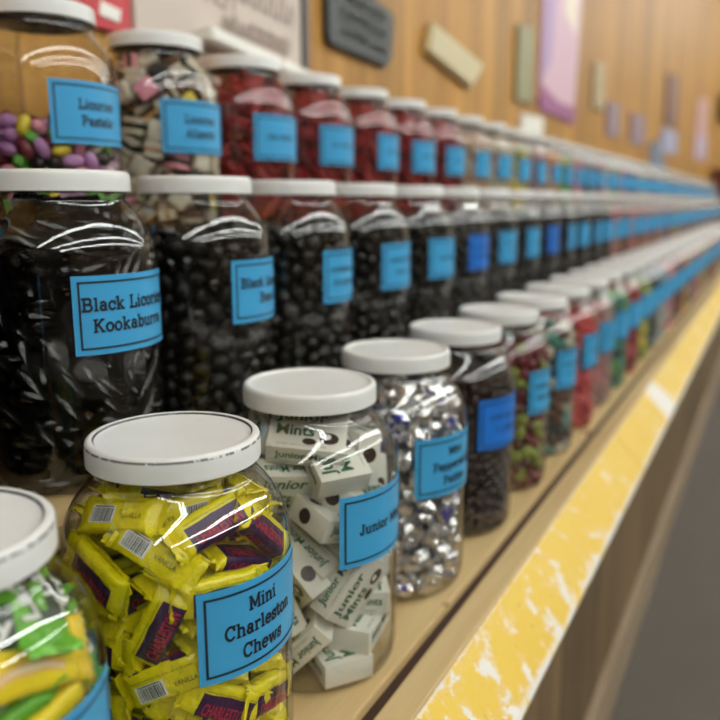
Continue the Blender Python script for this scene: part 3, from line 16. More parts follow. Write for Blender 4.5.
    'stick': '''458,239,71,77,-115,-120,80 -478,203,71,119,-80,78,-116 -406,317,154,162,108,25,37 622,-22,179,133,-43,86,-114 -271,-531,71,40,192,-38,-8 -249,-446,71,38,8,40,192 44,514,71,1,1,-111,-166 386,455,176,120,-148,58,-21 315,-436,71,88,-18,35,-175 -601,-11,71,143,-28,-27,134 188,398,201,159,-112,8,-45 -236,-576,95,15,36,164,107 436,323,154,106,158,-51,-35 502,-366,156,169,52,-2,93 -257,-560,195,53,-188,43,0 -296,-520,237,192,36,-9,-42 -500,40,199,6,133,145,33 480,453,308,169,21,-95,-45 -60,-558,156,27,-19,-108,165 -257,550,122,41,192,39,-8 -106,-440,154,194,38,-6,-31 -18,627,206,38,-192,6,43 605,-10,170,86,-115,-131,46 53,560,307,10,8,-185,-76 -347,434,191,136,141,17,37 -618,188,271,82,-134,-123,-18 381,-458,255,157,110,30,51 -402,-168,287,80,-155,75,-63 422,409,361,82,-38,-97,150 -504,-313,316,107,4,15,168 422,-404,149,156,-84,-66,66 -337,537,224,56,22,-136,-133 184,-609,560,191,5,53,24 622,-4,419,117,-80,-74,120 40,440,275,9,-1,-1,-200 -417,-298,232,105,-163,39,-30 -643,50,268,25,-135,129,69 -482,-202,374,110,54,97,125 -28,603,344,140,-141,0,20 -419,82,380,11,-161,-101,62 198,594,553,43,-7,110,161 476,306,590,63,148,-80,-89 506,-102,242,142,109,27,85 -510,-260,391,37,113,153,49 65,-587,325,1,-2,36,197 450,-381,383,68,-28,28,-184 99,-429,335,18,42,-181,73 501,-431,421,95,-52,168,-9 -509,229,449,119,-88,-30,131 354,-436,453,29,-73,149,-107 -141,490,386,13,-9,-199,0 -8,-508,280,76,180,31,-30 -284,582,673,7,78,-71,-170 -148,-627,494,47,181,-2,-70 498,-241,317,50,66,-153,-99 -394,392,537,21,75,-183,-18 -273,327,421,151,-119,-52,20 271,-452,378,56,169,91,9 -219,-606,441,73,-172,51,50 171,597,459,39,-9,111,162 -418,72,504,124,-66,41,-136 509,180,448,98,107,58,125 -569,-251,327,102,-133,92,-60 468,-293,534,20,177,91,0 338,281,316,94,-45,-112,129 156,-475,553,147,-106,-42,74 -603,122,490,119,-40,80,-134 312,-273,449,64,42,-113,-146 -134,480,551,93,-157,-77,27 -85,671,648,117,125,-66,80 -190,-368,474,12,61,188,28 482,-180,618,121,-33,38,151 540,-254,557,164,55,24,98 150,596,681,23,137,10,-143 -385,-406,501,46,-27,-48,187 58,607,683,10,-144,-24,-137 489,76,627,55,-94,139,-93 -569,-254,705,23,107,165,26 212,455,506,30,8,-192,-47 406,383,493,133,-105,105,-15 631,202,739,129,18,-122,90 -609,-106,564,110,-66,-93,122 -185,564,623,3,47,-166,-101 -334,436,632,17,36,-164,-107 594,299,753,19,155,-42,-118 -382,-417,875,81,-159,79,-42 338,295,566,121,-19,-127,95 -588,-105,777,24,-126,-148,38 -495,-2,646,50,-81,-162,67 -508,-270,584,97,73,46,152 457,153,713,171,-69,30,-71 92,625,1161,28,-192,21,45 -351,-483,629,50,-3,-7,194 16,-613,743,10,17,-98,173 -609,-104,779,124,-90,69,-108 -273,-448,859,41,81,159,80 -106,377,677,82,180,26,3 -102,-388,610,22,4,123,156 -324,452,699,25,28,-111,-162 -148,-503,661,36,-1,-41,193 542,-83,1094,6,-105,161,-55 -250,349,780,82,15,-1,-182 -258,541,776,33,-59,140,125 213,-532,718,27,-35,-69,-182 397,-445,782,129,128,66,50 333,539,821,62,-39,-183,33 192,-644,1191,23,171,31,-96 -177,-345,696,26,-26,-106,166 478,216,721,11,186,-68,-24 452,-102,743,18,-118,156,36 -389,-41,707,136,-45,-9,140 -103,416,864,8,-22,83,-181 -300,-391,769,111,51,25,156 -499,186,807,131,53,-76,-119 360,-142,754,37,149,116,53 -184,617,924,6,-67,82,169 360,-541,799,65,53,-181,11 154,-532,857,109,-30,-99,-132 -605,-315,1165,2,-138,-12,145 200,323,804,13,40,193,-31 -604,119,850,55,-115,134,-76 535,418,1383,89,99,114,-96 -525,222,886,153,-18,-8,128 98,-445,847,16,-24,-26,196 -156,-573,944,40,-6,-104,166 625,290,1333,128,-55,-135,-48 511,-354,923,54,-167,-52,82 515,-222,879,53,75,-177,-18 -473,214,865,68,-118,106,-101 -306,546,1333,146,124,7,57 501,-139,827,74,-42,98,-152 -560,282,1243,138,-80,-115,37 434,528,1166,46,138,37,-133 577,32,990,125,-78,63,-121 543,-336,805,169,-13,60,87 287,471,870,54,1,-161,105 325,369,936,63,-106,-150,50 -88,496,936,3,-196,39,-4 38,-454,923,3,-44,-156,117 -563,251,948,148,-78,-60,92 410,458,975,135,-111,97,3 -197,547,1080,3,-22,172,-100 -479,-208,972,97,159,-54,-48 393,363,1051,116,51,-27,152 -378,102,1004,146,-33,68,-114 502,-120,912,55,-65,144,-110 -456,335,999,148,-79,-58,92 439,-111,883,26,-179,-86,1 -188,-548,1106,54,-33,17,189 -49,-461,988,63,-13,17,189 -514,-341,979,113,4,-99,132 -180,-629,1102,74,-167,-13,-80 123,-480,1109,2,-81,181,26 -274,249,898,20,96,-129,-118 168,-335,1047,11,199,9,-6 -140,334,1054,134,130,11,71 -251,-328,1019,3,-176,94,-3 238,268,1016,87,-17,-75,163 -637,50,1162,145,-11,-84,108 479,-26,1114,57,-55,149,-108 -270,-490,1186,176,-25,-42,-81 310,361,1179,149,131,23,-16 52,-570,1327,69,152,-80,76 -496,389,1154,89,-25,120,-131 391,-48,1025,12,-97,171,32 -485,-189,1112,133,-58,-38,132 -600,-48,1272,99,69,-140,77 182,303,1129,18,28,56,189 360,-318,1231,23,162,97,63 439,-21,1202,83,-108,-101,106 130,-318,1236,65,-24,21,-186 -320,187,1078,91,-119,-83,103 407,-506,1143,112,-140,-1,88 580,-344,1241,152,-11,121,47 -460,206,1300,97,-159,17,71 -205,416,1231,185,-58,-18,47 -49,-375,1160,143,-126,24,-55 -212,-430,1306,113,-29,23,161 663,123,1271,141,34,116,-74 -543,-41,1173,138,59,66,115 -313,485,1226,11,88,-158,85 -291,-444,1403,132,-144,29,-30 -111,617,1476,6,-31,148,130 573,184,1223,168,6,-6,-109 -510,-33,1273,91,28,-9,175 258,243,1297,64,169,-78,-36 -387,-343,1247,47,0,-123,150 -280,539,1286,146,112,77,9 586,-131,1121,32,159,69,-93 359,408,1408,93,-31,-45,168 173,513,1235,159,60,50,-93 504,-464,1396,100,76,-143,61 489,297,1304,161,-11,45,-108 373,-318,1392,129,-35,60,-136 -192,285,1264,161,79,17,86 -272,-227,1327,1,-42,-195,13 365,311,1240,139,27,10,-141 95,-576,1889,145,-137,-12,-1 -323,-548,1362,183,35,-63,-36 662,-164,1381,24,137,4,-144 269,299,1373,16,-82,-181,18 -349,-319,1373,194,-15,10,-46 -324,-297,1454,129,29,77,129 526,-320,1447,50,94,11,-169 -421,-135,1422,14,-144,104,-91 -253,472,1496,24,-87,176,28 -1,-635,1552,114,-60,121,95 470,256,1882,99,121,15,-123 -385,-480,1553,107,46,-154,54 243,-275,1407,114,45,-22,-156 -52,314,1488,184,-62,-35,35 433,-343,1462,156,60,30,105 -537,-139,1539,93,146,-100,-1 -549,-61,1611,62,-93,-13,-165 12,567,1521,23,-193,-27,-39 417,-219,1331,108,15,41,-163 562,197,1408,87,65,80,148 -520,242,1502,1,150,120,55 616,57,1329,44,127,145,31 -412,248,1498,97,-89,-110,103 -649,-172,1457,34,130,87,-120 -217,450,1338,28,-89,168,-57 -2,-405,1433,13,-189,-9,64 546,268,1555,22,171,-100,-18 -538,-336,1686,128,16,147,41 451,290,1547,67,-44,-31,180 -259,-567,1743,134,5,148,0 -608,122,1553,150,4,53,121 350,507,1616,57,-44,55,178 79,-595,1678,168,-105,-1,25 335,-258,1343,148,-30,-38,126 -383,-92,1581,3,-123,-158,2 476,-338,1543,122,116,67,84 -547,270,1781,104,76,-146,44 489,141,1931,39,-145,89,98 0,-468,1559,130,-143,52,-11 347,-348,1959,148,20,-128,34 22,-575,1526,34,-7,148,130 147,607,1771,42,11,187,56 -402,313,1586,34,-33,-31,-192 -105,-512,1672,39,195,21,11 403,395,1476,42,-170,93,-27 -616,57,1759,116,80,103,-98 285,568,1732,45,-32,25,191 411,-339,1650,41,123,-150,31 458,149,1605,47,65,173,62 -113,-559,1840,127,-5,-154,0 301,-429,2041,65,0,-43,-184 -32,417,1599,175,-77,36,-48 61,-569,1612,195,-31,-3,30 324,-228,1476,33,-119,157,-3 453,-109,1633,29,-93,-160,70 564,-117,1842,125,49,-147,-23 517,283,1816,160,18,90,-78 -180,387,1365,87,44,-48,-168 238,284,1468,64,17,107,155 -80,-605,1791,23,-7,99,172 33,-340,1560,190,37,11,-49 254,-355,1622,22,100,71,-156 474,227,1913,114,-46,-156,25 213,232,1672,11,-198,28,-6 314,-61,1679,145,-101,-83,43 366,-268,1698,130,144,20,45 561,-201,1805,93,87,-42,-148 -402,-9,1701,86,-7,65,-168 -402,-143,2102,21,153,-55,-114 -116,-364,2034,81,101,116,99 -36,527,1576,131,-33,142,-40 -198,-524,1753,27,-1,23,197 -260,449,1760,8,-200,-4,-6 -282,-409,1776,155,123,-15,-21 361,416,1816,71,78,11,169 -357,382,1641,101,119,123,27 295,-162,1717,13,-48,193,19 455,193,1867,114,-99,-100,85 7,463,1860,175,-91,17,-29 541,-163,1835,28,129,-140,-56 -86,482,1688,35,32,66,183 175,513,1786,63,-70,-176,-5 -231,373,1878,66,23,129,135 -8,535,1842,15,196,-37,10 -470,290,1760,151,-14,-83,101 -69,543,1960,174,-87,-46,-10 -240,106,2155,56,-59,-172,61 341,368,1957,172,-85,18,-53 -505,117,1955,113,60,41,-148 18,356,1747,11,3,187,-70 -538,-39,1734,70,-156,61,-84 -290,-332,1726,7,24,191,54 292,363,1916,108,-51,-153,49 113,425,2027,117,148,-47,46 -508,-239,1882,152,-90,70,-63 344,173,1968,16,64,101,-160 -408,313,1871,61,108,-75,-138 -127,-432,1862,155,110,39,49 236,160,2100,25,73,-11,-184 -418,-401,1945,107,-155,54,-41 14,-409,1936,7,6,-42,195 -435,279,1895,118,47,80,-132 270,-118,1937,5,21,164,112 -528,-87,1870,173,8,-46,-88 299,255,1994,56,-183,-2,-60 18,-485,1885,172,-88,43,28 192,-187,1939,18,-12,-167,109 -511,-122,1941,128,47,92,114 362,-431,1963,185,30,26,64 322,-337,1919,196,-35,18,-5 458,-231,1981,63,-46,109,-148 -371,-87,1971,3,62,69,177 -139,370,1986,46,-96,168,23 246,293,2014,29,40,121,-151 428,-243,2010,147,110,46,63 -386,338,1923,166,9,-29,107 -145,-318,2103,11,90,42,-173 303,-181,2017,97,156,70,37 -279,371,1995,16,-176,-86,-37 -453,-11,2133,35,135,136,44 -55,386,1957,142,45,-84,105 -29,385,2089,125,153,11,28 -407,138,1953,72,141,-67,-103 -94,304,2005,193,17,-6,48 -175,233,2099,122,-130,90,-2 -16,-93,2066,99,42,-124,-114 267,-128,2084,109,-46,-34,-158 -232,188,2070,181,10,38,-76 239,-303,2104,12,-20,118,-160 -343,235,2036,18,-134,147,9 -234,-192,2111,37,150,-124,-27 207,217,2088,23,-65,141,124 -367,-138,2136,33,136,137,38 -109,289,2115,45,17,-5,194 -159,-335,2130,6,-3,-114,-164 195,-504,2048,182,-11,-54,61 -220,135,2155,66,-57,-170,59 427,-248,2108,156,-82,-41,85 336,80,2065,3,26,195,-38 -275,34,2164,7,-185,72,21 118,248,2158,140,43,29,133 289,111,2113,38,193,-34,9 -273,-13,2189,128,136,-40,-59 174,-94,2125,189,0,-46,48 196,245,2211,141,93,-51,-94 258,-195,2160,118,42,-129,-88 139,-483,2086,70,34,64,-173 294,-18,2071,154,120,-41,9 230,-118,2160,9,-21,26,197 -11,-357,2016,96,-140,25,-103 -60,-22,2161,140,36,68,120 283,-75,2211,34,-122,125,-90 29,239,2179,51,-126,-147,6 -388,-62,2153,130,108,-70,-82 -416,-219,2140,86,15,132,122 213,154,2256,151,34,38,121 -74,-263,2189,161,-73,2,-94 -34,-197,2296,109,157,-44,-37 -110,30,2211,143,-94,-18,103 -54,109,2289,147,134,4,19 -89,141,2288,37,175,-84,-27 -62,247,2253,28,47,138,134 68,-49,2208,59,-24,164,-95 0,0,2245,57,-175,63,-45 0,0,2282,196,32,9,-20 61,-352,2211,184,42,24,-63''',
    'pastel': '''-329,-538,101,133,23,37,143 -140,617,127,158,7,-83,90 -608,-255,115,2,173,-81,-59 568,327,101,93,-46,-78,152 -315,573,100,36,-54,154,-110 -490,-424,101,34,-40,-157,112 449,-489,101,57,-175,-77,13 369,-346,100,182,-82,-1,-5 654,113,102,67,-136,123,-44 193,637,101,159,-117,24,-21 23,-663,102,2,-18,123,157 -193,-637,142,162,32,-112,8 -582,277,102,9,140,-141,-24 374,-199,101,197,-31,9,-17 -533,-333,219,108,-167,24,0 429,508,101,49,65,148,107 -453,431,100,182,-82,1,-8 -98,-597,119,147,60,-107,-57 -632,-93,105,44,-189,42,23 248,-614,100,35,-23,113,-159 559,159,101,96,-10,31,-172 557,-312,102,156,6,-26,-122 -456,-256,102,126,14,31,152 -216,-432,128,105,45,158,45 -246,454,103,62,19,0,-189 616,17,175,148,115,6,-70 8,670,139,16,102,30,-169 542,375,246,111,45,6,160 -517,387,228,126,87,6,-128 282,-515,102,16,10,92,177 -59,496,103,75,59,-138,-109 473,338,102,120,-87,-91,99 -60,632,271,78,-131,-129,-8 624,-132,100,13,-7,115,-163 520,-398,259,134,89,-111,44 -425,-511,222,184,22,2,-75 273,525,104,80,12,-77,-166 180,-604,214,49,93,-164,-46 618,-239,218,25,93,-175,4 -390,298,100,82,-182,13,-3 -638,45,102,35,9,26,195 -346,-384,199,148,81,-61,-88 559,-146,217,173,87,-44,23 105,580,126,131,-32,-124,81 -261,-572,263,120,-73,19,141 -392,525,225,45,-44,179,-62 86,-577,105,62,5,-75,175 -486,-397,338,67,188,1,-16 -650,125,213,35,135,-136,46 11,447,231,124,-83,-90,98 -312,363,209,190,32,-13,-54 399,493,253,14,-73,94,160 480,-311,219,47,28,-186,-50 -21,-665,246,10,0,-197,34 -462,-231,297,109,2,16,167 -416,268,255,133,25,97,-111 278,593,229,50,-67,-141,-115 347,-534,214,108,64,-87,-129 -613,255,277,103,116,122,-32 -411,34,408,117,147,-30,-62 -477,-89,181,151,-83,-38,94 610,189,233,52,96,-122,-114 655,-36,262,52,-133,131,-49 -631,-58,261,87,-16,-126,-127 -436,463,345,89,37,-12,175 435,191,224,58,174,-78,-11 -243,-420,315,89,57,118,122 -567,143,200,153,44,-67,-102 -124,-579,268,1,-173,-100,13 664,2,462,130,54,-49,-133 -606,-211,288,14,160,81,-87 403,-488,340,12,-198,15,18 103,655,303,71,46,-115,140 -219,634,261,85,-20,179,-16 428,399,245,180,24,-81,25 -522,351,377,116,107,-21,-121 -112,-655,377,82,180,-24,16 284,-602,346,96,-3,169,-46 563,-291,363,176,-25,-46,-80 -548,176,340,190,55,7,29 563,291,363,78,182,-16,-18 -509,-19,321,69,-60,-152,92 158,508,265,64,37,-135,128 422,-180,336,70,4,21,-186 53,-496,255,5,-91,170,54 -396,-514,379,23,182,-7,-80 -139,568,340,33,-50,-190,17 369,246,354,119,-122,-100,31 -652,66,373,139,59,47,123 620,-152,367,87,151,-43,-87 -492,-140,468,166,-45,26,99 311,492,318,97,-75,131,-88 -286,538,270,94,-156,20,80 85,512,498,29,22,-87,176 278,-391,272,158,37,-94,71 503,-24,313,3,33,-20,-196 -263,-568,422,49,184,59,-20 -192,638,432,23,33,31,-194 509,-428,559,118,-71,142,31 144,410,382,36,50,60,-181 623,128,364,99,44,5,-168 485,-396,384,171,56,-79,-35 -625,-117,412,14,92,-176,-19 -347,330,418,69,130,101,91 469,-208,471,159,13,12,-121 459,478,412,23,97,123,122 -7,635,398,155,74,15,-101 172,-499,356,40,-61,-78,-169 -354,-302,396,84,-123,118,-61 467,124,359,76,32,-54,-174 -588,240,451,98,72,57,148 92,644,481,20,-71,-10,-186 143,-656,372,43,-79,131,121 -248,591,592,170,-76,6,72 -566,-302,424,27,-195,-29,22 229,588,397,33,-190,-53,-2 -330,538,452,123,-75,131,-45 -649,26,511,17,-122,-156,20 -80,672,587,160,13,119,-4 505,7,455,29,84,-178,-21 -450,456,493,143,-6,-38,134 -555,345,577,64,88,-153,-68 158,-593,561,25,144,-75,114 -19,-601,382,190,37,9,-49 532,397,507,157,-80,92,-21 -480,-403,486,141,133,40,-23 366,475,453,78,-40,-111,142 593,-276,518,122,-10,-96,-125 533,258,479,171,-83,-51,36 296,-547,463,129,-77,-7,132 76,-662,502,117,-146,-51,-49 119,-642,707,15,31,-185,68 -214,411,397,140,-68,122,-31 -9,-503,519,82,11,-64,-170 264,359,564,100,-21,158,-66 -550,-312,583,70,9,-152,-110 625,-128,543,5,-44,-137,138 -641,-185,543,113,110,-50,-113 -242,-617,648,156,-122,26,-8 334,-335,485,131,17,109,103 589,312,633,92,-116,96,94 -21,618,669,39,-176,30,80 396,-531,519,155,-32,97,74 526,38,594,106,-76,75,-132 -145,-647,516,9,5,158,122 527,-319,605,75,-26,183,-7 475,364,584,83,-16,179,25 -371,332,568,40,181,-49,-56 -422,499,647,80,-47,150,-95 -492,8,535,184,19,-34,-69 -354,-464,501,147,57,21,-122 -148,595,528,90,-175,-17,-32 618,174,528,154,88,-42,82 271,-605,614,57,81,21,-172 -384,-542,547,37,38,158,111 -508,271,481,122,114,-36,-103 631,-199,674,2,-145,-120,-68 306,597,528,47,26,-34,190 -624,-241,697,111,-116,35,-115 223,-415,589,91,-166,56,-32 511,427,722,17,-141,18,140 -319,502,560,193,-34,14,-37 -228,-567,556,78,175,11,-56 95,656,644,134,-138,55,2 -581,-160,620,9,104,164,-47 -118,425,631,141,32,57,-126 -658,-21,654,5,-119,-157,36 402,-491,681,116,78,137,40 669,-2,616,13,136,-135,56 -494,-423,664,170,-29,101,9 -16,-641,625,36,-182,-61,42 190,496,606,82,-20,-181,1 314,-315,633,10,-84,-164,78 -179,603,725,133,11,-91,118 553,220,665,43,150,68,-105 399,486,607,175,-34,-82,38 -287,510,700,98,56,77,146 623,168,696,43,-150,-118,-42 -611,167,582,32,52,-12,190 -389,-499,656,21,140,-139,26 497,-441,776,145,-83,59,92 -112,-630,727,124,-37,-36,-148 292,587,680,81,177,-45,7 657,-117,825,51,156,108,-37 409,443,716,79,-131,-124,36 -504,-337,702,77,25,-170,67 22,426,713,55,-18,-114,-154 -404,194,611,13,11,36,-196 466,-143,640,5,30,-109,-165 48,-460,650,175,63,26,68 -556,364,719,92,15,-71,-162 -257,-557,729,3,-91,80,-159 601,286,844,52,-113,-57,146 -189,634,908,24,60,-96,163 214,-499,718,37,192,43,-12 -500,74,661,12,15,25,-198 431,502,861,124,62,-141,31 88,-478,903,30,-83,-175,40 -305,291,710,19,196,-10,31 163,627,760,47,159,102,47 587,-312,785,39,-122,57,143 -647,147,738,17,139,-142,-13 -406,-526,788,77,-14,16,183 291,513,800,46,157,-94,67 -612,-267,874,66,154,-89,62 626,15,732,68,-97,-135,87 41,-635,989,160,-90,9,79 -320,566,801,52,187,13,46 399,-460,781,21,-116,141,-79 -377,-251,827,38,36,-192,-23 -10,664,787,10,0,-162,-117 -645,-82,792,146,-81,72,-83 -446,445,770,83,38,-77,-160 16,-549,798,56,-65,-118,-137 -150,478,797,108,121,-45,-109 -543,254,730,25,-51,140,131 512,335,798,111,-67,-127,-83 328,-307,883,69,28,157,100 -525,393,860,33,-166,-67,83 -8,528,836,3,-68,-56,-179 -403,111,791,35,60,-24,186 142,-649,855,28,5,161,-115 -283,-351,758,192,55,-6,11 654,94,824,140,36,-18,-137 -506,-158,777,47,-140,-78,109 -397,-468,872,64,178,-41,-53 -585,8,792,9,59,46,-185 569,-324,1081,130,25,34,-146 587,177,907,17,-92,-172,40 101,410,837,21,179,23,-84 286,601,843,19,61,58,180 505,-188,781,112,-35,136,-87 -195,-598,851,62,-52,153,-101 -475,457,1019,98,49,25,-165 641,132,997,83,137,-114,-38 388,-162,879,157,-72,46,-90 -525,-408,850,89,-62,0,168 261,-583,958,65,169,-78,-34 -339,-503,1015,141,-75,17,119 300,-595,806,56,-65,160,83 469,-20,835,32,-98,167,40 -66,-666,888,171,-3,101,-22 -251,374,839,74,-174,64,17 -633,-196,1046,123,-47,149,25 132,651,1004,6,64,25,188 -661,-72,952,114,69,-25,147 -348,-291,965,169,-105,0,15 473,-238,1006,173,49,-35,80 -452,273,892,103,29,5,-169 -15,649,934,73,181,-12,-44 663,-44,969,109,-82,56,135 515,370,925,77,106,-151,-9 -402,491,904,6,-135,146,20 143,597,905,127,-142,52,33 -363,-557,930,73,-177,58,-4 511,-373,916,41,-88,-61,164 -17,446,981,126,76,-75,-113 -487,-423,1006,17,14,-22,198 624,-237,968,78,100,-105,-114 464,-474,1085,110,68,-151,17 -537,391,1160,138,77,-112,51 -603,238,873,136,-100,69,82 571,322,1063,65,-72,-170,42 -212,629,1109,20,-112,33,161 -632,81,874,137,-129,-24,62 220,-428,854,20,-129,-152,10 -598,292,1035,90,136,115,-13 -223,-610,1010,75,-72,-169,-26 37,488,1184,68,-39,139,-121 393,-490,927,14,30,195,-27 504,-97,950,194,-29,35,-16 -105,616,1221,49,-28,109,-158 -154,437,938,115,80,-64,-127 -180,-419,879,104,-4,-100,-139 315,548,953,171,-78,-40,55 -521,6,950,96,-74,64,-145 -64,-576,965,11,136,124,-78 -50,637,1098,66,-56,-180,-14 -320,540,985,129,-25,56,-140 362,360,972,60,13,181,57 72,-490,1043,185,-17,9,-74 297,562,1326,48,180,70,20 657,44,1136,43,113,-69,-144 -581,178,1015,81,-94,-2,157 636,-156,1143,21,162,-24,113 -482,-177,934,14,12,199,1 286,601,1078,37,-25,-114,158 504,70,1032,67,-157,-101,25 -657,97,1035,32,-151,-56,114 -163,-478,1054,49,141,-128,37 441,459,1041,159,118,8,-27 344,-576,1084,120,-124,44,91 -408,320,1037,56,62,-138,-118 -135,-656,1113,82,-31,-175,-40 496,-89,1099,76,-176,-51,27 122,523,1065,3,-14,15,199 471,233,1064,117,-104,-85,-90 -119,-391,1160,1,-133,81,-126 -630,-57,1124,169,64,86,7 346,-375,1032,2,143,140,-10 167,-643,1080,195,-32,27,16 -121,512,1079,196,24,-30,8 262,414,1066,17,108,-140,-92 220,-456,1080,36,-143,129,-40 -560,-299,1050,95,-164,-63,-10 356,316,1125,117,-157,-27,31 -442,29,1121,9,-24,136,-144 217,592,1214,73,-94,160,2 -380,-544,1157,159,76,-94,8 217,-599,1209,15,-147,-132,26 258,-273,1126,23,-55,124,-145 -336,560,1136,49,149,11,123 569,-341,1227,12,110,-166,-16 -276,-534,1176,83,-159,43,-78 -63,-237,1180,190,-15,37,48 -548,-212,1264,176,61,-73,-6 -262,424,1117,98,-95,141,-37 515,91,1178,134,-83,96,-77 -295,-64,1158,62,-17,188,26 148,168,1208,3,179,-88,8 -318,239,1136,134,95,113,-16 -599,-286,1193,112,85,101,-101 489,-359,1137,44,-159,87,-72 -32,-617,1135,24,89,89,154 -420,-396,1104,19,119,-160,3 -434,485,1217,10,155,-40,120 -117,152,1378,107,20,-24,-166 309,162,1138,143,-138,4,-19 329,-560,1301,113,-86,135,40 73,660,1178,25,188,-17,-60 -1,247,1151,31,80,-174,49 543,-212,1214,1,-30,18,197 -249,-603,1292,129,69,106,-86 57,-338,1111,97,173,9,-23 -252,83,1129,185,23,-45,-57 -333,571,1372,186,42,-48,38 507,430,1191,35,-77,-88,158 -353,-201,1181,14,-23,171,101 607,207,1151,158,92,40,-70 114,-209,1199,136,98,73,81 -173,147,1245,85,-32,-12,-178 198,421,1194,158,-113,-39,-30 632,-39,1244,29,69,-28,-183 -213,-328,1263,32,-69,170,73 -353,79,1236,82,20,75,165 348,521,1198,4,-138,-136,-49 233,-8,1163,154,71,50,94 123,-448,1187,67,61,-74,-162 209,606,1407,132,-56,75,118 399,-55,1221,161,-118,1,2 -507,-430,1317,137,-124,21,-73 512,294,1252,106,-68,-48,-147 -618,148,1167,59,-63,-146,106 262,-161,1233,71,83,-133,102 82,364,1267,118,-63,136,-59 -33,108,1272,89,-18,60,-168 647,147,1291,19,165,-111,-9 -201,309,1190,28,-55,-175,-75 -54,-678,1292,11,-110,14,166 -395,-74,1258,155,-78,-8,-98 249,267,1240,19,62,189,2 371,-491,1176,127,-111,43,-99 -70,359,1242,32,98,171,5 3,-384,1248,117,-55,95,-119 -544,247,1148,185,-1,4,-76 -297,237,1303,123,-59,-85,119 106,-123,1321,181,-60,-49,-36 375,112,1268,148,-73,105,-40 -510,-427,1162,120,123,-101,-8 -43,476,1333,12,-53,66,-181 644,-182,1324,81,-74,122,-114 -650,89,1300,146,54,45,117 539,-347,1347,104,54,161,19 69,-632,1225,112,-26,-89,137 -292,504,1273,166,-105,33,-17 159,218,1343,100,48,89,141 433,511,1341,23,-149,56,118 633,29,1404,74,-46,-107,145 100,-491,1326,25,-42,-188,-48 -498,-119,1096,94,-37,165,49 510,-121,1351,43,126,-145,-35 -121,-584,1296,9,-16,-172,-101 -44,636,1342,60,-110,19,155 -657,-125,1284,145,19,69,-118 110,34,1285,64,-95,-164,15 510,96,1326,35,134,-122,-76 140,-311,1320,91,-152,-63,68 -207,608,1288,47,174,60,64 323,-296,1253,131,147,33,12 -594,296,1278,97,-64,152,58 -373,-503,1286,98,-166,-39,-37 257,14,1302,26,-146,126,-47 -614,-8,1241,32,-128,150,8 -174,318,1337,12,163,-97,-63 -166,-151,1260,100,-154,-60,50 552,325,1329,77,-172,50,44 443,-455,1283,64,115,149,22 -208,-17,1313,37,-18,79,-179 350,368,1280,31,173,41,-85 -444,417,1357,56,99,-123,-109 -47,-222,1323,93,89,-130,-81 -107,-396,1377,123,-59,-128,-71 -544,208,1288,38,187,41,43 -444,35,1352,176,-23,-10,91 291,-426,1343,169,88,38,46 113,625,1312,105,-19,-28,167 164,-627,1345,18,-46,190,-37 -11,-25,1351,18,182,37,71 395,25,1384,23,-154,-94,-84 -387,344,1212,172,43,44,82 -470,-362,1237,4,-1,166,111 360,-148,1341,72,63,3,176''',
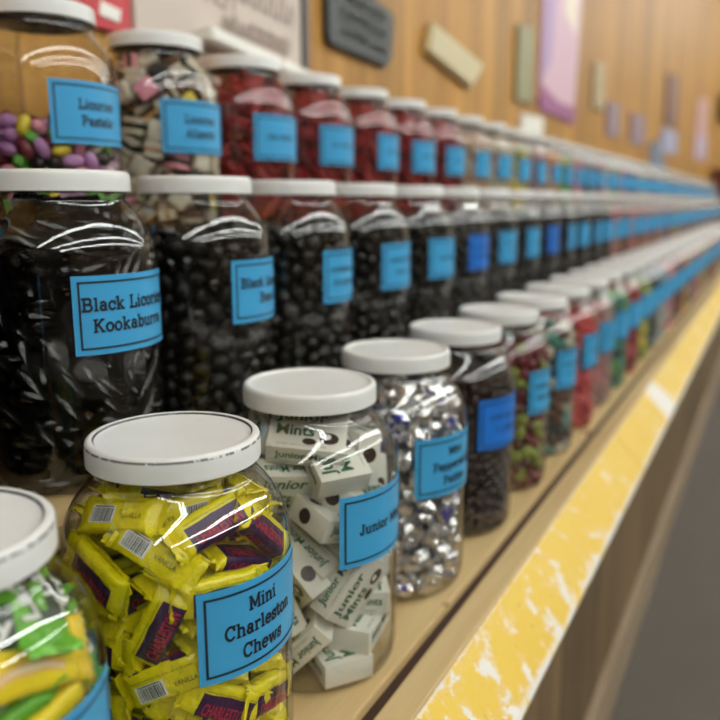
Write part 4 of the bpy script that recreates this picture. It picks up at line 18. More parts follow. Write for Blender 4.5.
    'allsort': '''-452,-398,127,174,0,0,99 452,-429,127,183,0,0,81 588,56,127,106,0,0,-169 337,504,127,70,0,0,-187 -256,-543,127,0,193,-53,0 -549,-141,127,200,0,0,11 424,-131,147,28,-139,28,139 -367,457,127,200,0,0,-2 -450,-204,341,116,81,116,-81 401,245,127,83,0,0,182 -595,101,127,134,0,0,149 440,-425,356,68,50,118,138 224,-528,147,137,-35,137,35 -150,620,341,87,112,-86,112 626,77,341,90,90,109,109 -608,-51,341,115,-82,-115,-82 -148,568,127,142,0,0,140 532,-339,598,100,23,-146,-90 -359,217,279,131,95,115,25 -166,-426,366,6,97,3,-175 -602,117,747,30,0,29,196 -611,66,560,17,1,29,197 28,-600,245,136,90,-38,-109 506,319,341,137,34,137,-35 94,609,147,5,141,-5,141 362,508,321,0,-63,-190,0 197,-584,399,111,42,39,156 585,-184,352,118,-6,10,-161 -405,492,341,60,128,-60,128 -389,-409,415,51,-22,-167,-96 604,41,576,126,127,-63,-64 -573,265,333,84,63,-132,-107 119,538,383,94,-90,-106,109 -8,-619,552,72,125,125,60 -280,-548,612,43,96,-14,170 -11,369,1010,112,159,-40,17 -120,422,341,86,112,-86,112 290,-311,560,193,12,-16,-50 413,465,550,83,3,-5,-182 515,229,575,135,-133,-46,43 -406,-133,585,33,-46,-121,149 -99,424,555,152,0,0,-130 -29,-387,555,30,-48,-141,-130 247,-541,666,167,59,-75,55 403,-121,575,20,-50,-148,123 -376,337,545,106,117,-121,-19 -500,-319,647,109,-56,-157,-18 -597,163,936,159,-21,20,118 166,599,595,28,3,0,198 -388,29,787,6,139,-38,-138 57,-620,795,131,67,-60,-121 -269,553,738,168,22,-26,-103 258,297,743,130,-52,-124,-72 423,54,783,31,-102,169,10 71,-369,768,139,133,40,-38 -195,-589,852,140,-84,-50,104 -273,278,875,190,33,4,-52 -35,608,787,57,-6,128,-143 -464,362,706,68,-73,6,173 612,-167,806,142,21,138,-15 433,-442,801,155,-91,-87,-12 -379,76,1018,54,133,-10,139 77,413,796,74,-3,142,-119 -286,-289,761,64,-63,71,-164 322,-207,809,66,21,86,167 -236,279,1142,106,-8,-155,-67 632,-67,1044,4,140,-18,-141 341,535,795,142,-129,54,-20 -149,-334,936,39,58,-1,187 181,315,1421,89,-60,73,-152 216,-343,969,25,104,149,79 -257,530,954,24,-188,57,-29 -617,-141,823,108,66,124,93 296,213,983,190,-33,-19,50 348,-501,1177,20,62,-189,-6 -16,621,1046,85,-74,-127,-106 386,470,1017,95,-122,-61,-110 -596,-73,1051,146,9,124,-56 -341,518,1157,39,157,47,-108 221,-590,972,70,-16,-132,-132 201,582,1200,2,194,-33,36 -553,113,1252,158,4,-54,-110 511,-298,1044,4,146,136,-18 537,309,832,186,52,7,51 230,279,1176,55,149,8,-121 395,-34,1017,126,-33,-151,13 -153,589,1250,15,68,-135,-130 -8,-375,1096,69,-66,109,138 -492,336,1084,58,170,-88,-5 84,610,1369,196,0,-36,-13 -429,-462,872,91,-16,-133,117 285,-220,1207,89,-171,10,51 600,175,1025,24,-24,128,-150 -391,-193,984,23,-41,-104,165 550,-298,1241,50,2,17,193 427,439,1258,179,-16,-8,88 -45,-626,1033,145,-128,35,41 591,203,1237,0,-34,196,-15 -560,179,1431,153,-50,-20,117 -517,-361,1100,91,-135,6,-116 112,-343,1305,3,97,20,-174 400,-488,1390,133,-131,-36,61 -328,-107,1205,165,105,35,22 -301,-542,1056,88,55,-80,-151 -447,394,1355,121,155,-35,0 344,522,1435,96,7,-16,-175 594,-66,1282,62,-127,-82,-116 -334,-64,1443,67,125,-8,141 5,374,1294,186,7,-69,-24 -179,-313,1251,173,32,-92,-24 75,-609,1225,8,-52,-7,-193 -216,596,1480,52,0,138,-135 493,-206,1454,115,-65,144,44 -412,-450,1289,67,-41,58,-174 554,232,1448,50,-135,67,122 -586,121,1686,68,106,-136,-77 -559,-219,1298,150,-41,-92,-86 34,614,1558,197,-1,-36,-7 -122,-597,1319,129,-62,-77,116 -167,366,1449,92,-14,120,-130 594,18,1506,133,48,123,-69 258,-303,1482,5,177,-79,-50 -311,-536,1460,90,49,-66,-158 365,80,1258,70,117,-16,-146 -66,-364,1456,40,86,132,-116 39,368,1605,24,48,113,-156 598,156,1703,195,-35,-11,24 -523,-329,1480,90,40,-32,171 463,-412,1659,82,167,-61,-39 -264,-279,1576,124,13,75,137 163,-599,1439,121,7,12,158 -269,544,1687,24,86,177,27 455,408,1618,176,6,51,-79 123,-417,1673,29,-176,-71,-56 -600,-88,1542,121,-79,64,123 -445,413,1589,67,31,11,-186 -35,612,1755,87,119,-113,-74 -443,61,1813,170,5,102,-24 -316,493,1875,103,144,-79,-49 255,-22,1926,183,18,28,73 220,578,1712,133,89,72,96 -63,-616,1578,137,-56,-56,122 241,274,1698,92,-69,-163,-14 598,-193,1712,79,141,44,109 -213,-564,1701,181,9,-79,-30 -498,359,1783,177,3,-20,91 40,-602,1821,0,170,7,-104 -496,-386,1704,147,74,-113,9 334,147,1516,118,14,-131,93 -290,230,1629,144,93,97,-35 -271,52,1904,104,-69,75,-137 383,-98,1679,47,13,36,191 480,371,1831,106,-17,153,72 -287,-242,1815,195,-36,-17,18 -98,547,1933,151,21,-29,-126 -597,-164,1770,89,135,-56,-104 -45,-179,1903,198,21,-10,10 127,538,1914,117,-95,68,-112 574,-23,1895,132,-45,-85,-115 -425,303,1972,84,78,33,-161 351,204,1866,170,71,49,61 -180,288,1848,154,-2,46,118 179,-210,2076,176,87,-38,-7 237,-310,1820,89,141,-109,-15 -517,84,1981,66,-107,82,-132 514,173,1966,152,51,55,-107 96,156,1974,179,-15,29,-82 -7,-400,1911,139,-121,-59,-52 477,-302,1891,80,168,-48,-54 -378,114,2104,83,-142,-98,58 322,405,2005,164,-55,-38,93 471,-140,2025,177,60,14,-69 -498,-243,1936,101,38,-27,166 -321,-189,2021,81,132,25,-124 -105,352,2015,3,-36,-30,-194 -98,-511,1998,96,-67,115,114 -366,-468,1868,130,100,-110,30 135,285,2163,30,-75,-182,14 310,-538,1851,80,5,134,-125 416,15,2113,6,-89,66,166 -439,-85,2091,192,-43,-33,19 -236,402,2100,148,-65,-113,-31 363,250,2096,66,-172,-54,56 -85,44,2053,112,113,2,-121 137,-500,2008,120,5,5,160 -246,-397,2057,148,-96,-61,72 -164,-327,2130,14,-81,-138,119 219,122,2211,173,59,51,63 -378,117,2180,74,-110,-93,-117 -353,-282,2075,150,-94,-63,68 101,-350,2185,8,46,83,-176 -119,-354,2213,144,32,-7,134 421,66,2160,137,-8,-143,25 -70,363,2230,89,-115,-53,-126 345,-360,2044,7,-127,81,-131 -308,268,2169,43,49,154,109 92,463,2093,107,24,-26,-165 368,-193,2141,184,61,8,-49 182,-317,2200,163,93,-22,67 27,-399,2174,3,140,-4,142 -121,125,2211,177,67,45,47 15,373,2231,54,-36,-10,189 -262,-52,2223,50,58,-161,-91 104,-20,2211,94,29,150,89 -14,-58,2211,172,-73,-1,73 194,332,2176,69,-60,68,-164''',
    'lump': '''-356,-528,109,5,-99,-170,37 430,-255,104,17,155,123,23 -484,-409,128,7,164,16,113 -201,-609,119,141,-41,-97,95 -492,399,122,58,19,-162,101 636,-144,104,159,17,22,118 -371,530,118,104,-10,101,-138 -571,-267,115,160,-60,32,99 -634,-102,123,7,85,81,162 455,-461,104,171,20,20,100 242,599,105,17,151,127,25 274,-583,110,73,182,35,11 388,499,114,65,65,-4,-178 577,-322,128,156,23,120,-29 -545,-331,285,134,74,-56,115 -283,400,106,75,-6,45,-180 405,264,118,127,-152,8,29 -631,70,110,27,172,-87,44 -28,638,105,33,19,-22,195 645,60,105,113,-21,-3,164 -468,62,107,27,-135,136,-48 43,639,326,46,78,175,32 -48,-526,104,4,-129,150,26 271,389,113,72,-153,107,-2 -461,-133,105,83,5,32,179 -214,-427,105,199,24,-2,2 585,234,122,153,111,35,-56 -97,475,104,76,-4,29,-183 -411,254,109,195,-1,45,3 512,380,122,55,-38,159,102 284,-372,118,27,39,-90,172 87,-640,117,174,86,31,-37 -374,-305,106,199,-4,-19,-11 477,-60,104,126,-26,0,-153 -270,-574,256,107,-40,27,162 134,-474,105,154,-22,7,-125 -602,258,107,16,-109,160,-46 -205,597,113,145,71,51,107 123,628,200,41,-67,184,-8 27,-494,234,137,39,66,124 167,-615,602,179,-50,20,-70 419,-225,250,54,-34,-13,189 95,473,104,190,10,-24,-58 469,116,153,198,1,23,-19 -638,157,248,70,-143,-107,57 -377,517,389,184,-61,44,-20 473,-58,256,37,-7,62,186 368,512,273,118,-72,-26,142 172,-643,252,187,8,66,23 -119,634,251,123,2,101,-121 -433,-229,234,189,43,-7,-47 -509,-47,228,167,6,-32,-105 492,-403,253,138,-28,-64,127 -292,567,533,88,-137,-108,-44 318,342,253,45,25,-192,-24 182,-427,257,81,-82,11,163 -451,158,236,26,-7,-14,198 -438,463,262,22,-193,-18,46 -6,499,233,15,-197,22,21 -286,569,254,152,17,31,-126 619,-204,255,10,-194,40,-23 -554,325,261,38,67,183,26 520,407,300,148,-93,73,-65 370,-518,226,33,65,68,-173 -538,240,494,114,-88,-76,117 -130,-461,240,49,-154,-89,78 70,453,375,20,-131,-103,109 -81,-644,222,77,-3,-179,-45 -347,316,233,33,-139,-138,27 641,-35,249,82,97,13,-154 179,451,245,24,163,112,-22 627,133,244,15,13,98,173 647,-123,390,110,165,-23,-17 -393,220,365,13,134,-147,13 -303,-365,236,69,-21,62,-176 -640,-10,327,73,-50,-165,71 442,239,271,69,-24,61,-176 -144,-624,379,127,-71,-23,135 -187,421,234,182,66,19,48 -414,-487,278,79,97,-18,-155 437,-134,393,73,-34,-47,177 166,-641,433,86,-77,-104,-126 536,351,465,115,-91,-115,73 327,-329,322,18,-35,-57,188 -267,372,365,34,-192,-43,-13 589,-299,371,39,-191,43,-17 -601,222,388,13,57,12,191 -607,-186,259,34,-164,-102,-38 591,238,345,96,-65,-81,-142 -613,-159,414,175,27,24,90 -495,56,348,10,-30,-197,-11 177,639,467,78,-46,149,98 251,588,327,81,-91,-32,155 646,116,636,4,-19,191,57 304,-570,348,8,-84,52,174 -607,-262,561,92,58,149,78 18,-639,350,106,-46,-119,112 -259,-442,357,173,38,-9,93 654,-25,529,123,73,31,136 383,539,448,121,-130,90,18 425,407,392,23,165,110,17 -325,292,489,6,-125,154,-19 -447,478,539,28,177,-86,-22 649,70,396,114,-10,-6,164 -92,430,373,28,-80,-115,-140 427,-464,395,128,35,119,91 -350,-289,369,16,37,-11,-196 302,-571,506,109,-55,-16,158 -513,410,398,33,-185,65,-24 -221,606,383,70,-118,-144,20 -237,430,540,80,-9,-159,92 -493,-396,416,180,55,69,5 458,78,331,14,54,-185,52 22,-656,527,77,103,119,96 -132,-641,545,73,129,113,73 415,187,423,30,18,-48,-191 -268,-578,449,167,-20,-108,10 -147,-644,715,124,146,-56,7 -635,68,466,190,-26,15,-53 -63,660,450,79,58,112,-134 611,-218,532,126,-70,-115,77 -537,-266,450,30,51,-121,-148 -161,-440,482,72,-88,53,-155 437,-462,925,181,-79,11,-29 617,203,517,142,-63,83,-95 -609,174,575,93,-11,105,142 530,-370,492,92,-171,46,7 536,-342,658,143,68,72,99 120,-502,481,75,26,120,-139 -407,-515,458,134,111,64,75 -648,18,671,78,-106,18,-150 68,624,522,115,128,6,-101 -132,604,527,154,108,-45,51 508,39,477,157,41,3,-117 -404,270,630,181,-58,7,-61 -566,342,549,117,-128,-8,99 -646,-89,551,68,187,11,-22 219,402,395,135,56,78,112 336,-385,568,79,1,146,-112 -572,271,707,193,28,18,41 267,542,529,32,180,-77,-25 -149,-475,652,139,16,69,125 -626,116,747,27,161,31,-112 -443,39,499,12,44,-165,103 -291,599,998,43,19,-159,-112 -343,-473,595,26,-4,-135,-145 -358,541,675,174,48,-48,72 468,237,580,43,-111,-38,-156 142,640,640,37,-14,-193,36 446,-485,576,108,-19,115,-122 -193,617,665,85,65,-169,9 -652,5,871,198,16,-26,-2 444,449,542,32,-154,-120,-30 -317,-576,616,62,-18,99,162 442,-463,753,84,-97,-153,-12 -427,-464,706,142,12,-20,138 -517,-53,665,73,89,-141,-83 540,371,638,46,165,-71,-75 -493,-408,577,2,-170,-98,40 587,272,743,178,73,21,50 -612,211,864,113,14,-88,-140 576,-334,901,52,62,-125,-133 -33,647,660,31,123,-4,-154 306,-553,671,83,140,116,2 324,563,632,37,-71,-182,21 -473,416,687,14,-8,-74,185 264,550,889,17,-133,148,11 -466,-247,638,120,121,-100,-31 -637,-179,710,99,79,134,78 364,362,673,52,-21,-7,192 183,637,806,154,110,-58,26 462,-227,613,110,-103,-130,13 248,542,731,26,65,169,80 7,-642,678,107,-14,-4,168 -203,636,840,16,20,-125,-154 621,-106,655,24,99,92,-145 580,123,958,6,-168,-90,59 42,478,687,99,-40,27,-167 288,-428,730,21,57,-99,-163 610,-226,769,108,-25,42,-161 -628,-162,894,1,-123,-105,-117 -570,-131,826,48,-181,29,-64 647,-6,757,88,133,-115,35 479,411,792,152,-42,-50,113 332,-567,847,158,-76,-73,-62 -290,-568,783,94,-47,45,164 167,-613,765,72,180,-29,42 -446,197,792,66,127,-127,57 290,331,800,23,-104,169,4 -548,-184,986,20,192,-44,-29 643,155,802,2,137,-9,146 624,-154,919,28,35,-41,191 -93,596,779,160,38,-72,-88 479,-340,777,106,160,53,-20 -549,-331,756,21,-113,155,53 -386,537,842,78,-1,159,-94 -572,105,1096,77,-46,-169,-58 113,-482,791,10,-139,80,119 -258,533,784,9,-106,-126,-113 -450,-444,858,38,137,122,71 356,556,795,34,-80,-123,131 -391,-289,827,67,118,92,-114 74,521,851,154,68,94,-54 -433,405,810,16,134,-80,-123 353,-562,1044,58,21,152,-114 499,-433,1088,77,-26,160,-89 532,-338,1237,32,68,24,184 407,228,873,11,84,-179,27 498,88,785,92,88,54,-145 11,-639,822,171,28,-38,-92 470,-141,840,105,-2,29,-168 7,661,854,152,-112,-49,-46 587,309,892,82,-52,-148,93 11,-660,987,37,-12,123,153 -641,163,1037,69,129,-75,-114 430,436,925,46,194,-8,-19 444,-226,1096,180,-39,-36,70 -451,-466,1177,181,50,-9,-69 -297,-428,828,164,-41,-74,-77 -640,-18,1027,58,42,-65,175 572,332,1156,126,-110,109,-8 -143,-624,888,150,-105,40,-69 -560,-311,919,58,-187,-3,41 192,-632,937,39,17,115,-158 483,-313,944,109,58,-50,-150 484,433,1039,12,149,22,-131 -464,3,939,190,-9,59,-10 633,196,1028,95,67,105,124 -539,368,893,19,148,99,-89 -120,498,936,82,165,-75,-22 -423,-492,1017,81,-162,68,-50 141,623,979,108,57,120,103 647,29,931,57,99,-123,-109 80,-575,955,164,44,-54,90 -641,-185,1082,83,-129,25,-126 389,-432,1049,105,72,142,60 -250,-434,1060,30,159,118,-4 367,549,973,95,162,-9,-69 -94,645,996,148,-125,-49,9 -152,-639,1072,8,-44,146,129 234,438,1029,44,-4,59,-186 629,-87,1071,107,28,-87,-142 19,580,1021,2,-73,-179,52 -555,-357,1079,107,148,-20,-78 -311,485,937,151,76,52,-94 -400,-513,1321,100,-144,93,29 266,-522,931,102,-157,-36,-59 -366,316,990,9,87,48,-173 -428,461,987,83,-2,182,-4 -395,-343,1014,83,149,33,-99 593,-267,1053,13,115,-146,73 244,583,1123,153,19,-107,69 161,-626,1101,10,19,-77,-183 -567,281,1033,156,-39,82,-85 -580,-85,1117,188,-30,45,40 -497,414,1121,55,175,43,67 -289,-560,947,60,-67,178,-15 537,299,1025,137,34,-140,18 -130,-491,973,139,-26,-34,-137 220,-530,1096,25,-23,-89,176 -350,530,1142,116,17,37,-158 -205,472,1081,125,-21,14,-154 -604,210,1195,173,-34,-27,-91 18,-587,1097,22,141,127,59 632,51,1157,94,52,168,-19 -181,620,1151,151,-100,4,85 641,64,1365,50,170,5,-92 108,466,1159,32,-6,-100,-170 432,-483,1258,164,35,104,-34 -303,-577,1139,114,97,-94,92 -125,-485,1170,124,-11,-118,103 298,-591,1217,2,76,-137,124 491,127,1129,16,110,128,107 -643,29,1194,58,-114,-144,54 -439,251,1177,71,-103,49,-148 266,419,1207,9,153,6,128 382,507,1155,138,34,-120,-74 28,654,1121,186,-37,64,7 134,-632,1264,24,-86,-3,179 -301,590,1298,156,117,37,26 -437,33,1220,65,-41,101,-155 -279,-457,1227,109,-116,-17,-120 498,-54,1135,157,115,21,43 358,343,1099,84,-24,178,-25 320,569,1294,54,-183,39,-45 600,-192,1200,154,75,-29,-99 -531,-268,1154,57,191,18,-4 471,122,1294,78,10,53,176 -547,329,1271,29,57,-170,84 372,-331,1205,152,29,-31,-123 529,-406,1405,89,-6,153,-94 145,619,1243,10,132,143,46 -24,-648,1208,137,-3,-140,39 -559,-326,1261,13,-79,-63,172 -171,-605,1265,57,120,138,-57 639,-45,1288,38,18,93,172 208,-459,1255,172,-26,26,96 209,598,1410,9,84,-173,55 -625,-140,1249,34,-181,-78,2 -354,480,1240,40,6,57,-187 -631,39,1339,191,-32,46,21 451,-164,1253,6,76,-109,-149 -602,-228,1396,113,53,-139,-71 -140,-631,1440,23,170,-35,-97 -74,578,1177,52,117,6,-153 -459,475,1327,53,-79,133,-116 305,-381,1350,71,-29,-154,102 631,193,1238,55,133,-68,121 437,212,1419,13,27,12,197 29,-495,1272,156,76,-75,65 470,447,1289,66,-55,-169,-62 -81,657,1290,54,-47,-150,-112 -458,-207,1314,16,96,-121,126 593,-237,1351,193,-39,-5,34 379,302,1285,134,-93,78,-85 -438,-388,1273,52,108,-134,87 -194,620,1440,170,96,22,39 -602,195,1365,127,117,-27,97 -642,-68,1475,74,-61,-100,144 -524,-387,1418,68,-76,-171,23 553,319,1320,103,7,70,-156 26,-636,1376,21,169,105,7 -462,142,1339,32,147,127,-37 657,-107,1442,52,-127,45,-138 -166,489,1312,13,117,60,150 622,224,1440,21,-155,-14,-124 182,-636,1453,105,112,110,-65 -614,209,1547,163,-55,-86,55 -559,356,1448,90,6,-158,-83 501,-130,1425,46,-134,105,-95 55,495,1309,12,157,119,33 270,603,1575,114,-157,-4,-49 -376,-460,1423,18,35,24,195 383,533,1448,69,-1,-92,163 -441,-265,1487,86,7,-144,109 -399,307,1343,127,23,129,81 45,656,1401,80,-169,35,64 321,-550,1390,129,55,-138,-35 -286,-589,1408,21,99,13,172 261,439,1389,77,181,2,-34 549,349,1567,101,27,-75,153 -2,-674,1534,17,7,-139,142 -506,-84,1382,65,119,-99,108 482,419,1438,149,-129,-34,9 -52,510,1425,7,-83,-181,20 -581,-268,1693,137,-15,21,143 -585,-245,1568,130,46,71,126 418,-470,1513,151,-40,-81,95 -615,74,1484,166,102,37,-28 0,451,1559,123,36,22,-152 -138,-480,1350,177,-35,-73,45 415,-278,1387,85,-39,92,151 643,40,1553,109,-59,-154,-30 434,498,1606,124,138,-1,-76 -480,226,1486,12,115,-87,-138 586,112,1502,77,-112,-140,44 95,654,1549,122,-44,43,-146 -339,-533,1581,119,72,68,126 628,-128,1612,86,4,-24,-179 -479,-60,1551,1,-48,194,-6 -343,503,1392,133,3,-29,146 166,474,1579,108,-72,-150,-26 313,553,1708,178,22,-41,79 -308,-116,1910,190,-59,2,21 588,-275,1529,94,124,123,27 182,-471,1411,17,58,-1,-191 -414,110,1578,36,-34,4,-194 -238,558,1526,137,145,16,-8 409,-227,1536,13,28,197,-6 -627,-103,1648,45,160,94,-59 163,645,1707,91,-45,119,124 -404,496,1501,69,-11,187,3 -312,-346,1570,121,62,-132,-64 556,-336,1840,2,150,-8,-133 -56,-499,1552,171,-38,-59,77 -362,342,1520,60,-97,-89,-139 -425,263,1664,60,59,170,63 315,386,1571,30,-181,77,25 496,393,1865,12,-75,-84,165 -257,254,1626,126,39,-73,131 -74,628,1553,70,-100,-158,1 277,-384,1527,193,-19,46,-17 537,331,1724,106,34,18,-165 -369,-194,1611,125,-57,54,135 613,203,1614,26,-37,39,-191 260,228,1640,84,35,-85,-157 -288,120,1687,32,24,-104,166 -206,-231,1640,155,-21,76,-99 -149,644,1749,105,-89,91,113 374,-534,1698,84,-29,-15,-179 -139,572,1668,8,-75,-166,82 256,-186,1622,78,-174,-15,-58 -78,290,1609,82,10,-157,-93 469,-70,1573,125,-20,-102,-117 -209,-459,1511,120,-98,-108,66 -644,75,1648,159,-15,98,-69 -288,596,1628,34,31,-117,-155 -471,-432,1551,25,-170,-95,38 420,228,1579,48,115,-154,26 -502,408,1606,59,-34,91,-165 138,-596,1556,166,-41,-78,-69 -476,-429,1712,76,157,94,29 -121,631,1919,20,3,50,-192 -171,-610,1614,151,-67,11,-113 308,53,1645,164,-11,11,113 453,-83,1743,49,-11,193,18 31,379,1701,61,-83,39,-167 -425,-55,1694,28,133,-146,-16 -506,426,1788,21,129,-91,121 371,360,1707,38,-185,34,58 297,-570,1564,104,-47,24,163 54,-440,1669,152,-55,10,-117 417,206,1743,66,-183,-41,-26 -276,-590,1738,0,82,46,-177 -566,152,1718,0,173,76,67 0,651,1693,115,-87,-101,95 -620,-186,1825,102,103,-136,21 525,-404,1660,138,33,140,-11 497,56,1660,14,0,50,193 131,-284,1667,86,168,-64,-15 -287,-3,1777,129,6,-100,116 186,349,1705,113,-147,-48,58 -293,-409,1734,168,-40,-45,91 -627,136,1822,55,-99,-101,130 -340,487,1653,72,-186,17,-8 -134,-486,1801,198,10,-27,10 121,503,1764,126,-144,54,-20 -115,-118,1876,25,-193,43,-13 69,-633,1701,2,128,69,-137 620,-193,1756,3,195,-28,-36 -288,542,1924,41,-80,-52,-171 -146,-429,1661,3,107,-169,-6 419,56,1817,118,-120,23,105 659,37,1741,143,-37,-109,78 -185,219,1812,12,-179,-71,-54 371,-354,1640,29,174,-74,-59 -56,578,1825,120,133,27,86 284,-68,1764,50,-107,160,-24 223,-445,1684,182,18,77,-23 416,441,1981,37,-8,-62,186 -40,-298,1612,42,-89,-155,-79 148,186,1878,29,188,45,41 -332,332,1779,118,132,-85,-39 307,-266,1772,38,117,158,7 -304,-176,1769,38,-16,196,1 262,131,1777,31,-174,93,-7 610,198,1781,163,99,52,-31 -91,-643,1760,1,34,-32,-195 -150,361,1744,27,-193,1,-45 217,-619,1720,146,4,136,3 209,-185,1865,173,-60,-56,-59 -553,-360,1839,134,70,-130,-18 -347,165,1848,61,66,164,-70 376,307,1868,152,-128,-25,1 470,-243,1692,42,-24,-163,106 123,370,1861,75,-154,93,-43 387,-443,1911,109,-61,47,149 -154,-268,1775,77,-134,-124,28 -35,197,1912,123,138,13,-75 266,433,1858,61,121,9,-147 640,-64,1866,19,-48,-103,164 -373,539,1791,33,-156,-3,120 97,-505,1810,40,-14,42,-191 314,150,1920,149,-32,50,-120 -390,-326,1834,173,33,24,91 485,155,1929,79,144,65,-93 314,-547,1854,71,-80,-37,165 -584,280,1713,50,58,-156,-98 382,525,1867,90,-96,-97,-116 559,258,1943,140,31,133,-42 -632,-32,1767,185,-37,-31,-60 35,-8,1876,130,-12,25,-149 -99,-623,1904,21,-156,115,-46 -8,-341,1777,85,148,103,-12 -435,435,1920,128,-75,-13,133 278,518,1997,111,136,95,14 462,-202,1854,8,171,95,41 -283,40,1972,139,1,-143,2 2,-601,2018,116,-155,36,35 439,-452,1812,106,-40,22,163 60,660,1854,6,1,125,156 206,-2,1880,29,-146,123,-51 -470,82,2043,43,-170,-33,-90 48,-236,1890,25,92,110,-137 346,-81,1926,34,135,-86,-115 640,104,1913,87,79,71,145 -536,295,1836,111,-18,-91,-139 -466,-171,1830,114,43,-105,-119 234,605,1872,168,65,73,-47 487,-353,1986,8,193,40,-31 -257,556,1803,135,21,-122,-81 -648,-41,1898,131,58,-110,-87 338,-245,1973,55,-177,12,75 -34,358,1886,125,6,-154,25 -390,-514,1832,69,-120,71,126 174,-344,1828,16,-56,-54,184 -528,333,1945,75,99,153,33 484,-175,2032,107,107,34,-127 117,-650,1880,124,-153,-17,29 -135,61,1879,50,190,31,23 -559,-270,1965,21,53,-187,43 -215,356,1909,24,0,144,-137 -107,-300,1920,57,-160,-101,-32 -470,60,1861,56,-15,-122,148 -313,-486,2017,15,162,115,20 128,87,1998,73,-183,-26,-23 496,-29,1957,113,-44,-84,135 87,570,1948,167,-58,13,93 50,-388,1937,158,110,17,-51 235,-566,1943,80,-108,-5,148 -57,-18,2003,11,-104,170,8 -403,431,2007,26,-25,192,-44 -269,-280,1980,120,-25,119,104 -577,-93,1953,101,-121,-45,114 194,-334,1999,142,103,-68,-67 -267,-426,1903,51,172,-80,-36 19,583,1998,16,181,74,-39 -417,-213,2014,141,40,-136,12 -175,-153,2022,130,73,64,-117 -441,-414,1951,81,-7,116,-141 -221,208,1979,79,14,-159,-91 -588,169,1966,164,-43,20,-104 -112,-449,1973,79,-116,-121,-76 100,-114,1978,191,-23,56,2 -586,13,2027,4,-34,-38,-193 -133,491,1975,75,-153,-63,-84 -548,-145,2047,96,40,-145,-90 -514,249,2063,145,94,49,88 393,254,2032,53,12,-129,-143 -266,-596,1920,85,-142,-64,-92 591,-202,1931,127,57,143,-18 354,63,2042,32,37,12,194 38,-533,1972,151,102,60,-57 -402,213,1990,41,-177,79,-24 -386,-62,2061,123,-105,98,65''',
}

def pack(name):
    out = []
    for s in PACK[name].split():
        v = [int(t) for t in s.split(',')]
        q = Quaternion([t / 200 for t in v[3:]]); q.normalize()
        out.append((Vector([t / 1e4 for t in v[:3]]), q))
    return out

# ------------------------------------------------------------------ helpers
def lin(c):
    c = c / 255.0
    return c / 12.92 if c <= 0.04045 else ((c + 0.055) / 1.055) ** 2.4
def rgb(r, g, b): return (lin(r), lin(g), lin(b), 1.0)

def obj(name, me, mat=None, parent=None):
    if isinstance(me, bmesh.types.BMesh):
        bm = me; me = bpy.data.meshes.new(name); bm.to_mesh(me); bm.free()
    o = bpy.data.objects.new(name, me)
    COL.objects.link(o)
    if mat is not None:
        for m in (mat if isinstance(mat, (list, tuple)) else [mat]): me.materials.append(m)
    if parent is not None: o.parent = parent
    return o
def mesh(name, bm, mats=(), smooth=None):
    me = bpy.data.meshes.new(name); bm.to_mesh(me); bm.free()
    for m in mats: me.materials.append(m)
    if smooth is not None:
        me.polygons.foreach_set('use_smooth', [True] * len(me.polygons))
        me.set_sharp_from_angle(angle=math.radians(smooth))
    return me
def empty(name, loc):
    o = bpy.data.objects.new(name, None); COL.objects.link(o); o.location = loc; o.empty_display_size = .05
    return o
def tag(o, label=None, cat=None, group=None, kind=None):
    if label: o['label'] = label
    if cat: o['category'] = cat
    if group: o['group'] = group
    if kind: o['kind'] = kind
    return o
def add_box(bm, x0, x1, y0, y1, z0, z1, bev=0.0, mi=0):
    n = bmesh.new(); bmesh.ops.create_cube(n, size=1)
    bmesh.ops.scale(n, vec=(x1 - x0, y1 - y0, z1 - z0), verts=n.verts)
    bmesh.ops.translate(n, vec=((x0 + x1) / 2, (y0 + y1) / 2, (z0 + z1) / 2), verts=n.verts)
    if bev: bmesh.ops.bevel(n, geom=n.edges[:], offset=bev, segments=2, affect='EDGES', profile=.5)
    join(bm, n, mi)
def join(bm, n, mi=0, mtx=None):
    mp = {}
    for v in n.verts: mp[v] = bm.verts.new(mtx @ v.co if mtx is not None else v.co)
    for f in n.faces:
        g = bm.faces.new([mp[v] for v in f.verts]); g.material_index = mi if mi is not None else f.material_index; g.smooth = f.smooth
    n.free()
def lathe(prof, seg=48, close_top=False, close_bot=False):
    bm = bmesh.new(); rings = []
    for r, z in prof:
        if r < 1e-6: rings.append([bm.verts.new((0, 0, z))])
        else: rings.append([bm.verts.new((r * math.cos(2 * PI * i / seg), r * math.sin(2 * PI * i / seg), z)) for i in range(seg)])
    for a, b in zip(rings, rings[1:]):
        for i in range(seg):
            j = (i + 1) % seg
            if len(a) == 1: bm.faces.new((a[0], b[j], b[i]))
            elif len(b) == 1: bm.faces.new((a[i], a[j], b[0]))
            else: bm.faces.new((a[i], a[j], b[j], b[i]))
    bmesh.ops.recalc_face_normals(bm, faces=bm.faces)
    return bm
def font_polys(text, w=None, h=None, bold=0.):
    """flat outline of a line of plain letters, fitted to a w x h box round the origin"""
    cu = bpy.data.curves.new('t', 'FONT'); cu.body = text; cu.align_x = 'CENTER'; cu.resolution_u = 2; cu.offset = bold
    o = bpy.data.objects.new('t', cu); COL.objects.link(o)
    dg = bpy.context.evaluated_depsgraph_get(); dg.update()
    me = bpy.data.meshes.new_from_object(o.evaluated_get(dg))
    vs = [v.co.copy() for v in me.vertices]; fs = [tuple(p.vertices) for p in me.polygons]
    bpy.data.objects.remove(o); bpy.data.curves.remove(cu); bpy.data.meshes.remove(me)
    x0 = min(v.x for v in vs); x1 = max(v.x for v in vs); y0 = min(v.y for v in vs); y1 = max(v.y for v in vs)
    sx = w / (x1 - x0); sy = h / (y1 - y0) if h else sx
    vs = [Vector(((v.x - (x0 + x1) / 2) * sx, (v.y - (y0 + y1) / 2) * sy, 0)) for v in vs]
    return vs, fs
